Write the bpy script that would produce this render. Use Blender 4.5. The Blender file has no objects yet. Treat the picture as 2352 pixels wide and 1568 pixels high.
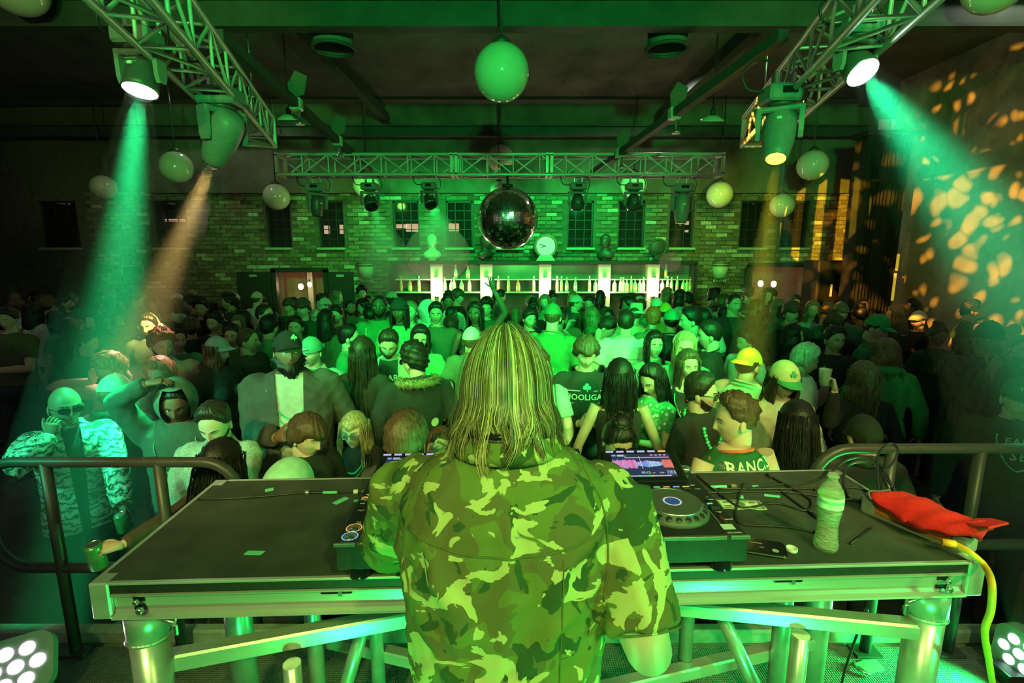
import bpy, bmesh, math, random
import numpy as np
from mathutils import Vector, Matrix, Euler, noise
from mathutils.bvhtree import BVHTree
SC = bpy.context.scene
COL = SC.collection
random.seed(7)
PI = math.pi
# ------------------------------------------------------------------ camera
CAM_Z, PITCH, FPX, CXP, CYP = 2.40, 0.171, 1150.0, 1176.0, 784.0
cam_data = bpy.data.cameras.new('camera'); cam = bpy.data.objects.new('camera', cam_data); COL.objects.link(cam)
cam.location = (0, 0, CAM_Z); cam.rotation_euler = (PI / 2 - PITCH, 0, 0)
cam_data.sensor_width = 36.0; cam_data.lens = FPX * 36.0 / 2352.0; cam_data.clip_start = 0.05
SC.camera = cam
def P(px, py, Y):
    """world point seen at a photo pixel at depth Y metres into the hall"""
    u, v = (px - CXP) / FPX, (CYP - py) / FPX
    c, s = math.cos(PITCH), math.sin(PITCH)
    dy, dz = c + v * s, -s + v * c
    k = Y / dy
    return Vector((u * k, Y, CAM_Z + dz * k))
# ------------------------------------------------------------------ world, exposure
W = bpy.data.worlds.new('hall_ambient'); SC.world = W; W.use_nodes = True
W.node_tree.nodes['Background'].inputs[0].default_value = (0.52, 0.58, 0.45, 1)
W.node_tree.nodes['Background'].inputs[1].default_value = 0.17
vs = SC.view_settings
vs.view_transform = 'Standard'; vs.look = 'None'; vs.exposure = 0.0; vs.gamma = 1.0; vs.use_curve_mapping = False
SC.cycles.volume_bounces = 0
SC.cycles.max_bounces = 5
SC.cycles.adaptive_threshold = 0.045
SC.cycles.adaptive_min_samples = 12
SC.cycles.diffuse_bounces = 3
SC.cycles.sample_clamp_indirect = 4.0
# ------------------------------------------------------------------ stage lights behind and beside the camera
def aim(o, target):
    o.rotation_euler = (Vector(target) - o.location).to_track_quat('-Z', 'Y').to_euler()
def spot(name, loc, target, color, watts, angle=40, blend=0.5, size=0.08):
    d = bpy.data.lights.new(name, 'SPOT'); d.energy = watts; d.color = color
    d.spot_size = math.radians(angle); d.spot_blend = blend; d.shadow_soft_size = size
    o = bpy.data.objects.new(name, d); COL.objects.link(o); o.location = loc; aim(o, target)
    return o
WARM = (0.64, 1.0, 0.18); GREEN = (0.012, 1.0, 0.13); TEAL = (0.03, 1.0, 0.42)
# front-of-stage wash bar above and behind the camera
spot('wash_light_warm', (-0.9, -2.4, 4.6), (-0.25, 1.45, 1.55), WARM, 500, 42, 0.6, 0.12)
spot('wash_light_warm_right', (1.7, -2.2, 4.6), (0.75, 1.5, 1.5), WARM, 490, 42, 0.6, 0.12)
spot('front_row_lamp_left', (-2.3, -1.4, 4.5), (-1.15, 2.8, 1.55), (1.0, 0.88, 0.26), 560, 28, 0.7, 0.10)
spot('front_row_lamp_right', (2.3, -1.4, 4.5), (1.15, 2.6, 1.55), (1.0, 0.88, 0.26), 560, 28, 0.7, 0.10)
# green rig wash thrown level over the table at the trusses, globes and crowd
spot('wash_light_green', (0.4, -2.6, 3.5), (0.3, 6.0, 5.0), GREEN, 1900, 66, 0.45, 0.15)
spot('wash_light_lime_left', (-1.8, -1.2, 3.5), (-5.0, 8.0, 4.5), (0.5, 1.0, 0.2), 420, 40, 0.6, 0.15)
spot('wash_light_lime_right', (1.8, -1.2, 3.5), (4.6, 7.0, 4.3), (0.4, 1.0, 0.2), 450, 42, 0.6, 0.15)
spot('wash_light_green_side', (1.7, 1.9, 3.5), (0.5, 5.4, 1.2), GREEN, 1000, 64, 0.9, 0.15)
spot('wash_light_green_left', (-1.5, 1.9, 3.5), (-0.1, 5.6, 1.2), GREEN, 800, 60, 0.9, 0.15)
# added unseen fill spots below the ceiling, lifting the dark walls
for hx, hy in ((-7.5, 5.0), (-5.2, 9.2), (2.6, 8.9), (5.2, 5.2)):
    spot('ceiling_fill_spot', (hx, hy, 5.15), (hx, hy + 0.2, 0), (0.85, 1.0, 0.72), 24, 165, 0.3, 0.1)
# green lamps low at the stage sides
spot('side_light_green', (2.9, -0.4, 2.4), (0.3, 1.3, 1.3), GREEN, 260, 50, 0.8, 0.12)
spot('side_light_green_left', (-3.4, 0.6, 3.0), (-2.1, 2.9, 1.5), TEAL, 620, 32, 0.7, 0.12)
# ------------------------------------------------------------------ materials
def lin(c):
    return tuple(c[:3]) + (1.0,)
def mat(name, color, rough=0.6, metal=0.0, var=0.12, scale=30.0, bump=0.0, bscale=120.0, emit=None, estr=0.0, stretch=None, coat=0.0, trans=0.0, ior=1.45, spec=0.5):
    """procedural principled material: base colour with noise variation and fine relief"""
    m = bpy.data.materials.new(name); m.use_nodes = True
    nt = m.node_tree; b = nt.nodes['Principled BSDF']
    b.inputs['Roughness'].default_value = rough; b.inputs['Metallic'].default_value = metal
    b.inputs['Coat Weight'].default_value = coat; b.inputs['Transmission Weight'].default_value = trans; b.inputs['IOR'].default_value = ior
    b.inputs['Specular IOR Level'].default_value = spec
    tc = nt.nodes.new('ShaderNodeTexCoord'); mp = nt.nodes.new('ShaderNodeMapping')
    nt.links.new(tc.outputs['Object'], mp.inputs[0])
    if stretch: mp.inputs['Scale'].default_value = stretch
    n = nt.nodes.new('ShaderNodeTexNoise'); n.inputs['Scale'].default_value = scale; n.inputs['Detail'].default_value = 4
    nt.links.new(mp.outputs[0], n.inputs['Vector'])
    r = nt.nodes.new('ShaderNodeMapRange'); r.inputs['To Min'].default_value = 1 - var; r.inputs['To Max'].default_value = 1 + var
    r.inputs['From Min'].default_value = 0.3; r.inputs['From Max'].default_value = 0.7
    nt.links.new(n.outputs['Fac'], r.inputs['Value'])
    mx = nt.nodes.new('ShaderNodeVectorMath'); mx.operation = 'SCALE'; mx.inputs[0].default_value = color[:3]
    nt.links.new(r.outputs[0], mx.inputs['Scale']); nt.links.new(mx.outputs[0], b.inputs['Base Color'])
    if bump:
        n2 = nt.nodes.new('ShaderNodeTexNoise'); n2.inputs['Scale'].default_value = bscale; n2.inputs['Detail'].default_value = 3
        nt.links.new(mp.outputs[0], n2.inputs['Vector'])
        bp = nt.nodes.new('ShaderNodeBump'); bp.inputs['Strength'].default_value = bump; bp.inputs['Distance'].default_value = 0.01
        nt.links.new(n2.outputs['Fac'], bp.inputs['Height']); nt.links.new(bp.outputs[0], b.inputs['Normal'])
    if emit:
        b.inputs['Emission Color'].default_value = lin(emit); b.inputs['Emission Strength'].default_value = estr
    return m
_cache = {}
def cmat(kind, color, **kw):
    k = (kind, tuple(round(c, 3) for c in color))
    if k not in _cache: _cache[k] = mat(kind, color, **kw)
    return _cache[k]
M = {}
M['steel_black'] = mat('black_powder_coat', (0.03, 0.03, 0.03), 0.45, 0.0, bump=0.1)
M['alu'] = mat('brushed_aluminium', (0.50, 0.51, 0.48), 0.33, 0.55, 0.12, 14, 0.05, 60, stretch=(0.15, 1, 1))
M['alu_tube'] = mat('aluminium_tube', (0.52, 0.53, 0.50), 0.30, 0.6, 0.15, 18)
M['truss'] = mat('truss_aluminium', (0.60, 0.60, 0.52), 0.36, 0.3, 0.15, 14)
M['weld'] = mat('weld_bead', (0.65, 0.63, 0.58), 0.4, 0.8, 0.25, 60, 0.4, 200)
M['deck_top'] = mat('worn_black_deck', (0.045, 0.05, 0.044), 0.75, 0, 0.30, 9, 0.25, 260)
M['plywood_edge'] = mat('black_edge_strip', (0.018, 0.018, 0.018), 0.5, 0, 0.2)
M['plastic_black'] = mat('black_plastic', (0.02, 0.02, 0.022), 0.38, 0, 0.15, 40, 0.08, 300)
M['gloss_black'] = mat('glossy_black', (0.012, 0.012, 0.014), 0.12, 0, 0.1)
M['rubber'] = mat('black_rubber', (0.022, 0.022, 0.022), 0.6, 0, 0.15)
M['jog_rubber'] = mat('grey_jog_rim', (0.10, 0.10, 0.095), 0.45, 0, 0.1)
M['white_print'] = mat('white_print', (0.75, 0.75, 0.72), 0.6, 0, 0.05)
M['grey_print'] = mat('grey_print', (0.35, 0.36, 0.36), 0.6, 0, 0.05)
M['cable'] = mat('black_cable', (0.020, 0.020, 0.020), 0.42, 0, 0.1)
M['tape'] = mat('teal_gaffer_tape', (0.16, 0.62, 0.40), 0.7, 0, 0.08, 60)
M['white_plastic'] = mat('white_plastic', (0.72, 0.72, 0.70), 0.4, 0, 0.05)
M['metal_bright'] = mat('bright_steel', (0.72, 0.72, 0.70), 0.25, 0.95, 0.08)
M['pipe'] = mat('dark_painted_pipe', (0.05, 0.045, 0.045), 0.40, 0.0, 0.15, 20)
M['ceiling'] = mat('black_ceiling', (0.13, 0.13, 0.11), 0.9, 0, 0.25, 1.5)
M['bracket'] = mat('dull_bracket', (0.13, 0.12, 0.09), 0.6)
M['beam'] = mat('painted_steel_beam', (0.055, 0.06, 0.05), 0.6, 0.0, 0.2, 4)
M['wall_dark'] = mat('dark_painted_wall', (0.15, 0.135, 0.105), 0.9, 0, 0.35, 2.0, 0.2, 20)
M['mortar'] = mat('mortar', (0.13, 0.11, 0.08), 0.95, 0, 0.2, 8, 0.3, 60)
M['brick'] = [mat('brick_' + n, c, 0.9, 0, 0.3, 22, 0.5, 70) for n, c in
              (('tan', (0.26, 0.20, 0.13)), ('brown', (0.17, 0.12, 0.08)), ('pale', (0.50, 0.45, 0.35)), ('red', (0.22, 0.12, 0.08)))]
M['frame_black'] = mat('black_window_frame', (0.03, 0.03, 0.03), 0.5)
M['floor'] = mat('sealed_concrete_floor', (0.06, 0.055, 0.05), 0.5, 0, 0.3, 3, 0.1, 30)
M['stage_mat'] = mat('rubber_stage_mat', (0.10, 0.10, 0.095), 0.55, 0, 0.12, 20)
M['stage_edge'] = mat('painted_stage_edge', (0.30, 0.30, 0.28), 0.5, 0, 0.15)
M['globe'] = mat('white_opal_globe', (0.62, 0.62, 0.50), 0.12, 0, 0.04, 4, coat=0.5)
M['globe_top'] = mat('globe_fitter', (0.05, 0.05, 0.05), 0.4)
M['curtain'] = mat('black_drape', (0.02, 0.02, 0.018), 0.95, 0, 0.2, 6, 0.2, 30)
# ------------------------------------------------------------------ mesh builder
class MB:
    def __init__(s):
        s.v = []; s.f = []; s.m = []; s.sm = []
    def add(s, verts, faces, mi=0, smooth=False):
        o = len(s.v); s.v += [tuple(p) for p in verts]
        for f in faces:
            s.f.append(tuple(i + o for i in f)); s.m.append(mi); s.sm.append(smooth)
        return s
    def box(s, c, d, R=None, mi=0, bev=0.0):
        x, y, z = d[0] / 2, d[1] / 2, d[2] / 2
        if bev > 0:
            b = min(bev, x * .9, y * .9, z * .9); vs_, fs = [], []
            # chamfered box: 24 verts
            for sx in (-1, 1):
                for sy in (-1, 1):
                    for sz in (-1, 1):
                        vs_ += [(sx * x, sy * (y - b), sz * (z - b)), (sx * (x - b), sy * y, sz * (z - b)), (sx * (x - b), sy * (y - b), sz * z)]
            bm = bmesh.new()
            for p in vs_: bm.verts.new(p)
            h = bmesh.ops.convex_hull(bm, input=bm.verts[:])
            bmesh.ops.dissolve_limit(bm, angle_limit=0.02, verts=bm.verts[:], edges=bm.edges[:])
            bm.verts.index_update()
            V_ = [v.co.copy() for v in bm.verts]; fs = [[v.index for v in f.verts] for f in bm.faces]; bm.free()
        else:
            V_ = [Vector((sx * x, sy * y, sz * z)) for sx in (-1, 1) for sy in (-1, 1) for sz in (-1, 1)]
            fs = [(0, 1, 3, 2), (4, 6, 7, 5), (0, 4, 5, 1), (2, 3, 7, 6), (0, 2, 6, 4), (1, 5, 7, 3)]
        c = Vector(c)
        return s.add([(R @ p if R else p) + c for p in V_], fs, mi)
    def rings(s, rings, closed=True, cap0=True, cap1=True, mi=0, smooth=True, loop=False):
        n = len(rings[0]); vs_ = [p for r in rings for p in r]; fs = []
        k = len(rings)
        for i in range(k if loop else k - 1):
            a, b = i * n, ((i + 1) % k) * n
            for j in range(n if closed else n - 1):
                q = (j + 1) % n
                fs.append((a + j, a + q, b + q, b + j))
        s.add(vs_, fs, mi, smooth)
        o = len(s.v) - len(vs_)
        if closed and not loop:
            if cap0: s.f.append(tuple(o + j for j in reversed(range(n)))); s.m.append(mi); s.sm.append(False)
            if cap1: s.f.append(tuple(o + (k - 1) * n + j for j in range(n))); s.m.append(mi); s.sm.append(False)
        return s
    def tube(s, pts, r, sides=10, caps=True, mi=0, smooth=True, loop=False, flat=None):
        pts = [Vector(p) for p in pts]; n = len(pts); rr = r if hasattr(r, '__len__') else [r] * n
        rings = []; prev = None
        for i, p in enumerate(pts):
            if loop: t = pts[(i + 1) % n] - pts[i - 1]
            else: t = pts[min(i + 1, n - 1)] - pts[max(i - 1, 0)]
            t = t.normalized() if t.length > 1e-9 else Vector((0, 0, 1))
            if prev is None:
                a = Vector((0, 0, 1)) if abs(t.z) < 0.9 else Vector((1, 0, 0))
                u = t.cross(a).normalized()
            else:
                u = prev - t * prev.dot(t); u = u.normalized() if u.length > 1e-6 else t.orthogonal().normalized()
            prev = u; w = t.cross(u)
            rings.append([p + (u * math.cos(2 * PI * j / sides) * rr[i] + w * math.sin(2 * PI * j / sides) * rr[i] * (flat or 1)) for j in range(sides)])
        return s.rings(rings, True, caps, caps, mi, smooth, loop)
    def lathe(s, prof, sides=24, c=(0, 0, 0), R=None, mi=0, smooth=True, caps=True):
        c = Vector(c); rings = []
        for r, z in prof:
            rings.append([(R @ Vector((r * math.cos(2 * PI * j / sides), r * math.sin(2 * PI * j / sides), z)) if R else
                           Vector((r * math.cos(2 * PI * j / sides), r * math.sin(2 * PI * j / sides), z))) + c for j in range(sides)])
        return s.rings(rings, True, caps, caps, mi, smooth)
    def sphere(s, c, r, nu=20, nv=12, mi=0, R=None, sc=(1, 1, 1), smooth=True):
        prof = [(max(1e-4, math.sin(PI * i / nv)), -math.cos(PI * i / nv)) for i in range(nv + 1)]
        rings = []
        for a, z in prof:
            ring = []
            for j in range(nu):
                p = Vector((a * math.cos(2 * PI * j / nu) * r * sc[0], a * math.sin(2 * PI * j / nu) * r * sc[1], z * r * sc[2]))
                ring.append((R @ p if R else p) + Vector(c))
            rings.append(ring)
        return s.rings(rings, True, False, False, mi, smooth)
    def prism(s, outline, z0, z1, R=None, c=(0, 0, 0), mi=0):
        n = len(outline); c = Vector(c)
        vs_ = [Vector((x, y, z0)) for x, y in outline] + [Vector((x, y, z1)) for x, y in outline]
        if R: vs_ = [R @ v for v in vs_]
        fs = [tuple(reversed(range(n))), tuple(range(n, 2 * n))] + [(j, (j + 1) % n, n + (j + 1) % n, n + j) for j in range(n)]
        return s.add([v + c for v in vs_], fs, mi)
    def mesh(s, name, mats):
        me = bpy.data.meshes.new(name); me.from_pydata(s.v, [], s.f)
        for m in (mats if isinstance(mats, (list, tuple)) else [mats]): me.materials.append(m)
        me.polygons.foreach_set('material_index', s.m); me.polygons.foreach_set('use_smooth', s.sm); me.update()
        return me
    def build(s, name, mats, parent=None, fix=True):
        me = s.mesh(name, mats)
        if fix:
            bm = bmesh.new(); bm.from_mesh(me); bmesh.ops.recalc_face_normals(bm, faces=bm.faces[:]); bm.to_mesh(me); bm.free()
        return link(name, me, parent)
def link(name, data, parent=None):
    o = bpy.data.objects.new(name, data); COL.objects.link(o)
    if parent: o.parent = parent
    return o
def tag(o, label=None, cat=None, group=None, kind=None):
    if label: o['label'] = label
    if cat: o['category'] = cat
    if group: o['group'] = group
    if kind: o['kind'] = kind
    return o
def thing(name, label, cat, loc=(0, 0, 0), rz=0.0, group=None):
    o = bpy.data.objects.new(name, None); COL.objects.link(o); o.empty_display_size = 0.1
    o.location = loc; o.rotation_euler = (0, 0, rz)
    return tag(o, label, cat, group)
def copy_tree(o, parent=None):
    c = o.copy(); COL.objects.link(c); c.parent = parent
    for ch in list(o.children): copy_tree(ch, c)
    return c
_unit = {}
def rod(name, p0, p1, r, m, parent=None, sides=10):
    """a straight round bar; alike bars share mesh data"""
    k = (m.name, sides)
    if k not in _unit: _unit[k] = MB().lathe([(1, 0), (1, 1)], sides).mesh(name, m)
    o = link(name, _unit[k], parent); p0, p1 = Vector(p0), Vector(p1); d = p1 - p0
    o.matrix_local = Matrix.Translation(p0) @ d.to_track_quat('Z', 'Y').to_matrix().to_4x4() @ Matrix.Diagonal((r, r, d.length, 1))
    return o
def smooth_path(pts, n=8):
    """Catmull-Rom"""
    pts = [Vector(p) for p in pts]; out = []
    q = [pts[0] * 2 - pts[1]] + pts + [pts[-1] * 2 - pts[-2]]
    for i in range(1, len(q) - 2):
        for k in range(n):
            t = k / n; a, b, c, d = q[i - 1], q[i], q[i + 1], q[i + 2]
            out.append(0.5 * ((2 * b) + (c - a) * t + (2 * a - 5 * b + 4 * c - d) * t * t + (3 * b - a - 3 * c + d) * t ** 3))
    out.append(pts[-1]); return out
_fonts = {}
def text_mesh(txt, size, depth=0.0, align='CENTER', bold=False, spacing=1.0):
    cu = bpy.data.curves.new('lettering', 'FONT'); cu.body = txt; cu.size = size; cu.align_x = align; cu.align_y = 'CENTER'
    cu.extrude = depth; cu.resolution_u = 2; cu.space_character = spacing
    if bold: cu.offset = size * 0.018
    o = bpy.data.objects.new('lettering', cu); COL.objects.link(o)
    me = bpy.data.meshes.new_from_object(o.evaluated_get(bpy.context.evaluated_depsgraph_get()))
    bpy.data.objects.remove(o); bpy.data.curves.remove(cu)
    return me
def lettering(name, txt, size, m, parent, loc, rot, depth=0.0006, bold=False, spacing=1.0):
    me = text_mesh(txt, size, depth, bold=bold, spacing=spacing); me.materials.append(m)
    o = link(name, me, parent); o.location = loc; o.rotation_euler = rot
    return o
def volume_mat(name, color, density, aniso=0.2, noise_amt=0.0):
    m = bpy.data.materials.new(name); m.use_nodes = True; nt = m.node_tree
    nt.nodes.remove(nt.nodes['Principled BSDF'])
    v = nt.nodes.new('ShaderNodeVolumeScatter'); v.inputs['Color'].default_value = lin(color)
    v.inputs['Density'].default_value = density; v.inputs['Anisotropy'].default_value = aniso
    if noise_amt:
        tc = nt.nodes.new('ShaderNodeTexCoord'); n = nt.nodes.new('ShaderNodeTexNoise'); n.inputs['Scale'].default_value = 2.6; n.inputs['Detail'].default_value = 3
        nt.links.new(tc.outputs['Object'], n.inputs['Vector'])
        r = nt.nodes.new('ShaderNodeMapRange'); r.inputs['From Min'].default_value = 0.35; r.inputs['From Max'].default_value = 0.7
        r.inputs['To Min'].default_value = density * (1 - noise_amt); r.inputs['To Max'].default_value = density * (1 + noise_amt)
        nt.links.new(n.outputs['Fac'], r.inputs['Value']); nt.links.new(r.outputs[0], v.inputs['Density'])
    nt.links.new(v.outputs[0], nt.nodes['Material Output'].inputs['Volume'])
    return m
# ------------------------------------------------------------------ room shell
STAGE_Z, STAGE_Y, WALL_Y = 0.53, 2.22, 11.0
def struct(name, mb, m, parent=None):
    o = mb.build(name, m, parent)
    if not parent: o['kind'] = 'structure'
    return o
struct('floor', MB().box((0, 5, -0.05), (25, 14, 0.1)), M['floor'])
struct('ceiling', MB().box((0, 6.2, 5.45), (25, 11.4, 0.1)), M['ceiling'])
struct('wall_left', MB().box((-11.6, 6, 2.7), (0.2, 12, 5.4)), M['wall_dark'])
def gobo_wall_mat():
    return mat('textured_side_wall', (0.30, 0.26, 0.20), 0.9, 0, 0.3, 3, 0.4, 18)
struct('wall_right', MB().box((6.9, 5.6, 2.7), (0.2, 7.6, 5.4)), gobo_wall_mat())
# raised stage with a rubber mat and a painted front edge
struct('floor_stage', MB().box((0, -0.6, STAGE_Z / 2 - 0.01), (9.4, (STAGE_Y + 0.6) * 2, STAGE_Z - 0.02)), M['stage_edge'])
def mat_dots():
    m = mat('stage_mat_dots', (0.16, 0.16, 0.15), 0.5, 0, 0.15, 20); nt = m.node_tree; b = nt.nodes['Principled BSDF']
    tc = nt.nodes.new('ShaderNodeTexCoord'); v = nt.nodes.new('ShaderNodeTexVoronoi'); v.inputs['Scale'].default_value = 95; v.inputs['Randomness'].default_value = 0.15
    nt.links.new(tc.outputs['Object'], v.inputs['Vector'])
    bp = nt.nodes.new('ShaderNodeBump'); bp.inputs['Strength'].default_value = 0.9; bp.inputs['Distance'].default_value = 0.01; bp.invert = True
    nt.links.new(v.outputs['Distance'], bp.inputs['Height']); nt.links.new(bp.outputs[0], b.inputs['Normal'])
    return m
sm = MB().box((0, -0.65, STAGE_Z - 0.008), (9.3, (STAGE_Y + 0.57) * 2, 0.016)).build('stage_mat', mat_dots())
tag(sm, 'dimpled rubber matting covering the raised stage under the deck table', 'mat')
struct('trim_1', MB().box((0, STAGE_Y - 0.03, STAGE_Z + 0.03), (9.4, 0.06, 0.075), bev=0.01), M['stage_edge'])
# ------------------------------------------------------------------ back wall: dark plane with openings, brick field
def WX(px, py=520): return P(px, py, WALL_Y).x
def WZ(py): return P(1176, py, WALL_Y).z
WIN = [(95, 180), (355, 430), (613, 668), (732, 790), (903, 963), (1025, 1086), (1142, 1202), (1303, 1363), (1420, 1480), (1537, 1593), (1700, 1757), (1795, 1856)]
WT, WB = WZ(461), WZ(570)
openings = [(WX(a), WX(b), WB, WT) for a, b in WIN]
DOORS = [(WX(637, 650), WX(747, 650), 0.0, WZ(624)), (WX(1722, 650), WX(1852, 650), 0.0, WZ(612))]
holes = openings + DOORS
xs = sorted({-11.5, 7.6} | {v for h in holes for v in h[:2]}); zs = sorted({0.0, 5.4} | {v for h in holes for v in h[2:]})
mb = MB()
for i in range(len(xs) - 1):
    for j in range(len(zs) - 1):
        cx, cz = (xs[i] + xs[i + 1]) / 2, (zs[j] + zs[j + 1]) / 2
        if any(h[0] < cx < h[1] and h[2] < cz < h[3] for h in holes): continue
        mb.box((cx, WALL_Y + 0.15, cz), (xs[i + 1] - xs[i], 0.3, zs[j + 1] - zs[j]))
wall_back = struct('wall_back', mb, [M['mortar']])
# soffit above the brick
struct('trim_2', MB().box(((WX(560) + WX(1900)) / 2 - 0.8, WALL_Y - 0.12, (WZ(446) + 5.4) / 2), (14.6, 0.24, 5.4 - WZ(446))), M['wall_dark'])
# bricks: the largest ones in view singly, the others as one field
BX0, BX1, BZ0, BZ1 = WX(205), WX(1958), 1.25, WZ(447)
bar_rect = (WX(898, 640), WX(1597, 640), 0, WZ(602))
spots_ = []
row = 0; z = BZ0
brnd = random.Random(3)
while z < BZ1:
    x = BX0 + (0.118 if row % 2 else 0)
    while x < BX1:
        c = (x + 0.118, z + 0.0425)
        if not any(h[0] - 0.12 < c[0] < h[1] + 0.12 and h[2] - 0.045 < c[1] < h[3] + 0.045 for h in holes + [bar_rect]):
            spots_.append((c[0] + brnd.uniform(-.006, .006), c[1] + brnd.uniform(-.003, .003), brnd.uniform(0.004, 0.03) + (0.02 if brnd.random() < .12 else 0), brnd.random()))
        x += 0.236
    z += 0.085; row += 1
spots_.sort(key=lambda t: (t[0] - 0.3) ** 2 * 0.5 + (t[1] - 2.6) ** 2)
bmeshes = [MB().box((0, 0, 0), (0.222, 0.06, 0.072), bev=0.006).mesh('brick', m) for m in M['brick']]
fields = [MB() for _ in M['brick']]
for i, (x, z, pr, t) in enumerate(spots_):
    k = 0 if t < .5 else 1 if t < .8 else 2 if t < .9 else 3
    if i < 300:
        b = link('brick', bmeshes[k], wall_back); b.location = (x, WALL_Y - pr + 0.02, z); b.rotation_euler = (0, brnd.uniform(-.01, .01), brnd.uniform(-.01, .01))
    else:
        fields[0].box((x, WALL_Y - pr + 0.02, z), (0.222, 0.06, 0.072), mi=k)
fo = fields[0].build('brickwork', M['brick'], wall_back); fo['kind'] = 'stuff'
# ------------------------------------------------------------------ windows with muntins, panes, sills
def pane_mat():
    m = bpy.data.materials.new('dim_window_glass'); m.use_nodes = True; nt = m.node_tree; b = nt.nodes['Principled BSDF']
    b.inputs['Base Color'].default_value = (0.03, 0.03, 0.035, 1); b.inputs['Roughness'].default_value = 0.08
    t = nt.nodes.new('ShaderNodeBsdfTransparent'); t.inputs[0].default_value = (0.85, 0.8, 0.75, 1)
    mx = nt.nodes.new('ShaderNodeMixShader'); mx.inputs[0].default_value = 0.35
    nt.links.new(t.outputs[0], mx.inputs[1]); nt.links.new(b.outputs[0], mx.inputs[2]); nt.links.new(mx.outputs[0], nt.nodes['Material Output'].inputs['Surface'])
    return m
M['pane'] = pane_mat()
M['pane_glow'] = mat('pane_reflection_glow', (0.8, 0.7, 0.6), 0.5, emit=(1.0, 0.68, 0.52), estr=1.9)
M['sill'] = mat('painted_sill', (0.42, 0.44, 0.38), 0.6)
M['room_dim'] = mat('dim_room_plaster', (0.20, 0.14, 0.11), 0.9)
pane_me = None
for i, (x0, x1, z0, z1) in enumerate(openings):
    w, h = x1 - x0, z1 - z0; cx, cz = (x0 + x1) / 2, (z0 + z1) / 2
    wo = bpy.data.objects.new('window_%d' % (i + 1), None); COL.objects.link(wo); wo.location = (cx, WALL_Y + 0.10, cz); wo['kind'] = 'structure'
    f = MB(); t = 0.035
    f.box((-w / 2 + t / 2, 0, 0), (t, .08, h)).box((w / 2 - t / 2, 0, 0), (t, .08, h)).box((0, 0, h / 2 - t / 2), (w, .08, t)).box((0, 0, -h / 2 + t / 2), (w, .08, t))
    f.build('window_frame', M['frame_black'], wo)
    g = MB(); nc, nr = 3, 5
    for k in range(1, nc): g.box((-w / 2 + w * k / nc, 0, 0), (.016, .03, h))
    for k in range(1, nr): g.box((0, 0, -h / 2 + h * k / nr), (w, .03, .016))
    g.build('muntin', M['frame_black'], wo)
    if pane_me is None: pane_me = MB().box((0, 0, 0), (1, 0.006, 1)).mesh('pane', M['pane'])
    for a in range(nc):
        for b_ in range(nr):
            p = link('pane', pane_me, wo); p.location = (-w / 2 + w * (a + .5) / nc, 0.01, -h / 2 + h * (b_ + .5) / nr); p.scale = (w / nc - .016, 1, h / nr - .016)
    MB().box((0, -0.14, -h / 2 - 0.01), (w + 0.06, 0.18, 0.05), bev=.008).build('window_sill', M['sill'], wo)
    # the dim room behind the glass
    rb = MB().box((0, 0.9, 0), (w + .3, .02, h + .3)).box((0, .5, -h / 2 - .08), (w + .3, .8, .02)).box((0, .5, h / 2 + .08), (w + .3, .8, .02)).box((-w / 2 - .1, .5, 0), (.02, .8, h)).box((w / 2 + .1, .5, 0), (.02, .8, h))
    rb.build('room_recess', M['room_dim'], wo)
PANE_GLOWS = [(3, 732, 757, 518, 537), (3, 781, 791, 516, 537), (4, 903, 935, 515, 524), (4, 933, 963, 514, 532), (5, 1026, 1054, 513, 531), (9, 1573, 1590, 508, 516), (9, 1573, 1590, 528, 533), (1, 355, 425, 503, 508)]  # added glow panels behind the glass, standing in for pinkish pane reflections
for k, a, b, c, d in PANE_GLOWS:
    p0, p1 = P(a, d, WALL_Y + 0.5), P(b, c, WALL_Y + 0.5)
    o = thing('pane_reflection', 'warm glow panel imitating back-wall window reflection, %s' % {732: 'wide one left of the blue-lit doorway', 781: 'narrow one in the same window', 903: 'slim one left of bar centre', 933: 'taller one left of bar centre', 1026: 'one just left of the mirror ball', 1573: 'small one behind the far right window, %s' % ('upper' if c == 508 else 'lower'), 355: 'thin strip far left'}[a], 'light', ((p0.x + p1.x) / 2, WALL_Y + .5, (p0.z + p1.z) / 2), 0, 'glow panels for window reflections')
    MB().box((0, 0, 0), (p1.x - p0.x, .03, p1.z - p0.z), bev=.006).build('glow_face', M['pane_glow'], o)
    MB().box((0, .03, 0), (p1.x - p0.x + .02, .03, p1.z - p0.z + .02)).build('housing', M['frame_black'], o)
# ------------------------------------------------------------------ doorways with lit rooms behind
M['lobby'] = mat('lobby_plaster', (0.45, 0.30, 0.22), 0.9, 0, 0.15, 3)
M['door_black'] = mat('black_door_paint', (0.035, 0.035, 0.032), 0.5)
M['bulb'] = mat('warm_bulb', (1, .8, .5), 0.4, emit=(1.0, 0.72, 0.40), estr=9.0)
def pendant(pxl, pyl, Y, label, r=0.05):
    p = P(pxl, pyl, Y)
    o = thing('pendant_bulb', label, 'lamp', p, 0, 'pendant bulbs in the doorways')
    MB().sphere((0, 0, 0), r, 14, 10, sc=(1, 1, 1.25)).build('bulb', M['bulb'], o)
    MB().lathe([(.018, .05), (.022, .06), (.022, .11), (.004, .12), (.004, .9)], 10).build('socket', M['frame_black'], o)
    l = bpy.data.lights.new('bulb_light', 'POINT'); l.energy = 5; l.color = (1, .62, .35); l.shadow_soft_size = .05
    lo = bpy.data.objects.new('bulb_light', l); COL.objects.link(lo); lo.parent = o; lo.location = (0, -.09, 0)
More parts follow.
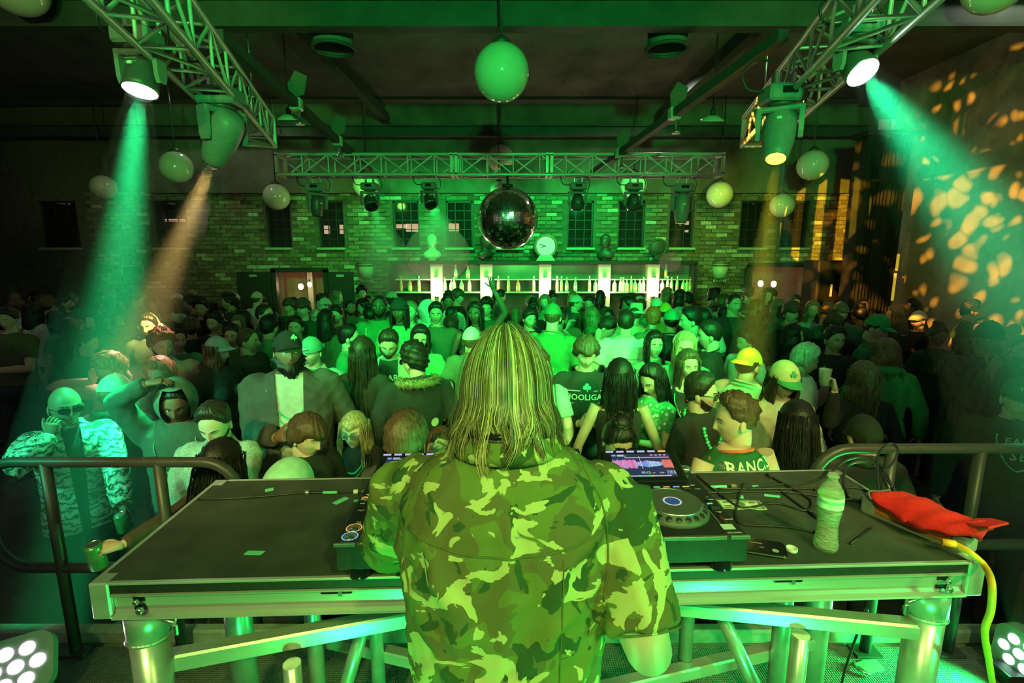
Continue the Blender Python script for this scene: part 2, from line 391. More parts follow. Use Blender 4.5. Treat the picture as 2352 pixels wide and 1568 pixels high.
for di, (x0, x1, z0, z1) in enumerate(DOORS):
    w = x1 - x0; cx = (x0 + x1) / 2
    d = bpy.data.objects.new('door_%d' % (di + 1), None); COL.objects.link(d); d.location = (cx, WALL_Y, 0); d['kind'] = 'structure'
    f = MB().box((-w / 2 - .04, -.02, z1 / 2), (.1, .12, z1 + .1)).box((w / 2 + .04, -.02, z1 / 2), (.1, .12, z1 + .1)).box((0, -.02, z1 + .04), (w + .18, .12, .1))
    f.build('door_frame', M['door_black'], d)
    for s, ww in ((-1, .72 if di == 0 else .06), (1, .55 if di == 0 else .5)):
        leaf = MB().box((s * (w / 2 + .1 + ww / 2), -.09, z1 / 2), (ww, .05, z1), bev=.01).build('door_leaf', M['door_black'], d)
        if ww > .2: MB().box((s * (w / 2 + .1 + ww / 2), -.12, z1 - .08), (.16, .01, .05)).build('sign_plate', M['sill'], leaf)
    rm = MB().box((0, 1.8, 1.3), (w + 1.6, .05, 2.8)).box((-w / 2 - .8, 1.0, 1.3), (.05, 1.6, 2.8)).box((w / 2 + .8, 1.0, 1.3), (.05, 1.6, 2.8)).box((0, 1.0, z1 + .15), (w + 1.6, 1.6, .05)).box((0, 1.0, .02), (w + 1.6, 1.6, .04))
    rm.build('lobby', M['lobby'], d)
    MB().box((-w / 4, 1.2, 1.2), (.12, .12, 2.4)).build('lobby_post', M['sill'], d)
pendant(691, 658, 11.9, 'left glowing bulb in the doorway left of the bar', .06)
pendant(711, 653, 11.9, 'right glowing bulb in the doorway left of the bar')
pendant(1747, 651, 11.9, 'left glowing bulb in the doorway right of the bar', .06)
pendant(1777, 652, 11.9, 'right glowing bulb in the doorway right of the bar', .06)
# ------------------------------------------------------------------ ceiling steel
def ibeam(y, z, x0, x1, label, hgt=.26):
    o = thing('ceiling_beam', label, 'beam', ((x0 + x1) / 2, y, z), 0, 'steel beams under the ceiling')
    L = x1 - x0
    MB().box((0, 0, 0), (L, .03, hgt)).build('web', M['beam'], o)
    MB().box((0, 0, hgt / 2), (L, .16, .03)).build('flange', M['beam'], o)
    MB().box((0, 0, -hgt / 2), (L, .16, .03)).build('flange', M['beam'], o)
ibeam(5.55, P(1176, 32, 5.55).z, -11, 7, 'steel beam crossing the top of the picture')
ibeam(10.4, P(1176, 301, 10.4).z, -11, 7, 'steel beam behind the hanging mirror ball truss', .18)
for x, lab in ((-2.5, 'left slim roof joist running towards the bar'), (2.9, 'right slim roof joist running towards the bar')):
    o = thing('roof_joist', lab, 'beam', (x, 8, 5.1))
    MB().box((0, 0, 0), (.06, 5.5, .2)).build('web', M['beam'], o)
    MB().box((0, 0, -.1), (.14, 5.5, .02)).build('flange', M['beam'], o)
def diag(pa, pb, label):
    o = thing('brace_bar', label, 'beam', pa)
    d = Vector(pb) - Vector(pa); R = d.to_track_quat('Y', 'Z').to_matrix()
    MB().box(R @ Vector((0, d.length / 2, 0)), (.09, d.length, .09), R).build('bar', M['beam'], o)
    for t in (.32, .62):
        c = R @ Vector((0, d.length * t, 0))
        MB().box(c, (.13, .1, .13), R, bev=.01).build('clamp', M['truss'], o)
        MB().prism([(0, 0), (.16, .05), (.2, .24), (.07, .3), (-.02, .16)], -.008, .008, R @ Matrix.Rotation(PI / 2, 3, 'X'), c + Vector((-.05, -.03, .05))).build('bracket', M['bracket'], o)
        MB().lathe([(.02, 0), (.02, -.12), (.05, -.15), (.05, -.17)], 10, c + Vector((.03, 0, -.05))).build('hook', M['metal_bright'], o)
diag(P(500, 80, 4.4), P(850, 390, 9.5), 'diagonal roof bar with clamps behind the left lighting truss')
diag(P(1800, 80, 4.4), P(1330, 420, 10.2), 'diagonal roof bar with clamps behind the right lighting truss')
def hoop(px, py, Y, r, label):
    p = P(px, py, Y); o = thing('ceiling_hoop', label, 'duct', p, 0, 'round ceiling hoops')
    MB().tube([(r * math.cos(a), r * math.sin(a), 0) for a in [2 * PI * k / 32 for k in range(32)]], .02, 8, loop=True).build('ring', M['beam'], o)
    MB().lathe([(r - .01, 0), (r - .01, .35)], 28, caps=False).build('sleeve', M['ceiling'], o)
hoop(767, 112, 5.9, .22, 'round duct hoop in the ceiling left of the big globe')
hoop(1532, 113, 5.9, .22, 'round duct hoop in the ceiling right of the big globe')
# round flood lamps near the truss ends
def flood(px, py, Y, label):
    o = thing('disc_lamp', label, 'lamp', P(px, py, Y), 0, 'disc lamps by the trusses')
    R = Matrix.Rotation(.25, 3, 'X')
    MB().lathe([(.01, .05), (.06, .05), (.14, .0), (.145, -.012), (.13, -.02)], 24, R=R).build('reflector', M['globe'], o)
    MB().box((0, 0, -.02), (.24, .02, .012), R).build('crossbar', M['frame_black'], o)
    MB().lathe([(.03, .05), (.03, .12), (.006, .13), (.006, 5.4 - o.location.z)], 10).build('socket', M['frame_black'], o)
flood(664, 272, 6.6, 'pale disc lamp just right of the left truss end')
flood(1636, 275, 6.6, 'pale disc lamp just left of the right truss end')
# ------------------------------------------------------------------ right side: black drape tower and amber edge strip
o = thing('drape_tower', 'tall black curtained tower by the right wall', 'curtain', (P(2005, 600, 8.6).x, 8.6, 0))
n = 40; pts = []
for k in range(n + 1):
    t = k / n; pts.append((-.36 + .72 * t, -.05 + .03 * math.sin(k * 1.9) + .012 * math.sin(k * 4.1)))
out = pts + [(.36, .25), (-.36, .25)]
MB().prism(out, 0, 4.3).build('drape', M['curtain'], o)
MB().box((0, .1, 4.34), (.8, .4, .08)).build('top_frame', M['steel_black'], o)
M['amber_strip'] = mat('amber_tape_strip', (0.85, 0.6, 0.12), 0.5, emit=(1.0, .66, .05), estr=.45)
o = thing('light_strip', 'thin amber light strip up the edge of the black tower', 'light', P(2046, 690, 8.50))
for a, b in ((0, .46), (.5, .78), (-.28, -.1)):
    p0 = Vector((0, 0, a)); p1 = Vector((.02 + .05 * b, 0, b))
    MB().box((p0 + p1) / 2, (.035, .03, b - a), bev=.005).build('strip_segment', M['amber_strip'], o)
o = thing('loudspeaker', 'black loudspeaker cabinet beside the door right of the bar', 'speaker', (P(1905, 640, 9.6).x, 9.6, 0))
MB().box((0, 0, 1.15), (.75, .5, 2.3), bev=.02).build('cabinet', M['steel_black'], o)
MB().box((0, -.26, 1.4), (.66, .02, 1.5)).build('grille', M['plastic_black'], o)
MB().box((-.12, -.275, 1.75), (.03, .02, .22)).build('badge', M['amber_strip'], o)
# ------------------------------------------------------------------ back bar
BAR_Y = 10.7
def BXp(px, py=640): return P(px, py, BAR_Y).x
def BZp(py): return P(1176, py, BAR_Y).z
M['mirror_green'] = mat('bar_back_panel', (0.30, 0.34, 0.26), 0.18, 0.55, 0.2, 2.0)
M['bar_wood'] = mat('dark_bar_wood', (0.05, 0.035, 0.025), 0.5, 0, 0.3, 6)
M['pillar'] = mat('pale_pillar', (0.62, 0.55, 0.46), 0.5)
M['tube_lamp'] = mat('pink_white_tube', (1, .8, .7), 0.5, emit=(1.0, 0.74, 0.58), estr=7.0)
M['shelf'] = mat('shelf_glass_green', (0.40, 0.55, 0.42), 0.2)
x0, x1, zt, zb = BXp(905), BXp(1592), BZp(605), 1.0
bar = thing('back_bar', 'long back bar with panels, shelves and pale light pillars under the brick wall', 'bar', ((x0 + x1) / 2, BAR_Y, 0))
cx = (x0 + x1) / 2
f = MB().box((0, .05, zt + .02), (x1 - x0 + .1, .3, .07)).build('cornice', M['frame_black'], bar)
MB().box((-(x1 - x0) / 2, .05, zt / 2), (.06, .3, zt)).build('end_post', M['frame_black'], bar)
MB().box(((x1 - x0) / 2, .05, zt / 2), (.06, .3, zt)).build('end_post', M['frame_black'], bar)
MB().box((0, .05, .5), (x1 - x0, .3, 1.0)).build('base_cabinet', M['bar_wood'], bar)
PIL = [1003, 1117, 1252, 1388, 1500]
edges = [905] + PIL + [1592]
for k in range(6):
    a, b = BXp(edges[k] + (14 if k else 0)) - cx, BXp(edges[k + 1] - (14 if k < 5 else 0)) - cx
    MB().box(((a + b) / 2, .19, (zt + BZp(642)) / 2), (b - a, .02, zt - BZp(642) - .03)).build('mirror_panel', M['mirror_green'], bar)
    MB().box(((a + b) / 2, .19, (1.0 + BZp(642)) / 2), (b - a, .02, BZp(642) - 1.0 - .03)).build('back_panel', M['bar_wood'], bar)
    MB().box(((a + b) / 2, .1, BZp(642)), (b - a, .18, .025)).build('shelf', M['shelf'], bar)
    MB().box(((a + b) / 2, .06, BZp(671)), (b - a, .24, .03)).build('shelf', M['shelf'], bar)
for px in PIL:
    x = BXp(px) - cx
    MB().box((x, .08, (zt + 1.0) / 2), (.26, .22, zt - 1.0 - .02), bev=.01).build('pillar', M['pillar'], bar)
for i, px in enumerate(PIL):
    t = thing('tube_light', 'glowing pinkish tube light on the %s bar pillar from the left' % ['first', 'second', 'third', 'fourth', 'fifth'][i], 'lamp', (BXp(px), BAR_Y - .06, BZp(682)), 0, 'tube lights on the bar pillars')
    h = BZp(637) - BZp(682)
    MB().lathe([(.03, .02), (.04, .03), (.04, h - .01), (.03, h)], 14).build('tube', M['tube_lamp'], t)
    MB().lathe([(.045, 0), (.045, .03)], 14).build('end_cap', M['metal_bright'], t)
    MB().lathe([(.045, h - .01), (.045, h + .02)], 14).build('end_cap', M['metal_bright'], t)
    l = bpy.data.lights.new('tube_glow', 'POINT'); l.energy = 22; l.color = (1, .60, .44); l.shadow_soft_size = .1
    lo = bpy.data.objects.new('tube_glow', l); COL.objects.link(lo); lo.parent = t; lo.location = (0, -.09, h / 2)
# bottles on the shelves
BOT = [((.30, .85, .35), 'green glass'), ((.75, .78, .70), 'clear glass'), ((.65, .40, .12), 'amber glass'), ((.85, .82, .75), 'white')]
botm = [mat('bottle_' + n.replace(' ', '_'), c, .12, 0, .05, spec=.8) for c, n in BOT]
labm = [mat('bottle_label', c, .6) for c in ((.8, .78, .6), (.6, .7, .3), (.7, .45, .2))]
bmesh_c = {}
def bottle_mesh(k, v):
    if (k, v) not in bmesh_c:
        H = (.30, .27, .33)[v]; r = (.038, .045, .034)[v]
        b = MB().lathe([(r * .9, 0), (r, .01), (r, H * .55), (r * .75, H * .66), (.014, H * .78), (.013, H * .95), (.016, H * .955), (.016, H)], 12).mesh('glass', botm[k])
        l = MB().lathe([(r + .001, H * .15), (r + .001, H * .42)], 12, caps=False).mesh('bottle_label', labm[v])
        bmesh_c[(k, v)] = (b, l)
    return bmesh_c[(k, v)]
brn = random.Random(11)
BOTX = [921, 941, 962, 1022, 1037, 1043, 1060, 1078, 1145, 1168, 1190, 1226, 1280, 1290, 1302, 1322, 1354, 1368, 1412, 1426, 1432, 1440, 1450, 1459, 1470, 1478, 1522, 1534, 1543, 1556, 1570, 1578, 1585]
for i, px in enumerate(BOTX):
    k = brn.choice([0, 1, 1, 2, 3]); v = brn.randrange(3); bm_, lm_ = bottle_mesh(k, v)
    bay = ['far left bay', 'second bay', 'third bay', 'fourth bay', 'fifth bay', 'far right bay'][sum(px > q for q in PIL)]
    n_in = sum(1 for q in BOTX[:i] if sum(q > z for z in PIL) == sum(px > z for z in PIL))
    t = thing('liquor_bottle', '%s liquor bottle, number %s on the lower bar shelf, %s' % (BOT[k][1], ['one', 'two', 'three', 'four', 'five', 'six', 'seven', 'eight', 'nine'][n_in], bay), 'bottle', (BXp(px, 660), BAR_Y + .03, BZp(671) + .016), 0, 'bottles on the back bar')
    link('glass', bm_, t); link('bottle_label', lm_, t)
for i, px in enumerate((1046, 1074, 1532)):
    bm_, lm_ = bottle_mesh(0, i)
    t = thing('liquor_bottle', ['left', 'right', 'lone'][i] + ' dark green bottle on the upper bar shelf' + ['', '', ', far right bay'][i], 'bottle', (BXp(px, 630), BAR_Y + .08, BZp(642) + .014), 0, 'bottles on the back bar')
    link('glass', bm_, t); link('bottle_label', lm_, t)
# bar counter in front, mostly hidden by the crowd
t = thing('bar_counter', 'dark bar counter behind the crowd', 'counter', (cx, 9.55, 0))
MB().box((0, 0, .52), (x1 - x0 + .6, .5, 1.04), bev=.01).build('counter_front', M['bar_wood'], t)
MB().box((0, -.03, 1.07), (x1 - x0 + .8, .66, .05), bev=.01).build('counter_top', M['bar_wood'], t)
# wall lanterns either side of the bar
M['lantern'] = mat('frosted_lantern_glass', (0.55, 0.60, 0.50), 0.4)
M['lantern_trim'] = mat('lantern_trim', (0.22, 0.20, 0.12), 0.4, 0.4)
def lantern(px, label):
    zt_, zb_ = WZ(601), WZ(645); h = zt_ - zb_
    t = thing('wall_lantern', label, 'lamp', (WX(px, 620), WALL_Y - .05, zb_), 0, 'wall lanterns')
    def half(r0, z0, r1, z1, nm, m):
        prof = [(r0, z0), (r1, z1)]; MB().lathe(prof, 20).build(nm, m, t)
    half(.13, .06, .165, h - .09, 'shade', M['lantern'])
    half(.175, h - .09, .18, h - .06, 'band', M['lantern_trim']); half(.17, h - .06, .17, h - .035, 'band', M['lantern']); half(.18, h - .035, .185, h, 'band', M['lantern_trim'])
    for k in range(11):
        a = PI + PI * k / 10
        MB().lathe([(.004, 0), (.010, .02), (.006, .05), (.002, .07)], 6, (.125 * math.cos(a), .125 * math.sin(a), -.02)).build('fringe_bead', M['lantern'], t)
    MB().box((0, .06, h / 2), (.2, .1, h * .8)).build('back_plate', M['lantern_trim'], t)
lantern(843, 'frosted wall lantern with fringe left of the bar'); lantern(1652, 'frosted wall lantern with fringe right of the bar')
# clock on the bar top
zc = BZp(604) + .05
t = thing('bar_clock', 'round glowing clock standing on top of the bar', 'clock', (BXp(1253, 590), BAR_Y - .02, zc))
M['clock_face'] = mat('clock_face', (.75, .8, .65), .4, emit=(.55, 1.0, .6), estr=.35)
RX = Matrix.Rotation(PI / 2, 3, 'X'); r = .225; c = (0, 0, .30)
MB().prism([(-.2, 0), (.2, 0), (.12, .12), (-.12, .12)], -.06, .06, RX).build('base', M['pillar'], t)
MB().lathe([(r - .02, .0), (r - .02, .03)], 36, c, RX).build('dial', M['clock_face'], t)
MB().tube([(c[0] + r * math.cos(a), -.03, c[2] + r * math.sin(a)) for a in [2 * PI * k / 36 for k in range(36)]], .03, 8, loop=True).build('rim', M['lantern_trim'], t)
MB().lathe([(r, -.05), (r, 0.0)], 30, c, RX).build('case', M['frame_black'], t)
for ang, L in ((2.85, .14), (3.4, .10)):
    MB().box((L / 2 * math.cos(ang), -.04, c[2] + L / 2 * math.sin(ang)), (L, .006, .014), Matrix.Rotation(-ang, 3, 'Y')).build('hand', M['frame_black'], t)
# ------------------------------------------------------------------ trusses
def truss(name, label, p0, p1, size=.30, bay=.42, rc=.024, rl=.012, plates=()):
    p0, p1 = Vector(p0), Vector(p1); d = p1 - p0; L = d.length
    t = thing(name, label, 'truss', p0); t.rotation_euler = (0, 0, math.atan2(d.y, d.x))
    h = size / 2; cs = [(h, h), (-h, h), (-h, -h), (h, -h)]
    for y, z in cs: rod('chord', (0, y, z), (L, y, z), rc, M['truss'], t, 12)
    n = max(2, round(L / bay))
    for k in range(n + 1):
        x = min(max(L * k / n, .02), L - .02)
        for a in range(4):
            (ya, za), (yb, zb) = cs[a], cs[(a + 1) % 4]
            rod('rung', (x, ya, za), (x, yb, zb), rl, M['truss'], t)
            if k < n and a in (0, 1, 2, 3):
                x2 = min(L * (k + 1) / n, L - .02)
                q0, q1 = ((x, ya, za), (x2, yb, zb)) if k % 2 == 0 else ((x2, ya, za), (x, yb, zb))
                rod('diagonal', q0, q1, rl, M['truss'], t)
    for x in (0.0, L) + tuple(plates):
        for dx in ((0.02,) if x == 0 else (-.02,) if x == L else (-.035, .035)):
            e = MB()
            for y, z, sy, sz in ((0, h, size + .05, .05), (0, -h, size + .05, .05), (h, 0, .05, size), (-h, 0, .05, size)):
                e.box((x + dx, y, z), (.05, sy, sz), bev=.005)
            e.build('end_plate', M['truss'], t)
    return t
TY = 8.3
ta, tb = P(643, 381, TY), P(1655, 381, TY); tb.z = ta.z
Lb = tb.x - ta.x
truss('lighting_truss', 'straight box truss across the hall above the mirror ball', ta, tb, plates=(Lb * .397, Lb * .61))
ZL = 3.78
L0, L1 = Vector((-1.75, 2.1, ZL)), Vector((-2.86, 6.0, ZL))
R0, R1 = Vector((1.78, 2.1, ZL)), Vector((2.78, 6.0, ZL))
truss('lighting_truss', 'angled box truss reaching from the top left corner', L0, L1)
truss('lighting_truss', 'angled box truss reaching from the top right corner', R0, R1)
for nm, a in (('left', L1), ('right', R1)):
    t = thing('hanging_chain', 'steel hanging cable above the %s truss end' % nm, 'cable', a + Vector((0, -.1, .15)))
    MB().tube([(0, 0, 0), (0, 0, 1.4)], .008, 6).build('wire', M['metal_bright'], t)
    MB().lathe([(.03, .0), (.035, .03), (.02, .08)], 8).build('shackle', M['metal_bright'], t)
# ------------------------------------------------------------------ moving heads
M['lens_off'] = mat('dark_lens', (.02, .02, .03), .05, 0, .05, coat=1)
def lens_mat(name, col, s): return mat(name, (.8, .8, .8), .3, emit=col, estr=s)
M['fixture'] = mat('fixture_housing', (.20, .20, .20), .42, 0, .1, 30, .05)
M['fixture_dark'] = mat('fixture_head_housing', (.07, .07, .07), .4, 0, .1)
def moving_head(label, top, scale, pan, tilt, kind='wash', lens=None, lens_s=8.0, light=None, base=True, parent_group='moving head lamps'):
    """hangs below `top` (the truss chord): clamp, base box, yoke, tilting head"""
    t = thing('moving_head_light', label, 'stage light', top, 0, parent_group); s = scale
    for dx in (-.07, .07):
        MB().box((dx * s, 0, -.03 * s), (.03 * s, .07 * s, .10 * s), bev=.006).build('clamp', M['metal_bright'], t)
    MB().box((0, 0, -.15 * s), (.30 * s, .24 * s, .13 * s), bev=.018).build('base', M['fixture'], t)
    MB().box((0, -.125 * s, -.14 * s), (.12 * s, .006, .05 * s)).build('display', M['gloss_black'], t)
    MB().lathe([(.09 * s, -.215 * s), (.10 * s, -.225 * s), (.08 * s, -.24 * s)], 20).build('pan_bearing', M['fixture_dark'], t)
    RZ = Matrix.Rotation(pan, 3, 'Z')
    # yoke
    yk = MB()
    yk.box(RZ @ Vector((0, 0, -.26 * s)), (.35 * s, .12 * s, .045 * s), RZ, bev=.012)
    for sx in (-1, 1):
        prof = [(-.055, 0), (.055, 0), (.05, -.2), (.03, -.25), (-.03, -.25), (-.05, -.2)]
        Rm = RZ @ Matrix.Rotation(PI / 2, 3, 'Z') @ Matrix.Rotation(PI / 2, 3, 'X')
        yk.prism([(a * s, b * s) for a, b in prof], -.018 * s, .018 * s, RZ @ Matrix(((0, 0, 1), (1, 0, 0), (0, 1, 0))), RZ @ Vector((sx * .155 * s, 0, -.24 * s)))
    yk.build('yoke', M['fixture'], t)
    # head, tilted about the yoke axis
    Rh = RZ @ Matrix.Rotation(tilt, 3, 'X'); c = Vector((0, 0, -.42 * s))
    if kind == 'wash':
        prof = [(.02, .13), (.07, .13), (.095, .10), (.115, 0.0), (.125, -.09), (.128, -.13), (.118, -.135)]
        lr, lz = .118, -.13
    elif kind == 'spot':
        prof = [(.03, .19), (.09, .18), (.12, .12), (.128, .02), (.12, -.10), (.10, -.22), (.085, -.27), (.078, -.275)]
        lr, lz = .075, -.268
    else:
        prof = [(.02, .15), (.08, .14), (.10, .06), (.10, -.06), (.085, -.17), (.07, -.2), (.062, -.2)]
        lr, lz = .06, -.195
    hd = MB().lathe([(r * s, z * s) for r, z in prof], 22, c, Rh).build('head', M['fixture_dark'] if kind != 'spot' else M['fixture'], t)
    MB().lathe([(lr * s * .99, (lz - .004) * s), (lr * s * 1.06, (lz - .012) * s), (lr * s * 1.06, (lz + .012) * s)], 26, c, Rh, caps=False).build('lens_ring', M['metal_bright'], hd)
    MB().lathe([(.001, (lz - .014) * s), (lr * s * .9, (lz - .012) * s), (lr * s, (lz - .006) * s)], 26, c, Rh).build('lens', lens or M['lens_off'], hd)
    for k in range(3):
        MB().box(c + Rh @ Vector((0, -.1 * s, (.09 - .03 * k) * s)), (.10 * s, .05 * s, .008 * s), Rh).build('vent_fin', M['fixture'], hd)
    MB().box(c + Rh @ Vector((0, -.127 * s, .02 * s)), (.035 * s, .012 * s, .02 * s), Rh).build('badge', M['white_print'], hd)
    # looped cables
    MB().tube(smooth_path([(-.14 * s, 0, -.12 * s), (-.27 * s, .02, -.10 * s), (-.32 * s, .02, .02 * s), (-.22 * s, .02, .12 * s), (-.05 * s, .02, .1 * s)], 6), .008, 6).build('cable', M['cable'], t)
    MB().tube(smooth_path([(.14 * s, .02, -.18 * s), (.2 * s, .03, -.2 * s), (.22 * s, .03, -.05 * s), (.12 * s, .03, .08 * s)], 6), .006, 6).build('cable', M['cable'], t)
    lp = t.location + c + Rh @ Vector((0, 0, (lz - .03) * s)); ax = Rh @ Vector((0, 0, -1))
    return t, lp, ax
def pan_tilt(frm, to):
    d = (Vector(to) - Vector(frm)).normalized()
    pan = math.atan2(d.x, -d.y); tilt = -math.acos(max(-1, min(1, -d.z)))
    return pan, tilt
def beam(name, label, src, target, color, watts, r0, ang, L, density, group='light beams in the haze', blend=.5, aniso=.0, gobo=None, noise_amt=0.0, lsize=.05):
    """a real spot lamp plus the haze hanging in its cone"""
    src, target = Vector(src), Vector(target); ax = (target - src).normalized()
    so = spot(name + '_lamp', src, target, color, watts, ang, blend, lsize)
    R = ax.to_track_quat('Z', 'Y').to_matrix(); r1 = r0 + L * math.tan(math.radians(ang / 2)) * 1.10
    m = MB().lathe([(r0 * .8, .012), (r0 + (r1 - r0) * .5, L * .5), (r1, L)], 28, (0, 0, 0), R).build(name, volume_mat('stage_haze_' + name, (1, 1, 1), density, aniso, noise_amt))
    m.location = src; tag(m, label, 'haze', group, 'stuff')
    return so
W_WHITE = lens_mat('blazing_lens', (.9, 1.0, .75), 14); W_TEAL = lens_mat('blazing_lens_cool', (.8, 1.0, .9), 14); W_YEL = lens_mat('yellow_lens', (1.0, .75, .05), 3.0); W_DIM = lens_mat('small_amber_lens', (1.0, .7, .05), 4.0)
# left truss: wash lamp with a green beam
def hang(px, py, Y, dz): p = P(px, py, Y); return Vector((p.x, p.y, p.z + dz))
topA = hang(315, 80, 3.45, .10); tgtA = P(258, 800, 2.95)
pn, tl = pan_tilt(topA + Vector((0, 0, -.35)), tgtA)
_, lp, ax = moving_head('wash light on the left truss with a blazing white lens', topA, .80, pn, tl, 'wash', W_WHITE)
beam('green_beam', 'broad green light beam falling from the left wash light', lp, lp + ax * .01 + (tgtA - lp), (.02, 1.0, .28), 3600, .09, 15, 4.2, .12, blend=1.0)
topB = hang(506, 215, 4.25, .12); tgtB = P(330, 760, 5.0)
pn, tl = pan_tilt(topB + Vector((0, 0, -.45)), tgtB)
_, lp, ax = moving_head('large spot light on the left truss with its back to the camera', topB, 1.0, pn, tl, 'spot', lens_mat('warm_lens', (1, .75, .4), 6))
beam('warm_beam', 'pale amber light beam slanting down from the left spot light', lp, tgtB, (1.0, .66, .18), 2300, .07, 15, 3.2, .085, blend=1.0)
spot('ball_pin_lamp', (1.2, 2.4, 3.9), P(1166, 502, 8.3), (.3, 1.0, .35), 500, 9, .6, .12)
spot('hair_lamp', (-2.75, 5.3, 3.6), P(325, 830, 3.6), (1.0, .62, .5), 700, 17, .6, .05)
topC = hang(1973, 60, 3.35, .10); tgtC = P(2330, 612, 2.35)
pn, tl = pan_tilt(topC + Vector((0, 0, -.35)), tgtC)
_, lp, ax = moving_head('wash light on the right truss with a blazing white lens', topC, .74, pn, tl, 'wash', W_TEAL)
beam('teal_beam', 'broad teal light beam slanting right from the right wash light', lp, tgtC, (.02, 1.0, .36), 3200, .085, 22, 4.0, .085, blend=1.0)
topD = hang(1798, 205, 4.1, .10); tgtD = P(1722, 850, 3.3)
pn, tl = pan_tilt(topD + Vector((0, 0, -.45)), tgtD)
_, lp, ax = moving_head('large spot light on the right truss with a yellow lens', topD, .95, pn, tl, 'spot', W_YEL)
beam('yellow_beam', 'narrow yellow light beam dropping from the right spot light', lp, tgtD, (1.0, .72, .02), 1300, .03, 8, 3.0, .10, blend=.35)
beam('teal_beam', 'slim teal light beam behind the yellow one', P(1795, 365, 6.0), P(1812, 700, 7.0), TEAL, 700, .05, 6, 3.4, .06)
# back truss lamps
zb_ = ta.z - .19
for i, (px, sc_, pn, tl, kind, lens, lab) in enumerate([
        (724, .95, .9, .10, 'beam', None, 'slim lamp at the left end of the mirror ball truss, pointing down'),
        (848, .85, .5, -.7, 'wash', None, 'lamp on the mirror ball truss in front of a pale globe, left side'),
        (985, .8, .5, -.7, 'wash', None, 'lamp on the mirror ball truss nearest the ball, left side'),
        (1328, .85, 0, .35, 'wash', None, 'lamp on the mirror ball truss nearest the ball, right side'),
        (1457, .85, 0, .4, 'wash', None, 'lamp on the mirror ball truss in front of a pale globe, right side'),
        (1570, 1.0, 0, .05, 'spot', W_DIM, 'dark lamp at the right end of the mirror ball truss with a yellow lens')]):
    p = P(px, 400, TY); top = Vector((p.x, TY, zb_))
    _, lp, ax = moving_head(lab, top, sc_, pn, tl, kind, lens, parent_group='lamps on the mirror ball truss')
    if i == 5: beam('yellow_beam', 'small yellow light beam below the right end of the mirror ball truss', lp, P(1500, 742, 5.6), (1.0, .55, .02), 130, .03, 8, 1.5, .10)
beam('green_beam', 'short green beam on the brick wall left of the mirror ball, outer', P(858, 470, 8.6), P(905, 680, 10.6), GREEN, 160, .06, 32, 1.7, .16)
beam('green_beam', 'short green beam on the brick wall left of the mirror ball, inner', P(997, 468, 8.6), P(1010, 640, 10.9), GREEN, 180, .06, 36, 1.6, .16)
for px, w_, c_ in ((790, 70, (.2, 1.0, .1)), (915, 190, GREEN), (1060, 260, GREEN), (1285, 260, GREEN), (1400, 200, GREEN), (1520, 110, (.15, 1.0, .1)), (1680, 60, (.6, 1.0, .05))):
    spot('wall_wash_lamp', P(px, 414, 8.85), P(px, 545, 11), c_, w_, 95, .9)
# gobo projectors throwing leaf patterns on the right wall and stripes on the alcove bricks
def gobo(so, kind):
    d = so.data; d.use_nodes = True; nt = d.node_tree; e = nt.nodes['Emission']
    tc = nt.nodes.new('ShaderNodeTexCoord'); mp = nt.nodes.new('ShaderNodeMapping'); nt.links.new(tc.outputs['Normal'], mp.inputs[0])
    r = nt.nodes.new('ShaderNodeMapRange')
    if kind == 'leaf':
        n0 = nt.nodes.new('ShaderNodeTexNoise'); n0.inputs['Scale'].default_value = 9; nt.links.new(mp.outputs[0], n0.inputs['Vector'])
        ad = nt.nodes.new('ShaderNodeVectorMath'); ad.operation = 'MULTIPLY_ADD'; ad.inputs[1].default_value = (.10, .10, .10)
        nt.links.new(n0.outputs['Color'], ad.inputs[0]); nt.links.new(mp.outputs[0], ad.inputs[2])
        v = nt.nodes.new('ShaderNodeTexVoronoi'); v.inputs['Scale'].default_value = 22; nt.links.new(ad.outputs[0], v.inputs['Vector'])
        n1 = nt.nodes.new('ShaderNodeTexNoise'); n1.inputs['Scale'].default_value = 4.2; n1.inputs['Detail'].default_value = 1; nt.links.new(mp.outputs[0], n1.inputs['Vector'])
        sb = nt.nodes.new('ShaderNodeMath'); sb.operation = 'SUBTRACT'; nt.links.new(n1.outputs['Fac'], sb.inputs[0]); nt.links.new(v.outputs['Distance'], sb.inputs[1])
        nt.links.new(sb.outputs[0], r.inputs['Value']); r.inputs['From Min'].default_value = .06; r.inputs['From Max'].default_value = .30
    else:
        w = nt.nodes.new('ShaderNodeTexWave'); w.inputs['Scale'].default_value = 5.2; w.inputs['Distortion'].default_value = .6; nt.links.new(mp.outputs[0], w.inputs['Vector'])
        nt.links.new(w.outputs['Fac'], r.inputs['Value']); r.inputs['From Min'].default_value = .62; r.inputs['From Max'].default_value = .72
    r.inputs['To Min'].default_value = 0.015
    nt.links.new(r.outputs[0], e.inputs['Strength'])
g1 = spot('leaf_projector', (1.4, 4.6, 3.6), P(2290, 560, 7.4), (1.0, .42, .03), 4200, 52, .25, .01); gobo(g1, 'leaf')
g2 = spot('stripe_projector', (3.2, 5.4, 3.5), P(1905, 520, 11), (1.0, .62, .02), 3600, 17, .1, .01); gobo(g2, 'stripe')
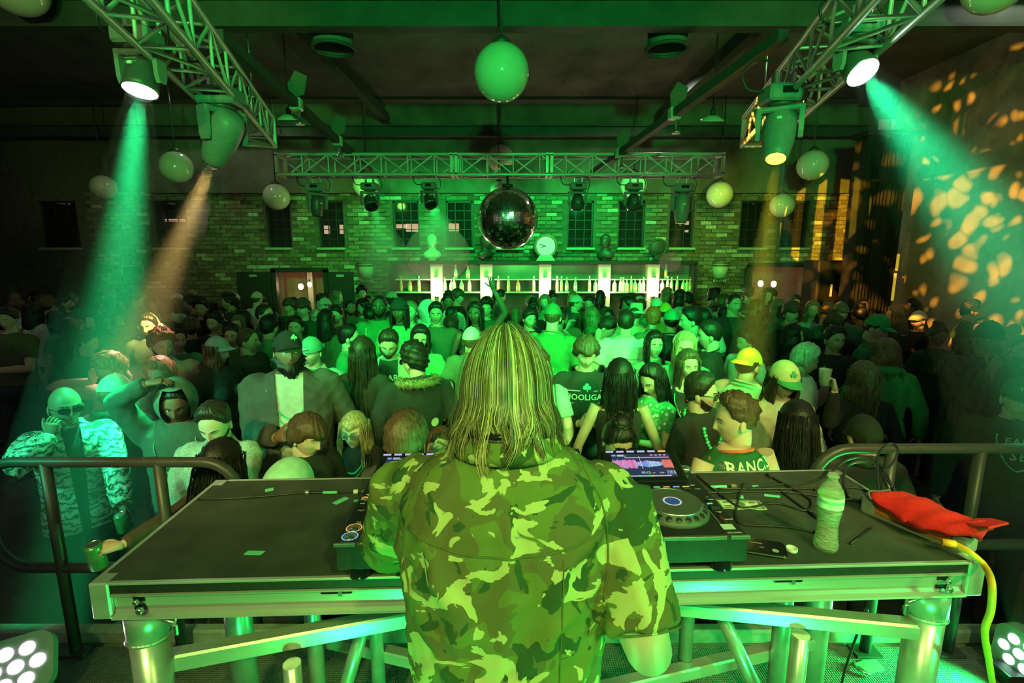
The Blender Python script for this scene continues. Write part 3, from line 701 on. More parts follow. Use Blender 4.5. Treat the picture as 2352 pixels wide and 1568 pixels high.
# ------------------------------------------------------------------ globes
GL = [(1152, 167, 125, .50, 'big white globe lamp hanging in the top centre'), (38, -32, 120, .50, 'globe lamp cut off by the top left corner'), (2288, -40, 125, .50, 'globe lamp cut off by the top right corner'),
      (405, 384, 70, .50, 'globe lamp between the two left light beams'), (238, 430, 50, .46, 'dim globe lamp behind the left green beam'), (635, 452, 46, .50, 'globe lamp below the left truss end'),
      (1150, 364, 60, .52, 'globe lamp behind the middle of the straight truss'), (841, 425, 50, .50, 'globe lamp behind the left truss lamp'), (1455, 425, 50, .50, 'globe lamp behind the right truss lamp'),
      (1146, 436, 40, .33, 'globe lamp peeping over the mirror ball'), (1866, 379, 66, .50, 'globe lamp right of the yellow beam'), (2027, 430, 56, .50, 'globe lamp at the edge of the teal beam'),
      (1653, 447, 46, .50, 'globe lamp right of the bar windows'), (1796, 472, 37, .46, 'small globe lamp inside the slim teal beam')]
g_me = MB().lathe([(.16, 1.0), (.30, .955), (.34, .93)] + [(math.sin(a), math.cos(a)) for a in [.40 + (PI - .405) * k / 26 for k in range(27)]], 40).mesh('glass_globe', M['globe'])
f_me = MB().lathe([(.10, 1.22), (.32, 1.06), (.34, .92), (.2, .90)], 24).mesh('fitter', M['globe_top'])
for px, py, dpx, dia, lab in GL:
    Y = min(dia * FPX / dpx * (1.0 + 0.08 * (784 - py) / 784), 10.2); p = P(px, py, Y)
    o = thing('globe_lamp', lab, 'lamp', p, 0, 'white globe lamps'); r = dia / 2
    a = link('glass_globe', g_me, o); a.scale = (r, r, r)
    b = link('fitter', f_me, o); b.scale = (r, r, r)
    top = 5.4 - p.z
    if top > r: MB().tube([(0, 0, r * 1.15), (0, 0, top)], .012, 8).build('stem', M['globe_top'], o)
# ------------------------------------------------------------------ mirror ball
p = P(1166, 502, TY); R_ = 69 / FPX * (TY * math.cos(PITCH))
mbm = mat('mirror_tile', (.85, .87, .85), .14, 1.0, .05, 40)
ball = thing('mirror_ball', 'large mirror ball hanging from the straight truss', 'mirror ball', p)
b = MB(); nv = 44; rb = random.Random(2)
for i in range(nv):
    a0, a1 = PI * i / nv, PI * (i + 1) / nv; nu = max(4, int(2 * nv * math.sin((a0 + a1) / 2)))
    for j in range(nu):
        g = .10; b0, b1 = 2 * PI * (j + g / 2) / nu, 2 * PI * (j + 1 - g / 2) / nu; t0, t1 = a0 + (a1 - a0) * g / 2, a1 - (a1 - a0) * g / 2
        q = [Vector((math.sin(t) * math.cos(u), math.sin(t) * math.sin(u), math.cos(t))) * R_ for t, u in ((t0, b0), (t0, b1), (t1, b1), (t1, b0))]
        c = sum(q, Vector()) / 4; n_ = c.normalized(); ax_ = Vector((rb.gauss(0, 1), rb.gauss(0, 1), rb.gauss(0, 1))).normalized(); Q = Matrix.Rotation(rb.gauss(0, .035), 3, ax_)
        b.add([c + Q @ (w - c) for w in q], [(0, 3, 2, 1)])
o = b.build('mirror_tiles', mbm, ball, fix=False); o['kind'] = 'stuff'
MB().sphere((0, 0, 0), R_ * .992, 40, 24).build('core', M['globe_top'], ball)
MB().lathe([(.09, R_ * .98), (.09, R_ + .04), (.02, R_ + .05), (.02, zb_ + .15 - p.z)], 16).build('hanger', M['steel_black'], ball)
MB().box((0, 0, zb_ + .12 - p.z), (.22, .16, .14), bev=.01).build('motor', M['steel_black'], ball)
# ------------------------------------------------------------------ deck table
def Pz(px, py, z):
    u, v = (px - CXP) / FPX, (CYP - py) / FPX; c, s = math.cos(PITCH), math.sin(PITCH)
    dy, dz = c + v * s, -s + v * c; k = (z - CAM_Z) / dz
    return Vector((u * k, dy * k, z))
TT = CAM_Z - 0.847
def T(px, py, h=0.0): return Pz(px, py, TT + h)
YAW = 0.039
tbl = thing('deck_table', 'long aluminium-framed stage deck used as the performer\'s table', 'table', (0.111, 1.234, STAGE_Z), YAW)
H = TT - STAGE_Z; TW, TD = 2.44, 0.605
MB().box((0, TD / 2, H - .006), (TW - .03, TD - .012, .012)).build('deck_top', M['deck_top'], tbl)
def rail_profile(name, x0, x1, y, front):
    """edge extrusion: bright lip, black strip, recessed web, bottom flange"""
    g = -1 if front else 1
    MB().box(((x0 + x1) / 2, y + g * .000, H - .0025), (x1 - x0, .012, .007), bev=.001).build('top_lip', M['alu'], tbl)
    MB().box(((x0 + x1) / 2, y - g * .004, H - .019), (x1 - x0, .012, .026)).build('edge_strip', M['plywood_edge'], tbl)
    ch = MB()
    prof = [(.0, -.034), (.006, -.036), (.006, -.040), (-.006, -.043), (-.008, -.085), (-.004, -.094), (.010, -.098), (.012, -.103), (-.03, -.103), (-.03, -.034)]
    L = x1 - x0; n = len(prof)
    vs_ = [(x0, y + g * -(-a) if False else y + g * a, H + z) for a, z in prof] + [(x1, y + g * a, H + z) for a, z in prof]
    ch.add(vs_, [tuple(range(n)), tuple(range(2 * n - 1, n - 1, -1))] + [(j, (j + 1) % n, n + (j + 1) % n, n + j) for j in range(n)])
    return ch.build('channel', M['alu'], tbl)
rf = rail_profile('front', -TW / 2 + .05, TW / 2 - .05, 0.0, True)
rail_profile('back', -TW / 2 + .05, TW / 2 - .05, TD, False)
for sx in (-1, 1):
    MB().box((sx * (TW / 2 - .013), TD / 2, H - .053), (.026, TD - .08, .1), bev=.003).build('side_channel', M['alu'], tbl)
    MB().box((sx * (TW / 2 - .009), TD / 2, H - .003), (.012, TD - .08, .008)).build('top_lip', M['alu'], tbl)
    for y in (.018, TD - .018):
        MB().box((sx * (TW / 2 - .024), y, H - .052), (.05, .05, .106), bev=.004).build('corner_block', M['alu'], tbl)
for x in (-1.10, 1.11):
    for dz, rr in ((-.052, .008), (-.078, .010)):
        b = MB().lathe([(rr, 0), (rr, .010), (rr * .6, .012)], 6, (x + (.006 if dz < -.06 else 0), -.006, H + dz), Matrix.Rotation(PI / 2, 3, 'X')).build('bolt', M['metal_bright'], tbl)
        MB().box((x - .002, .005, H + dz), (.03, .004, .013)).build('bolt_slot', M['gloss_black'], b)
for x in (-.585, .66):
    sl = MB().box((x, .0045, H - .049), (.085, .008, .011), bev=.004).build('lock_slot', M['gloss_black'], tbl)
    MB().box((x + .012, -.001, H - .049), (.010, .006, .012)).build('lock_pin', M['metal_bright'], sl)
# legs: sleeves, tubes, folding braces
LEGX = 1.145
ZB = H - .105
for sx in (-1, 1):
    for y in (.075, TD - .075):
        leg = MB().lathe([(.048, ZB - .10), (.048, ZB - .10), (.048, 0.02)], 24, (sx * LEGX, y, 0)).build('leg', M['alu_tube'], tbl)
        MB().lathe([(.052, ZB), (.052, ZB - .115)], 24, (sx * LEGX, y, 0)).build('leg_socket', M['alu_tube'], leg)
        MB().tube([(sx * LEGX + .051 * math.cos(a), y + .051 * math.sin(a), ZB - .117 - .006 * math.sin(a)) for a in [2 * PI * k / 24 for k in range(24)]], .005, 6, loop=True).build('weld_bead', M['weld'], leg)
        MB().lathe([(.055, 0), (.055, .02), (.04, .025)], 20, (sx * LEGX, y, 0)).build('foot', M['rubber'], leg)
        if y < .2:
            sc = MB().tube([(sx * LEGX - sx * .045, y - .03, ZB - .035), (sx * LEGX - sx * .115, y - .055, ZB - .035)], .006, 8).build('clamp_screw', M['metal_bright'], leg)
            for s2 in (-1, 1):
                MB().box((sx * LEGX - sx * .115, y - .055, ZB - .035 + s2 * .022), (.014, .008, .034), bev=.003).build('wing', M['metal_bright'], sc)
def bar(name, a, b, w, h):
    a, b = Vector(a), Vector(b); d = b - a; R = d.to_track_quat('Y', 'Z').to_matrix()
    return MB().box((a + b) / 2, (w, d.length, h), R, bev=.006).build(name, M['alu'], tbl)
def loc(x, Y, z):
    """world point to table-local"""
    p = Matrix.Rotation(-YAW, 3, 'Z') @ (Vector((x, Y, z)) - Vector((0.111, 1.234, STAGE_Z)))
    return p
zl, zr = 1.215, 1.285
bl = bar('brace_bar', loc(-1.03, 1.30, zl), loc(.02, 1.56, zl + .02), .05, .055)
br = bar('brace_bar', loc(1.24, 1.345, zr), loc(.05, 1.52, zr), .05, .05)
for c, p in ((loc(-1.05, 1.29, zl), bl), (loc(1.255, 1.345, zr), br)):
    MB().tube(smooth_path([c + Vector((0, -.03, -.035)), c + Vector((0, -.032, .0)), c + Vector((0, -.02, .035)), c + Vector((0, .03, .035))], 5), .006, 7).build('weld_bead', M['weld'], p)
bar('lower_bar', loc(.1, 1.50, .86), loc(1.25, 1.80, .86), .05, .05)
bar('lower_bar', loc(-.75, 1.80, .86), loc(.25, 1.52, .86), .05, .05)
def ptube(a, b, r=.026): return MB().tube([loc(*a), loc(*b)], r, 16).build('brace_tube', M['alu_tube'], tbl)
ptube((-.665, 1.325, zl - .03), (-.665, 1.325, .56)); ptube((.885, 1.36, zr - .03), (.885, 1.36, .56))
ptube((-.74, 1.66, ZB + STAGE_Z), (-.74, 1.66, .56), .03); ptube((-.52, 1.70, ZB + STAGE_Z), (-.52, 1.70, .56), .026)
ptube((.66, 1.68, ZB + STAGE_Z), (.66, 1.68, .87), .026); ptube((1.03, 1.70, ZB + STAGE_Z), (1.03, 1.70, .56), .032)
ptube((.69, 1.60, zr - .03), (.95, 1.50, .70), .024); ptube((-.5, 1.60, zl - .02), (-.66, 1.52, .66), .024)
ptube((1.24, 1.80, ZB + STAGE_Z), (1.24, 1.80, .80), .010)
# ------------------------------------------------------------------ players and mixer
M['screen_bg'] = mat('player_screen', (.01, .012, .03), .2, emit=(.020, .028, .075), estr=1.0)
def em(name, c, s=1.0): return mat(name, (.02, .02, .02), .4, emit=c, estr=s)
SCR = {'pink': em('wave_pink', (.95, .22, .55), .9), 'lilac': em('wave_lilac', (.6, .5, .95), .9), 'blue': em('wave_blue', (.22, .42, .95), .9), 'pale': em('wave_pale', (.65, .85, 1.0), .9), 'red': em('wave_red', (1.0, .22, .16), .9), 'white': em('screen_text', (.9, .95, 1.0), .9), 'orange': em('screen_orange', (1, .4, .1), .8), 'green': em('led_green', (.1, 1.0, .3), .8), 'cyan': em('led_cyan', (.3, .9, 1.0), .7), 'amber': em('led_amber', (1, .55, .1), .9), 'led_white': em('led_ring', (.75, .78, 1.0), 1.0)}
DW, DD, DHt = .329, .455, .078
def player(label, loc_, lit=True):
    t = thing('media_player', label, 'dj player', loc_, YAW); wr = random.Random(5)
    z0 = .042; zt = z0 + DHt
    MB().box((0, DD / 2, z0 + DHt / 2), (DW, DD, DHt), bev=.006).build('body', M['plastic_black'], t)
    for sx in (-1, 1):
        for y in (.05, DD - .05):
            MB().lathe([(.030, 0), (.032, .006), (.032, .036), (.026, .046)], 20, (sx * (DW / 2 - .05), y, 0)).build('foot', M['gloss_black'], t)
    # bright front edge strip in three lengths
    for a, b in ((-DW / 2, -DW / 2 + .055), (-DW / 2 + .066, DW / 2 - .062), (DW / 2 - .052, DW / 2)):
        MB().box(((a + b) / 2, -.001, zt - .004), (b - a, .006, .010), bev=.001).build('edge_strip', M['metal_bright'], t)
    # raised display
    R = Matrix.Rotation(.34, 3, 'X'); c = Vector((-.012, DD - .085, zt + .026)); SW, SH = .255, .150
    ds = MB().box(c, (SW, SH, .030), R, bev=.004).box(c + Vector((0, .05, -.03)), (SW - .02, .06, .07)).build('display', M['gloss_black'], t)
    up = R @ Vector((0, 0, 1)); yv = R @ Vector((0, 1, 0)); xv = Vector((1, 0, 0)); o3 = c + up * .0156
    def on(x, y, h=0.0): return o3 + xv * x + yv * y + up * h
    def quad(mb, x0, x1, y0, y1, h, mi): mb.add([on(x0, y0, h), on(x1, y0, h), on(x1, y1, h), on(x0, y1, h)], [(0, 1, 2, 3)], mi)
    a = .100
    q = MB(); quad(q, -a, a, -.056, .052, .0002, 0); q.build('screen', M['screen_bg'], ds)
    mats = list(SCR.values()); idx = {k: i for i, k in enumerate(SCR)}
    w = MB()
    nb = 190
    for k in range(nb):
        x = -a + 2 * a * k / nb; u = k / nb
        colr = 'pink' if u < .36 else 'lilac' if u < .48 else ('pale' if wr.random() < .45 else 'blue') if u < .83 else 'red'
        if u < .3 and wr.random() < .3: colr = 'lilac'
        hh = (.020 if u < .4 or u > .83 else .017 * (1 - .55 * abs((u - .60) / .23))) * (.75 + .35 * wr.random())
        quad(w, x, x + 2 * a / nb * .8, -hh + .004, hh + .004, .0004, idx[colr])
    quad(w, -a + .045, a - .004, .032, .037, .0004, idx['pink']); quad(w, -.006, -.0048, -.020, .040, .0008, idx['white'])
    quad(w, -a + .03, a - .02, -.0535, -.0490, .0004, idx['lilac'])
    for u, cc in ((.2, 'red'), (.35, 'green'), (.5, 'green'), (.56, 'amber'), (.7, 'orange')):
        quad(w, -a + 2 * a * u, -a + 2 * a * u + .012, -.0545, -.0485, .0006, idx[cc])
    for x in (.035, .05, .065, .08): quad(w, x, x + .009, .0435, .048, .0004, idx['lilac'])
    for x0, x1, y0, y1 in ((-a + .004, -a + .017, .042, .050), (-a + .022, -a + .045, .046, .049), (-a + .022, -a + .052, .0415, .0435)): quad(w, x0, x1, y0, y1, .0004, idx['white' if x1 > -a + .02 else 'blue'])
    for x0, x1 in ((.070, .097),):
        for (xa, xb, ya, yb) in ((x0, x1, -.029, -.0282), (x0, x1, -.0452, -.0444), (x0, x0 + .0008, -.0452, -.0282), (x1 - .0008, x1, -.0452, -.0282)): quad(w, xa, xb, ya, yb, .0005, idx['white'])
    w.build('waveform', mats, ds, fix=False)
    if lit:
        for s_, x, y, sz in (('03:12', .0, -.037, .0135), ('.136', .024, -.0385, .007), ('0.00', .052, -.038, .0085), ('130.0', .084, -.0372, .0115), ('1', -a + .012, -.038, .011), ('PLAY', -a + .028, -.0385, .006)):
            me = text_mesh(s_, sz, 0); me.materials.append(SCR['white']); tx = link('screen_text', me, ds)
            tx.matrix_local = Matrix.Translation(on(x, y, .0008)) @ R.to_4x4()
    for k in range(6):
        MB().box(on(-.10 + .036 * k, .064, .001), (.026, .007, .003), R, bev=.001).build('button', SCR['lilac'] if k < 5 else SCR['amber'], ds)
    # hot cue pads
    for k, cc in enumerate(('red', 'cyan', 'green', 'blue', 'green', 'orange', 'blue', 'amber')):
        MB().box((-.118 + .031 * k, DD - .188, zt + .003), (.024, .010, .006), bev=.002).build('cue_pad', M['rubber'], t)
        MB().box((-.118 + .031 * k, DD - .1805, zt + .0045), (.020, .002, .005)).build('pad_light', SCR[cc], t)
    # jog wheel
    jc = Vector((.005, .138, zt)); jr = .103
    jog = MB().lathe([(jr, 0), (jr, .006), (jr - .003, .012), (jr - .021, .027), (jr - .023, .029)], 64, jc).build('jog_wheel', M['jog_rubber'], t)
    MB().lathe([(jr - .021, .026), (jr - .0215, .0305), (jr - .0255, .0305), (jr - .026, .026)], 64, jc, caps=False).build('jog_ring', M['metal_bright'], jog)
    MB().lathe([(.0005, .0285), (jr - .0255, .0285)], 48, jc).build('jog_platter', mat('matte_platter', (.012, .012, .013), .55, spec=.2), jog)
    MB().lathe([(.0215, .0290), (.0265, .0290)], 40, jc, caps=False).build('jog_light_ring', SCR['led_white'], jog)
    MB().lathe([(.0005, .0290), (.018, .0290)], 32, jc).build('jog_screen', em('jog_centre', (.05, .14, .28), .7), jog)
    for k in range(22):
        an = 2 * PI * k / 22; rr = jr - .0115
        p = jc + Vector((rr * math.cos(an), rr * math.sin(an), .0185))
        MB().sphere(p, .0092, 10, 6, R=Matrix.Rotation(an, 3, 'Z') @ Matrix.Rotation(.82, 3, 'Y'), sc=(1, 1, .25)).build('dimple', M['plastic_black'], jog)
    # pitch fader, small controls
    fx = DW / 2 - .034
    MB().box((fx, .115, zt + .0004), (.012, .155, .001)).build('fader_slot', M['gloss_black'], t)
    MB().box((fx, .14, zt + .006), (.026, .02, .012), bev=.002).build('fader_cap', M['rubber'], t)
    MB().box((fx - .018, .11, zt + .0005), (.0012, .155, .001)).build('scale_line', M['grey_print'], t)
    MB().box((fx - .005, .044, zt + .0006), (.034, .026, .001), bev=.0003).build('sticker', M['white_plastic'], t)
    for k in range(26):
        x, y = wr.choice((-1, -1, 1)) * (DW / 2 - .012 - wr.random() * .028), .07 + wr.random() * .23
        MB().box((x, y, zt + .0006), (.008 + .012 * wr.random(), .0018, .0008)).build('print_mark', M['white_print' if k % 3 else 'grey_print'], t)
    MB().lathe([(.018, 0), (.018, .014), (.015, .018), (.004, .018)], 24, (DW / 2 - .022, DD - .06, zt)).build('browse_knob', M['metal_bright'], t)
    for k, (y, cc) in enumerate(((.150, 'amber'),)):
        MB().lathe([(.0075, .001), (.010, .002)], 20, (-DW / 2 + .02, DD - .215, zt), caps=False).build('loop_light', SCR['orange'], t)
    for y, cc in ((.028, 'green'), (.068, 'amber')):
        x = -DW / 2 + .034
        MB().lathe([(.0005, .003), (.0165, .003), (.0165, 0)], 30, (x, y, zt)).build('button', M['metal_bright'], t)
        MB().lathe([(.0185, .0035), (.0215, .0035)], 34, (x, y, zt), caps=False).build('button_ring', SCR['amber' if cc == 'amber' else 'cyan'], t)
    MB().box((DW / 2 - .034, .17, zt + .002), (.016, .004, .003)).build('reset_light', SCR['green'], t)
    lettering('print', 'CDJ-3000X', .0085, M['white_print'], t, (DW / 2 - .034, .014, zt + .0008), (0, 0, 0), .0002)
    return t
pr = player('dj media player with lit touchscreen and large jog wheel right of the performer', (0.462, 1.205, TT))
pl = player('dj media player left of the performer, mostly hidden behind the arm', (-0.292, 1.180, TT))
mx = thing('dj_mixer', 'black mixer between the two media players, hidden behind the performer', 'mixer', (0.085, 1.215, TT), YAW)
MB().box((0, .22, .055), (.32, .42, .09), bev=.006).build('body', M['plastic_black'], mx)
for sx in (-1, 1):
    for y in (.05, .39): MB().lathe([(.02, 0), (.02, .012)], 14, (sx * .12, y, 0)).build('foot', M['rubber'], mx)
for i in range(4):
    for j in range(5):
        MB().lathe([(.009, 0), (.008, .016), (.002, .017)], 12, (-.09 + .06 * i, .16 + .05 * j, .10)).build('knob', M['rubber'], mx)
    MB().box((-.09 + .06 * i, .07, .104), (.014, .02, .012), bev=.002).build('fader', M['rubber'], mx)
MB().box((.15, .40, .13), (.02, .03, .12)).build('side_riser', M['plastic_black'], mx)
lettering('print', 'TEILE', .033, M['white_print'], mx, (.1505, .3845, .135), (PI / 2, -PI / 2, .0), .0006, True)
# ------------------------------------------------------------------ things lying on the table
def lay(name, label, cat, px, py, rz=0, h=0.0, group=None):
    p = T(px, py); p.z = TT + h
    return thing(name, label, cat, p, rz, group)
# water bottle
def clear_plastic(name, tint, dif, fac, bump=0.0):
    m = mat(name, dif, .08, 0, .35 if bump else .05, 45, bump, 70, spec=.9, stretch=(.6, .6, 2.2)); nt = m.node_tree; t_ = nt.nodes.new('ShaderNodeBsdfTransparent'); t_.inputs[0].default_value = lin(tint)
    mx_ = nt.nodes.new('ShaderNodeMixShader'); mx_.inputs[0].default_value = fac; b_ = nt.nodes['Principled BSDF']
    nt.links.new(t_.outputs[0], mx_.inputs[1]); nt.links.new(b_.outputs[0], mx_.inputs[2]); nt.links.new(mx_.outputs[0], nt.nodes['Material Output'].inputs['Surface']); return m
M['pet'] = clear_plastic('clear_bottle_plastic', (.93, .97, .93), (.85, .9, .8), .24, .9)
M['water'] = clear_plastic('water', (.74, .90, .72), (.6, .7, .55), .12, .9)
b = lay('water_bottle', 'uncapped clear plastic water bottle standing on the deck table', 'bottle', 1895, 1258)
prof = [(.022, .006), (.029, .0), (.033, .012)]
for k in range(10):
    z = .022 + k * .0105; w_ = .0325 - .005 * math.sin(PI * min(1, k / 9.0)); prof += [(w_, z), (w_ - .0022, z + .005)]
prof += [(.033, .130), (.0335, .135), (.0335, .172), (.030, .184), (.020, .202), (.0125, .212), (.0125, .222), (.0155, .223), (.0155, .227), (.0125, .228), (.0125, .232)]
MB().lathe(prof, 36, caps=True).build('bottle_shell', M['pet'], b)
MB().lathe([(max(.001, r - .0012), z + .0015) for r, z in prof if z < .168] + [(.0315, .170), (.0005, .170)], 36).build('water_fill', M['water'], b)
M['label_print'] = mat('bottle_label_paper', (.60, .85, .66), .5, 0, .35, 45, stretch=(1, 1, .4))
MB().lathe([(.0340, .134), (.0340, .168)], 36, caps=False).build('bottle_label', M['label_print'], b)
MB().lathe([(.0344, .150), (.0344, .158)], 36, caps=False).build('label_stripe', M['tape'], b)
c = lay('bottle_cap', 'white bottle cap lying on the table beside the water bottle', 'cap', 1818, 1266)
MB().lathe([(.001, .002), (.0135, .001), (.0155, .004), (.0155, .011), (.0140, .0115), (.0135, .005), (.001, .004)], 28).build('cap_disc', M['white_plastic'], c)
MB().tube([(.0147 * math.cos(a), .0147 * math.sin(a), .011) for a in [2 * PI * k / 28 for k in range(28)]], .0012, 6, loop=True).build('cap_rim', M['white_plastic'], c)
ph = lay('smartphone', 'black smartphone lying face up by the right player', 'phone', 1738, 1262, -.30)
def rr(w, h, r, n=5):
    out = []
    for cx, cy, a0 in ((w / 2 - r, h / 2 - r, 0), (-w / 2 + r, h / 2 - r, PI / 2), (-w / 2 + r, -h / 2 + r, PI), (w / 2 - r, -h / 2 + r, 3 * PI / 2)):
        out += [(cx + r * math.cos(a0 + PI / 2 * k / n), cy + r * math.sin(a0 + PI / 2 * k / n)) for k in range(n + 1)]
    return out
MB().prism(rr(.150, .072, .012), .006, .0155, ).build('case', M['gloss_black'], ph)
MB().prism(rr(.142, .066, .010), .0155, .0160).build('glass', M['gloss_black'], ph)
MB().box((.02, -.0365, .010), (.10, .002, .004)).build('side_rail', M['metal_bright'], ph)
MB().prism([(.045 + .009 * math.cos(a), -.018 + .009 * math.sin(a)) for a in [2 * PI * k / 20 for k in range(20)]], .0160, .0163).build('screen_dot', M['grey_print'], ph)
for x, y, w_ in ((.0, .01, .03), (.01, -.01, .012), (-.03, .02, .02)): MB().box((x, y, .0161), (w_, .003, .0004)).build('screen_mark', M['grey_print'], ph)
# dollar bill
M['bill'] = mat('bank_note_paper', (.58, .62, .46), .8, 0, .2, 60); M['bill_ink'] = mat('bank_note_ink', (.13, .19, .12), .8)
bl_ = lay('bank_note', 'creased bank note lying under the cables', 'banknote', 1700, 1160, -.03, .001)
n = 16; g = MB()
rows_ = [[Vector((-.078 + .156 * i / n, -.033 + .066 * j / 6, .0015 + .0015 * math.sin(i * .8) + .0008 * math.sin(j * 2))) for i in range(n + 1)] for j in range(7)]
g.rings(rows_, closed=False); g.build('paper', M['bill'], bl_)
ink = MB()
for (x, y, w_, h_) in ((0, .028, .140, .004), (0, -.028, .14, .004), (-.070, 0, .005, .052), (.070, 0, .005, .052), (-.045, .012, .02, .010), (.045, .012, .02, .01), (-.045, -.014, .024, .006), (.046, -.014, .022, .006), (0, .02, .06, .004), (.0, -.018, .05, .003)):
    ink.box((x, y, .0042), (w_, h_, .0004))
ink.lathe([(.001, .0042), (.016, .0044)], 20)
ink.build('print', M['bill_ink'], bl_)
# gaffer tape scraps
for i, (px, py, w_, h_, rz, lab) in enumerate(((619, 1125, .03, .025, .5, 'diamond-shaped teal tape scrap near the far edge of the table'), (783, 1150, .025, .055, -.55, 'slanted teal tape scrap left of the left player'), (585, 1270, .055, .02, -.02, 'teal tape strip alone on the left front of the table'), (818, 1150, .016, .016, .4, 'tiny teal tape scrap touching the left player'),
                                 (1736, 1117, .026, .018, .1, 'small teal tape scrap among the cables at the back'), (1702, 1141, .018, .025, -.3, 'small teal tape scrap above the bank note'), (1774, 1139, .055, .018, -.25, 'torn teal tape strip right of the bank note'))):
    t = lay('tape_scrap', lab, 'tape', px, py, rz, .0006, 'teal tape scraps on the table')
    sh = [(-w_ / 2, -h_ / 2), (w_ * .4, -h_ / 2), (w_ / 2, h_ * .4), (w_ * .42, h_ / 2), (-w_ * .44, h_ / 2), (-w_ / 2, 0)]
    MB().prism(sh, 0, .0006).build('tape', M['tape'], t)
# thin stick
t = lay('stir_stick', 'thin black stick lying right of the water bottle', 'stick', 1978, 1232, .62)
MB().tube([(-.075, 0, .004), (.075, 0, .004)], .0032, 8).build('shaft', M['plastic_black'], t)
MB().sphere((-.075, 0, .004), .0042, 8, 6).build('tip', M['plastic_black'], t)
# cables
def cable(label, pts, r=.0036, h=.004, m=None, cat='cable', tips=True):
    w = [(T(p[0], p[1], p[2] if len(p) > 2 else h)) for p in pts]; base = w[0].copy()
    t = thing('cable', label, cat, base, 0, 'black cables on the table')
    MB().tube([p - base for p in smooth_path(w, 7)], r, 8).build('jacket', m or M['cable'], t)
    if tips: MB().tube([w[-1] - base, w[-1] - base + (w[-1] - w[-2]).normalized() * .03], r * 1.9, 8).build('strain_relief', M['rubber'], t)
    return t
cl = cable('cable with a metal connector crossing the left half of the table', [(455, 1146), (520, 1145), (600, 1140), (690, 1132), (740, 1131), (815, 1129), (838, 1127)], .0038)
bs = T(455, 1146, .004)
for px, ra, L_, m_ in ((700, .009, .018, M['metal_bright']), (742, .0052, .05, M['tape']), (812, .008, .016, M['white_plastic']), (830, .007, .02, M['metal_bright'])):
    p = T(px, 1131 if px < 800 else 1129, .006) - bs; MB().tube([p, p + Vector((L_, .002, 0))], ra, 12).build('connector', m_, cl)
cable('cable looping from behind the bank note to the bottle', [(1600, 1090), (1640, 1125), (1690, 1160), (1720, 1166), (1780, 1155), (1850, 1172), (1863, 1150), (1820, 1122), (1775, 1097)], .0040)
cable('thin cable bowing round the bank note to the front of the bottle', [(1708, 1110), (1695, 1150), (1690, 1185), (1705, 1203), (1780, 1208), (1830, 1213), (1868, 1222)], .0040)
cable('long cable rising in an arc over the right rail', [(1600, 1130), (1680, 1130), (1730, 1121), (1790, 1112), (1850, 1110, .004), (1900, 1090, .02), (1940, 1058, .05), (1990, 1050, .07), (2030, 1080, .045), (2050, 1120, .02)], .0040)
cable('straight cable running along the back of the table', [(1650, 1122), (1750, 1122), (1850, 1122), (1960, 1120), (2000, 1130)], .0036)
cable('second straight cable running behind the bottle', [(1650, 1130), (1780, 1128), (1860, 1136), (1970, 1150), (1985, 1150)], .0036)
cable('cable hooked over the table edge by the power strip', [(1870, 1125), (1930, 1120), (1950, 1140, .01), (1938, 1110, .03), (1945, 1070, .06), (1985, 1060, .075), (2020, 1080, .05), (2040, 1125, .03)], .0050)
cable('upright cable loop standing above the power strip', [(2020, 1140, .03), (2015, 1090, .06), (2018, 1040, .10), (2045, 1018, .125), (2063, 1035, .11), (2045, 1070, .08), (2030, 1085, .07), (2050, 1120, .04)], .0040)
cable('short dark cable under the bank note loop', [(1790, 1125), (1830, 1155), (1865, 1180)], .0036)
# connector pair by the right player
t = lay('cable_connector', 'teal-sleeved cable plug behind the right player', 'plug', 1650, 1121, YAW)
MB().tube([(-.03, 0, .006), (.03, 0, .006)], .006, 10).build('sleeve', M['tape'], t)
MB().box((.055, 0, .008), (.022, .016, .014), bev=.003).build('plug_body', M['lantern_trim'], t)
# power strip with a red pouch
pa, pb = T(1985, 1165), T(2235, 1268); d_ = (pb - pa); rz_ = math.atan2(d_.y, d_.x); Ls = d_.length
M['orange_plastic'] = mat('orange_plastic', (.75, .18, .03), .45)
ps = thing('power_strip', 'orange and grey power strip along the right edge of the table', 'power strip', (pa + pb) / 2, rz_)
MB().prism(rr(Ls, .075, .02), .0, .006).build('base_plate', M['alu'], ps)
MB().box((-Ls * .02, 0, .028), (Ls * .86, .055, .044), bev=.006).build('housing', M['orange_plastic'], ps)
for sx in (-1, 1):
    MB().prism(rr(.045, .068, .012), .006, .05, None, (sx * Ls * .42, 0, 0)).build('end_cap', M['stage_edge'], ps)
for k in range(4): MB().box((-Ls * .33 + k * .06, 0, .051), (.03, .03, .004)).build('socket', M['gloss_black'], ps)
M['red_fleece'] = mat('red_fleece', (.70, .014, .014), .95, 0, .12, 50, .3, 300)
pc = thing('pouch', 'empty bright red fleece pouch draped over the power strip', 'pouch', (pa + pb) / 2 + Vector((0, 0, .05)), rz_)
g = MB(); n = 26; rings_ = []
for i in range(n + 1):
    u = i / n; x = -Ls * .36 + u * Ls * .92
    hw = .050 + .035 * math.sin(PI * min(1, u * 1.15)) ** .8; zt_ = .022 + .018 * math.sin(PI * u) + (.03 * max(0, u - .80) / .20)
    if u > .82: hw *= 1 - (u - .82) * 1.4
    ring = []
    for j in range(16):
        a = 2 * PI * j / 16; yy = hw * math.cos(a); zz = zt_ * (math.sin(a) * .5 + .45)
        drop = -.030 * max(0, abs(yy) - .045) / .04
        ring.append(Vector((x + .012 * math.sin(a * 2 + u * 7), yy + .01 * math.sin(u * 6) - .03 * max(0, u - .7), zz + drop + .004 * math.sin(u * 23 + a * 3) + .006)))
    rings_.append(ring)
g.rings(rings_); g.build('fabric', M['red_fleece'], pc)
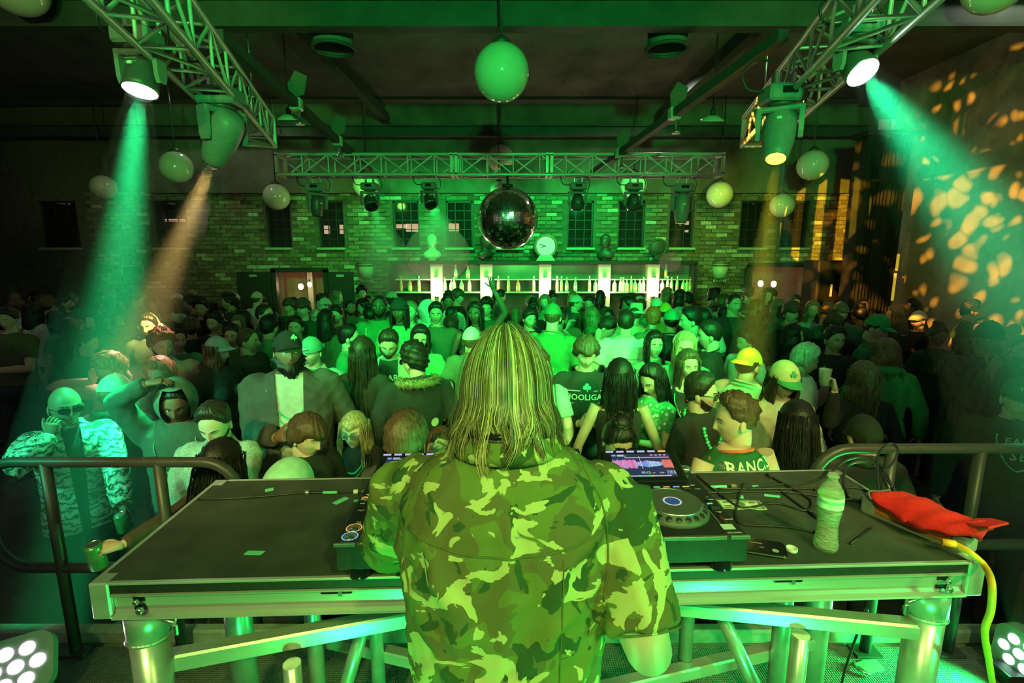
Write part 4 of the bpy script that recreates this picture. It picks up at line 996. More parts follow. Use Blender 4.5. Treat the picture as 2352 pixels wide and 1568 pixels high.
MB().tube([r + Vector((-.004, 0, .002)) for r in rings_[0]], .004, 6, loop=True).build('opening_hem', M['jog_rubber'], pc)
MB().prism([(0, -.03), (.055, -.045), (.075, .02), (.03, .045), (0, .03)], .03, .036, Matrix.Rotation(-.35, 3, 'Y'), (Ls * .50, -.01, .012)).build('flap', M['red_fleece'], pc)
# orange mains cord hanging off the table
M['cord_yellow'] = mat('orange_mains_cord', (.85, .42, .03), .5)
w = [T(2195, 1250, .035), T(2230, 1270, .03), T(2262, 1300, .004), P(2278, 1340, 1.18), P(2276, 1400, 1.18), P(2262, 1450, 1.20), P(2272, 1520, 1.25), P(2285, 1600, 1.35), P(2300, 1680, 1.5)]
cy = thing('mains_cord', 'orange-yellow mains cord hanging from the power strip over the table edge', 'cable', w[0])
MB().tube([p - w[0] for p in smooth_path(w, 7)], .0085, 10).build('jacket', M['cord_yellow'], cy)
MB().tube([Vector((-.03, .012, 0)), Vector((0, 0, 0))], .011, 10).build('strain_relief', M['cord_yellow'], cy)
# ------------------------------------------------------------------ stage rails
def rail_panel(label, xa, xb, zt_, zb_, y, posts, corner=.12, open_right=False):
    t = thing('guard_rail', label, 'railing', (0, y, 0)); r = .0235
    c = corner; L = []
    def arc(cx, cz, a0, a1): return [(cx + c * math.cos(a0 + (a1 - a0) * k / 6), 0, cz + c * math.sin(a0 + (a1 - a0) * k / 6)) for k in range(7)]
    loop_ = arc(xb - c, zt_ - c, PI / 2, 0) + arc(xb - c, zb_ + c, 0, -PI / 2) + arc(xa + c, zb_ + c, -PI / 2, -PI) + arc(xa + c, zt_ - c, PI, PI / 2)
    MB().tube(loop_, r, 14, loop=True).build('rail_loop', M['pipe'], t)
    for x in posts:
        po = MB().tube([(x, .0, STAGE_Z - .005), (x, .0, zt_)], r, 14).build('post', M['pipe'], t)
        MB().box((x, 0, STAGE_Z + .012), (.12, .08, .012)).build('base_plate', M['pipe'], po)
RY = 2.10
rail_panel('dark pipe guard rail left of the table', P(-45, 1080, RY).x, P(545, 1080, RY).x, P(250, 1061, RY).z, P(100, 1303, RY).z, RY, (P(105, 1075, RY).x, P(366, 1075, RY).x), .15)
rail_panel('pipe guard rail right of the table', P(1872, 1060, RY).x, P(2500, 1060, RY).x, P(2150, 1030, RY).z, P(2300, 1250, RY).z, RY, (P(2045, 1060, RY).x, P(2248, 1060, RY).x), .15)
# ------------------------------------------------------------------ floor par lamps
def par(label, p, target, lens_c, light_c, watts, s=1.0, ang=70):
    t = thing('par_light', label, 'stage light', p); R = (Vector(target) - Vector(p)).to_track_quat('Z', 'Y').to_matrix()
    body = MB().prism(rr(.20 * s, .20 * s, .05 * s), -.04 * s, .03 * s, R).build('housing', M['grey_print'], t)
    lm = em('par_lens', lens_c, 7)
    for k in range(7):
        a = 2 * PI * k / 6; q = Vector((0, 0, 0)) if k == 6 else Vector((.058 * s * math.cos(a), .058 * s * math.sin(a), 0))
        MB().lathe([(.0005, .034 * s), (.021 * s, .033 * s), (.023 * s, .028 * s)], 18, R @ q, R).build('lens', lm, body)
    MB().prism(rr(.16 * s, .16 * s, .04 * s), -.08 * s, -.04 * s, R).build('back_housing', M['steel_black'], t)
    MB().box((0, 0, STAGE_Z - p[2] + .03), (.2 * s, .1, .06)).build('foot_bracket', M['steel_black'], t)
    l = spot('par_lamp', Vector(p) + R @ Vector((0, 0, .06 * s)), target, light_c, watts, ang, .6, .06)
    return t
par('flat led par lamp with white lenses on the stage, lower left', P(42, 1532, 1.80), (-1.0, .2, 2.3), (1, .92, .98), (1.0, .55, .75), 45, 1.15, 80)
par('led par lamp glowing green on the stage, lower right', P(2352, 1500, 1.95), (.6, 1.6, .8), (.5, 1, .7), GREEN, 260, 1.0, 110)
par('led par lamp on the stage floor left of the performer', (-.40, .55, .66), (-.2, 1.5, 1.45), (.3, 1, .4), GREEN, 62, .9, 125)
par('led par lamp on the stage floor right of the performer', (1.0, .55, .66), (.8, 1.5, 1.4), (.3, 1, .4), GREEN, 62, .9, 125)
# things on the stage floor, lower right
t = thing('floor_clamp', 'green-lit metal clamp plate on the stage mat, lower right', 'clamp', Pz(2000, 1530, STAGE_Z), .3)
MB().prism([(-.05, -.03), (.04, -.035), (.06, .02), (0, .035), (-.06, .03)], 0, .006).build('plate', M['alu'], t)
MB().tube([(-.06, .03, .01), (-.09, .0, .012), (-.06, -.045, .01)], .006, 7).build('hinge_pin', M['metal_bright'], t)
for lab, pts in (('thin black lead hanging below the table toward the right leg', [(1990, 1400, 1.72), (1960, 1480, 1.80), (1935, 1560, 1.85), (1925, 1640, 1.88)]), ('thin black lead hanging at the right table leg', [(2075, 1400, 1.70), (2095, 1480, 1.80), (2115, 1580, 1.86), (2125, 1660, 1.9)])):
    w = [P(*q) for q in pts]; t = thing('hanging_lead', lab, 'cable', w[0])
    MB().tube([p - w[0] for p in smooth_path(w, 5)], .005, 7).build('jacket', M['cable'], t)
    MB().sphere((0, 0, 0), .008, 8, 6).build('plug', M['rubber'], t)
# ------------------------------------------------------------------ people: head, hair, hands, clothes
def sstep(a, b, x): t = np.clip((x - a) / (b - a), 0, 1); return t * t * (3 - 2 * t)
def head_point(d, fem=0.0, jaw=1.0):
    """unit directions (n,3) -> head surface; face looks along -Y, eyes at z = 0"""
    d = np.asarray(d, float); x, y, z = d[:, 0] * .0755, d[:, 1] * .098, d[:, 2] * .118
    low = np.clip(-z / .118, 0, 1); top = np.clip(z / .118, 0, 1); front = sstep(.05, -.45, d[:, 1])
    x = x * (1 - (.36 + .05 * fem) * low ** 1.6 * jaw) * (1 + .03 * top * (1 - top) * 4)
    y = np.where(y > 0, y * (1.04 - .42 * low ** 1.2), y * (1 - .04 * low)) + .004
    y = y - front * .010 * low ** 2
    z = np.where(z < 0, z * (1 - .04 * (y > 0.02)), z)
    ax = np.abs(x); G = lambda u, v, su, sv: np.exp(-(u / su) ** 2 - (v / sv) ** 2)
    hn = np.interp(z, [-.060, -.049, -.041, -.034, -.005, .012, .03], [0, .004, .019, .0225, .010, .003, 0])
    sn = np.interp(z, [-.05, -.036, -.02, .01], [.0155, .0125, .0085, .0075])
    dy = -hn * np.exp(-(x / sn) ** 2)
    dy += .0095 * G(ax - .030, z + .001, .0165, .0115)
    dy -= .0045 * G(ax - .028, z - .0195, .024, .008)
    dy -= .0060 * G(x, z + .0665, .021, .0105); dy += .0050 * G(x, z + .0668, .023, .0022)
    dy += .0035 * G(x, z + .083, .018, .006); dy -= .0060 * G(x, z + .101, .018, .013)
    dy -= .0035 * G(ax - .043, z + .026, .02, .02)
    dy += .003 * G(ax - .05, z + .06, .02, .02)
    y = y + front * dy
    return np.stack([x, y, z], 1)
def head_dirs(nu, nv):
    t = np.linspace(-1, 1, nu, endpoint=False); w = PI * (.55 * t + .45 * t ** 3)      # 0 = front
    th = np.linspace(0.02, PI - .02, nv + 1)
    W_, TH = np.meshgrid(w, th)
    return np.stack([np.sin(TH) * np.sin(W_), -np.sin(TH) * np.cos(W_), np.cos(TH)], -1), W_, TH
_sy = {}
def surf_y(x, z, fem=0):
    """front face depth at x,z by search"""
    key = (round(abs(x), 4), round(z, 4), fem)
    if key in _sy: return _sy[key]
    best = None
    cz = max(-1, min(1, z / .118)); s = math.sqrt(max(1e-6, 1 - cz * cz)); lo, hi = 0.0, 1.2
    sg = 1 if x >= 0 else -1
    for _ in range(18):
        m = (lo + hi) / 2; p = head_point(np.array([[s * math.sin(m), -s * math.cos(m), cz]]), fem)[0]
        if p[0] < abs(x): lo = m
        else: hi = m
    _sy[key] = p[1]; return p[1]
SKIN = {'light': (.66, .46, .35), 'tan': (.52, .34, .24), 'brown': (.27, .155, .10), 'dark': (.14, .08, .055), 'olive': (.55, .39, .27)}
def skin_mats(tone):
    c = SKIN[tone]
    return [cmat('skin', c, rough=.5, var=.06, scale=18, bump=.05, bscale=160), cmat('lips', (c[0] * .85, c[1] * .55, c[2] * .55), rough=.4), cmat('eye_white', (.75, .74, .70), rough=.2), cmat('iris', (.05, .035, .025), rough=.15)]
def add_head(mb, R, c, tone_mi=0, nu=56, nv=44, fem=0.0, lid=.35, eyes=True, scale=1.0, hairm=None, gaze=(0, 0)):
    d, W_, TH = head_dirs(nu, nv); pts = head_point(d.reshape(-1, 3), fem)
    c = Vector(c); Rn = np.array(R)
    wp = (pts * scale) @ Rn.T + np.array(c); n = nu
    fs = []; mis = []
    for i in range(nv):
        for j in range(n):
            q = (j + 1) % n; f = (i * n + j, i * n + q, (i + 1) * n + q, (i + 1) * n + j); fs.append(f)
            p = (pts[f[0]] + pts[f[2]]) / 2
            mis.append(1 if (p[1] < -.05 and abs(p[0]) < .021 - .9 * abs(p[2] + .0665) and -.077 < p[2] < -.057) else 0)
    o = len(mb.v); mb.v += [tuple(p) for p in wp]
    for f, m in zip(fs, mis): mb.f.append(tuple(k + o for k in f)); mb.m.append(m); mb.sm.append(True)
    for e in (0, nv): mb.f.append(tuple(o + e * n + j for j in (range(n) if e else reversed(range(n))))); mb.m.append(0); mb.sm.append(True)
    for sx in (-1, 1):
        mb.sphere(c + R @ (Vector((sx * .0755, .014, -.014)) * scale), .031 * scale, 10, 8, 0, R @ Matrix.Rotation(sx * .35, 3, 'Z') @ Matrix.Rotation(-.2, 3, 'X'), (.30, .62, 1.0))
        if eyes:
            ey = surf_y(.030, 0, fem)
            ec = Vector((sx * .0305, ey + .0095, -.001))
            mb.sphere(c + R @ (ec * scale), .0122 * scale, 12, 8, 2, R)
            g = Vector((gaze[0], -1, gaze[1])).normalized()
            mb.sphere(c + R @ ((ec + g * .0090) * scale), .0048 * scale, 8, 6, 3, R)
            # upper lid: part of a slightly larger shell
            e0 = math.radians(28 - 75 * max(0, (lid - .35) / .65)); rings = []
            for k in range(6):
                e = e0 + (1.35 - e0) * k / 5
                rings.append([c + R @ ((ec + Vector((math.cos(e) * math.cos(q), -math.cos(e) * math.sin(q), math.sin(e))) * .0136) * scale) for q in [PI * w / 8 for w in range(9)]])
            mb.rings(rings, closed=False, mi=0)
    if hairm is not None:
        for sx in (-1, 1):
            path = []
            for k in range(6):
                x = .014 + .034 * k / 5; z = .0195 + .004 * math.sin(PI * k / 5 * .9) - .0015 * k / 5
                path.append(c + R @ (Vector((sx * x, surf_y(x, z, fem) - .0005, z)) * scale))
            mb.tube(path, [.0022, .0032, .0034, .003, .0024, .0012], 6, mi=hairm)
def hairline(W_, kind='m'):
    a = np.abs(W_); return np.interp(a, [0, .55, .95, 1.25, 1.55, 1.9, PI], [.074, .070, .046, .004, -.012, -.046, -.078])
def hair_shell(R, c, thick=.018, rough=.0, fem=0, nu=40, nv=30, line=0.0, top=1.0, seed=0, fringe=0.0, part=0.0, scale=1.0, smin=.35):
    """close hair following the skull, with lifted top, tapered edges and lock relief"""
    d, W_, TH = head_dirs(nu, nv); sh = d.shape; pts = head_point(d.reshape(-1, 3), fem).reshape(sh); rs = np.random.RandomState(seed)
    hl = hairline(W_) + line - fringe * np.exp(-(W_ / .75) ** 2)
    k = sstep(-.004, .022, pts[..., 2] - hl)
    nrm = d / np.linalg.norm(d, axis=-1, keepdims=True)
    th = thick * (smin + (1 - smin) * sstep(.0, .09, pts[..., 2]) * top) * k - .005 * (1 - k)
    ph = rs.rand(6) * 7
    lock = np.sin(W_ * 17 + ph[0] + 2.2 * np.sin(TH * 3 + ph[1])) * .5 + np.sin(W_ * 31 + ph[2] + 3 * np.sin(TH * 5 + ph[3])) * .35
    th = th * (1 + .22 * lock)
    if rough: th = th + rough * k * (np.sin(W_ * 13 + TH * 19 + ph[4]) * np.sin(TH * 23 - W_ * 9 + ph[5]) + .6 * rs.randn(*th.shape) * .6)
    p = pts + nrm * th[..., None]
    if fringe: p[..., 1] -= .010 * np.exp(-(W_ / .8) ** 2) * sstep(.085, .03, pts[..., 2]) * k
    keep = (pts[..., 2] - hl) > -.012
    wp = ((p * scale).reshape(-1, 3) @ np.array(R).T + np.array(c))
    mb = MB(); n = nu; fs = []
    for i in range(nv):
        for j in range(n):
            q = (j + 1) % n
            if keep[i, j] or keep[i, q] or keep[i + 1, j]: fs.append((i * n + j, i * n + q, (i + 1) * n + q, (i + 1) * n + j))
    fs.append(tuple(reversed(range(n))))
    mb.add(wp, fs, 0, True)
    return mb
def long_hair(mb, R, c, length=.30, open_=.85, fem=1, thick=.02, seed=0, wave=.006, flare=.0, nu=44, nv=22, spread=0.0, back=True, scale=1.0):
    """a hanging mass of hair from temples round the back"""
    rs = np.random.RandomState(seed); ph = rs.rand(8) * 7; c = Vector(c)
    outer, inner = [], []
    for i in range(nv + 1):
        u = i / nv; ro, ri = [], []
        for j in range(nu + 1):
            w = open_ + (2 * PI - 2 * open_) * j / nu
            z = .085 - u * (.085 + .118 + length - .10)
            if z > -.02:
                s = math.sqrt(max(0, 1 - (z / .118) ** 2)); bx, by = .0755 * s, .102 * s
            else:
                k = min(1, (-.02 - z) / .10); bx, by = .0745 + (.012 + flare) * k - .03 * max(0, k - .6), .100 - .012 * k
                dn = max(0, (-.13 - z)); bx += spread * dn * 2; by -= .10 * dn
            g = 1 + .10 * math.sin(w * 9 + ph[0] + 3 * u) * u + .07 * math.sin(w * 23 + ph[1] + 5 * u) * u
            t = thick * g * (1 - .55 * max(0, u - .75) / .25) * min(1, max(0, u - .10) * 3.2) - .004 * max(0, 1 - u * 6) + .004
            wob = wave * math.sin(u * 9 + ph[2] + w * 2.3) * u
            for L, rr_ in ((ro, t), (ri, t * .15 - .004)):
                L.append(c + R @ (Vector(((bx + rr_) * math.sin(w) + wob, -(by + rr_) * math.cos(w) + .006 + wob * .6, z - (.03 * abs(math.sin(w * 7 + ph[3])) * length * 2 if i == nv else 0))) * scale))
        outer.append(ro); inner.append(ri)
    mb.rings([o + list(reversed(k)) for o, k in zip(outer, inner)], closed=True)
    return mb
def hair_mat(col, name='hair'): return cmat(name, col, rough=.42, var=.55, scale=90, stretch=(1, 1, .12), bump=.35, bscale=160)
def add_hand(mb, wrist, d, n, side, curl=.5, s=1.0, spread=.08, mi=0, thumb=.6):
    """palm with five bent fingers; d along the hand, n out of the palm, side +1/-1 = thumb direction along t"""
    d = Vector(d).normalized(); n = Vector(n); n = (n - d * n.dot(d)).normalized(); t = d.cross(n).normalized() * side
    rings = []
    for u, w_, h_ in ((-.01, .026, .021), (.02, .031, .021), (.05, .040, .017), (.078, .041, .014), (.088, .037, .011)):
        ce = Vector(wrist) + d * u * s
        rings.append([ce + (t * math.cos(a) * w_ + n * math.sin(a) * h_) * s for a in [2 * PI * k / 10 for k in range(10)]])
    mb.rings(rings, mi=mi)
    for k, (off, L, r) in enumerate(((.028, .070, .0086), (.0095, .078, .0088), (-.010, .073, .0084), (-.028, .058, .0076))):
        b = Vector(wrist) + (d * .080 + t * off) * s; pts = [b - d * .012 * s, b]; dirv = (d + t * off * spread * 30).normalized(); ang = curl * (.85 + .1 * k)
        nn = n.copy()
        for seg in (.45, .31, .24):
            ca, sa = math.cos(ang), math.sin(ang); dirv, nn = dirv * ca + nn * sa, nn * ca - dirv * sa
            pts.append(pts[-1] + dirv * L * seg * s)
        mb.tube(pts, [r * s, r * s, r * .95 * s, r * .85 * s, r * .6 * s], 7, mi=mi)
    b = Vector(wrist) + (d * .022 + t * .024) * s; dv = (d * .62 + t * .72 + n * .35).normalized(); pts = [b - dv * .012 * s, b]
    for seg, bend in ((.040, 0), (.032, thumb), (.026, thumb * .7)):
        dv = (dv + (d * .7 + n * .6 - t * .4) * bend * .7).normalized(); pts.append(pts[-1] + dv * seg * s)
    mb.tube(pts, [.012 * s, .0115 * s, .0105 * s, .0095 * s, .0065 * s], 7, mi=mi)
def ik(S, Wt, la, lb, pole):
    S, Wt = Vector(S), Vector(Wt); d = Wt - S; L = min(d.length, (la + lb) * .998); dn = d.normalized(); Wt = S + dn * L
    a = (la * la - lb * lb + L * L) / (2 * L); h = math.sqrt(max(0, la * la - a * a)); p = Vector(pole); p = (p - dn * p.dot(dn)).normalized()
    return S + dn * a + p * h, Wt
def ell(w, d, z, cy=0.0, n=20, cx=0.0, p=2.0):
    out = []
    for k in range(n):
        a = 2 * PI * k / n; ca, sa = math.cos(a), math.sin(a)
        out.append(Vector((cx + w * math.copysign(abs(ca) ** (2 / p), ca), cy + d * math.copysign(abs(sa) ** (2 / p), sa), z)))
    return out
def torso_rings(b, s, infl, fem=0, zlo=.86, zhi=1.485, belly=0.0, n=20):
    prof = [(.82, .170, .110), (.90, .172, .115), (.98, .160, .108), (1.06, .152, .102), (1.15, .155, .105), (1.25, .165, .112), (1.34, .170, .112), (1.40, .158, .100), (1.435, .125, .085), (1.462, .085, .070), (1.485, .066, .062)]
    if fem: prof = [(z, w * (.90 if 1.0 < z < 1.2 else .93 if z > 1.2 else 1.0), d * .93) for z, w, d in prof]
    out = []
    for z, w, d in prof:
        if z < zlo - .001 or z > zhi + .001: continue
        bl = belly * math.exp(-((z - 1.05) / .13) ** 2)
        out.append(ell(w * b * s + infl, (d * (.6 + .4 * b) + bl * .5) * s + infl, z * s, (-bl * .5) * s, n, p=2.3))
    return out
REMESH_JOBS = []
def cloth(name, mb, m, parent, voxel, post=None, smooth=5):
    me = mb.mesh(name, m); o = link(name, me, parent)
    r = o.modifiers.new('r', 'REMESH'); r.mode = 'VOXEL'; r.voxel_size = voxel; r.use_smooth_shade = True
    s = o.modifiers.new('s', 'SMOOTH'); s.factor = .5; s.iterations = smooth
    REMESH_JOBS.append((o, m, post)); return o
def run_remesh():
    dg = bpy.context.evaluated_depsgraph_get(); dg.update()
    res = []
    for o, m, post in REMESH_JOBS: res.append(bpy.data.meshes.new_from_object(o.evaluated_get(dg)))
    for (o, m, post), me in zip(REMESH_JOBS, res):
        o.modifiers.clear(); old = o.data; me.name = old.name; o.data = me; bpy.data.meshes.remove(old)
        if not me.materials:
            for q in (m if isinstance(m, (list, tuple)) else [m]): me.materials.append(q)
        if post: post(o)
        o.data.polygons.foreach_set('use_smooth', [True] * len(o.data.polygons))
    REMESH_JOBS.clear()
def wrinkle(o, amp=.004, seed=0, freq=1.0):
    me = o.data; n = len(me.vertices); co = np.empty(n * 3); me.vertices.foreach_get('co', co); co = co.reshape(-1, 3)
    no = np.empty(n * 3); me.vertices.foreach_get('normal', no); no = no.reshape(-1, 3); rs = np.random.RandomState(seed); h = np.zeros(n)
    for k in range(5):
        v = rs.randn(3); v[2] *= .75; v = v / np.linalg.norm(v) * rs.uniform(22, 50) * freq; v2 = rs.randn(3) * 9
        h += (1 - np.abs(np.sin(co @ v + rs.rand() * 7 + 1.5 * np.sin(co @ v2 + rs.rand() * 7)))) ** 2 * rs.uniform(.5, 1)
    me.vertices.foreach_set('co', (co + no * ((h - 1.2) * amp)[:, None]).ravel()); me.update()
def cut_front(o, w_top, w_bot, z0, z1):
    """open the front of a jacket: remove a wedge of faces"""
    bm = bmesh.new(); bm.from_mesh(o.data)
    for sx in (-1, 1):
        d = Vector((w_top - w_bot, 0, z1 - z0)); nrm = Vector((d.z, 0, -d.x)).normalized()
        bmesh.ops.bisect_plane(bm, geom=bm.verts[:] + bm.edges[:] + bm.faces[:], plane_co=(sx * w_bot, 0, z0), plane_no=(sx * nrm.x, 0, nrm.z))
    kill = []
    for f in bm.faces:
        c = f.calc_center_median()
        if c.y < -.02 and f.normal.y < .3 and abs(c.x) < w_bot + (w_top - w_bot) * (c.z - z0) / (z1 - z0): kill.append(f)
    bmesh.ops.delete(bm, geom=kill, context='FACES'); bm.to_mesh(o.data); bm.free()
def print_on(o, items, parent, back=False, name='print'):
    """lay lettering on the cloth surface by casting onto it"""
    bm = bmesh.new(); bm.from_mesh(o.data); tree = BVHTree.FromBMesh(bm); bm.free(); sy = 1 if back else -1
    for it in items:
        if it[0] == 'mesh': me = it[1]; x0, z0, m = it[2], it[3], it[4]
        else:
            txt, size, x0, z0, m = it[:5]; me = text_mesh(txt, size, 0, bold=True, spacing=it[5] if len(it) > 5 else 1.0)
        me.materials.clear(); me.materials.append(m)
        for v in me.vertices:
            x = x0 + (-v.co.x if back else v.co.x); z = z0 + v.co.y
            h, nrm, _, _ = tree.ray_cast(Vector((x, sy * 1.0, z)), Vector((0, -sy, 0)), 2.0)
            v.co = (h + Vector((0, sy * .0045, 0))) if h else Vector((x, sy * .12, z))
        t = link(name, me, parent)
def shape_mesh(polys):
    me = bpy.data.meshes.new('emblem'); vs_, fs = [], []
    for p in polys:
        o = len(vs_); vs_ += [(a, b, 0) for a, b in p]; fs.append(tuple(range(o, o + len(p))))
    me.from_pydata(vs_, [], fs); return me
def disc(cx, cy, r, n=18, r2=None): return [(cx + r * math.cos(2 * PI * k / n), cy + (r2 or r) * math.sin(2 * PI * k / n)) for k in range(n)]
def clover(s): return [disc(-.35 * s, .1 * s, .32 * s), disc(.35 * s, .1 * s, .32 * s), disc(0, .5 * s, .32 * s), [(-.06 * s, 0), (.06 * s, 0), (.14 * s, -.55 * s), (.02 * s, -.55 * s)]]
# ---- headwear and face wear (all in head space, then moved by R, c)
def HT(mb, R, c, scale=1.0):
    mb.v = [tuple(Vector(c) + R @ (Vector(p) * scale)) for p in mb.v]; return mb
def cap_meshes(back=False, low=.030, puff=.014):
    d, W_, TH = head_dirs(36, 24); pts = head_point(d.reshape(-1, 3)).reshape(d.shape); p = pts + d * puff; p[..., 2] += .006
    crown = MB(); n = 36; lim = low + .012 * np.cos(W_)
    fs = [(i * n + j, i * n + (j + 1) % n, (i + 1) * n + (j + 1) % n, (i + 1) * n + j) for i in range(24) for j in range(n) if pts[i, j, 2] > lim[i, j]]
    fs.append(tuple(reversed(range(n)))); crown.add(p.reshape(-1, 3), fs, 0, True)
    crown.sphere((0, .004, .136), .007, 8, 6)
    brim = MB(); top, bot = [], []
    for i in range(9):
        u = i / 8; ring_t, ring_b = [], []
        for j in range(15):
            a = -1.15 + 2.3 * j / 14; ex = .072 * (1 - (abs(a) / 1.2) ** 3) * u
            x = (.082) * math.sin(a) * (1 - .02 * u); y = -(.098) * math.cos(a) - ex + .002; z = .046 - .016 * u - .016 * (a / 1.15) ** 2 * (.6 + .4 * u)
            ring_t.append((x, y, z)); ring_b.append((x, y, z - .0035))
        top.append([Vector(q) for q in ring_t]); bot.append([Vector(q) for q in ring_b])
    brim.rings([t + list(reversed(b)) for t, b in zip(top, bot)])
    if back:
        for mb in (crown, brim): mb.v = [(-x, -y + .012, z - .004) for x, y, z in mb.v]
    return crown, brim
def bucket_mesh(): return MB().lathe([(.001, .150), (.06, .148), (.078, .138), (.086, .07), (.088, .055), (.128, .018), (.130, .016), (.090, .048)], 36, smooth=True, caps=False)
def glasses_mesh(dark=False):
    fr, ln = MB(), MB()
    for sx in (-1, 1):
        ce = Vector((sx * .032, -.101, -.003)); w_, h_ = (.027, .019) if dark else (.026, .022)
        loop_ = [ce + Vector((w_ * math.cos(a), .010 * abs(math.cos(a)) * (1 if math.cos(a) * sx > 0 else 0), h_ * math.sin(a))) for a in [2 * PI * k / 20 for k in range(20)]]
        fr.tube(loop_, .0024 if dark else .0014, 6, loop=True)
        ln.add(loop_, [tuple(range(20))])
        fr.tube([ce + Vector((sx * w_, .010, .006)), Vector((sx * .079, -.04, .006)), Vector((sx * .080, .01, .002)), Vector((sx * .078, .022, -.012))], .0022 if dark else .0014, 6)
    fr.tube([(-.007, -.103, .004), (0, -.105, .007), (.007, -.103, .004)], .0022, 6)
    return fr, ln
M['glass_clear'] = mat('spectacle_lens', (.9, .95, .9), .05, trans=.95)
def col(h): return tuple(((int(h[i:i + 2], 16) / 255) ** 2.2) for i in (0, 2, 4))
FAB = lambda c: cmat('fabric', c, rough=.92, var=.10, scale=26, bump=.22, bscale=420)
PROP_Z = 1.607
YF = 1.11
BEAD_JOBS = []
def PC(px, py, Y): return P(px, py, Y * YF)
M['cup_plastic'] = clear_plastic('clear_cup_plastic', (.92, .95, .92), (.75, .8, .75), .35)
M['drink'] = mat('pale_drink', (.55, .62, .35), .2, 0, .1)
M['can'] = mat('drink_can_green', (.10, .42, .18), .3, .5, .2, 30)
M['bead_green'] = mat('green_beads', (.10, .75, .35), .25, .2, .1)
M['bead_gold'] = mat('gold_beads', (.65, .62, .35), .3, .5, .1)
M['silver'] = mat('silver_chain', (.75, .75, .72), .25, .9, .1)
def cup(world, label, tilt=(0, 0), kind='cup', s=1.0, group='drinks in hands'):
    t = thing('drink_can' if kind == 'can' else 'plastic_cup', label, 'can' if kind == 'can' else 'cup', world, 0, group)
    t.rotation_euler = (tilt[0], tilt[1], 0)
    if kind == 'can':
        MB().lathe([(.024, -.06), (.031, -.056), (.033, -.048), (.033, .045), (.028, .057)], 22).build('can_body', M['can'], t)
        MB().lathe([(.0275, .0575), (.0265, .0605), (.0240, .0600), (.0235, .0560), (.001, .0555)], 22).build('can_lid', M['metal_bright'], t)
        MB().prism(disc(0, .010, .006, 12, .009), .0558, .0566).build('can_opening', M['gloss_black'], t)
    else:
        MB().lathe([(.026 * s, -.055 * s), (.028 * s, -.056 * s), (.037 * s, .055 * s), (.0385 * s, .056 * s), (.0385 * s, .059 * s), (.036 * s, .058 * s), (.027 * s, -.050 * s)], 22, caps=False).build('cup_wall', M['cup_plastic'], t)
        MB().lathe([(.001, -.049 * s), (.026 * s, -.049 * s), (.033 * s, .02 * s), (.001, .02 * s)], 18).build('drink', M['drink'], t)
    return t
def phone(world, R, label):
    t = thing('smartphone', label, 'phone', world, 0, 'phones in hands'); R = R.to_4x4() if len(R) == 3 else R
    t.matrix_world = Matrix.Translation(world) @ R
    MB().prism(rr(.072, .148, .011), -.004, .004).build('case', FAB((.55, .55, .4)), t)
    MB().prism(rr(.066, .14, .009), .004, .0046).build('screen', M['gloss_black'], t)
    for k in range(3): MB().prism(disc(-.018 + .018 * (k % 2), .052 - .02 * (k // 2), .007), -.0058, -.004).build('camera_eye', M['gloss_black'], t)
PEOPLE = []
SPECS = []
def person(label, px, py, Y, *a, **k): SPECS.append([label, px, py, Y * YF, a, k, 'arm' if isinstance(k.get('armL'), tuple) or isinstance(k.get('armR'), tuple) else ''])
def build_people():
    """give everyone elbow room in depth, then build"""
    y0 = [q[3] for q in SPECS]; u = [(q[1] - CXP) / FPX for q in SPECS]; v = [P(q[1], q[2], 1.0).x for q in SPECS]
    for it in range(160):
        for i in range(len(SPECS)):
            for j in range(i + 1, len(SPECS)):
                a, b = SPECS[i], SPECS[j]; dx = v[i] * a[3] - v[j] * b[3]; dy = a[3] - b[3]; d = math.hypot(dx, dy)
                if d < .46 and abs(dx) < .46:
                    st = .012 * (1 if dy >= 0 else -1)
                    if not a[6]: a[3] = min(max(a[3] + st, y0[i] * .90), y0[i] * 1.12)
                    if not b[6]: b[3] = min(max(b[3] - st, y0[j] * .90), y0[j] * 1.12)
    for q in SPECS: _person(q[0], q[1], q[2], q[3], *q[4], **q[5])
    SPECS.clear()
def run_beads():
    """necklaces hang on the cloth that is really there"""
    for root, cl, bm_, dr, rad, s, b, up in BEAD_JOBS:
        bm = bmesh.new(); bm.from_mesh(cl.data); tree = BVHTree.FromBMesh(bm); bm.free(); bd = MB(); r0 = .066 + .012 * min(1, dr / .2)
        n = int(max(40, 2.1 * (dr + .2) / (rad * 2.1))); n = min(n, 110)
        for k in range(n):
            a = 2 * PI * k / n; fr = (1 + math.cos(a)) / 2
            p = up((r0 * (.7 + .3 * b) * s * math.sin(a) * (1 + .9 * fr * (1 - fr) * 2 * min(1, dr / .2)), (.010 - r0 * .95 * math.cos(a)) * s, 1.488 * s - .012 - dr * fr ** 1.5))
            if math.cos(a) > -.2:
                h = tree.ray_cast(Vector((p.x, -1.2, p.z)), Vector((0, 1, 0)))[0]
                if h and h.y < p.y + .05: p.y = min(h.y - rad * .8, p.y) if h.y < p.y else h.y - rad * .8
            bd.sphere(p, rad * (1.0 + .25 * (k % 2)), 6, 4)
        o_ = bd.build('bead_necklace', M[bm_], root, fix=False); o_['kind'] = 'stuff'
    BEAD_JOBS.clear()
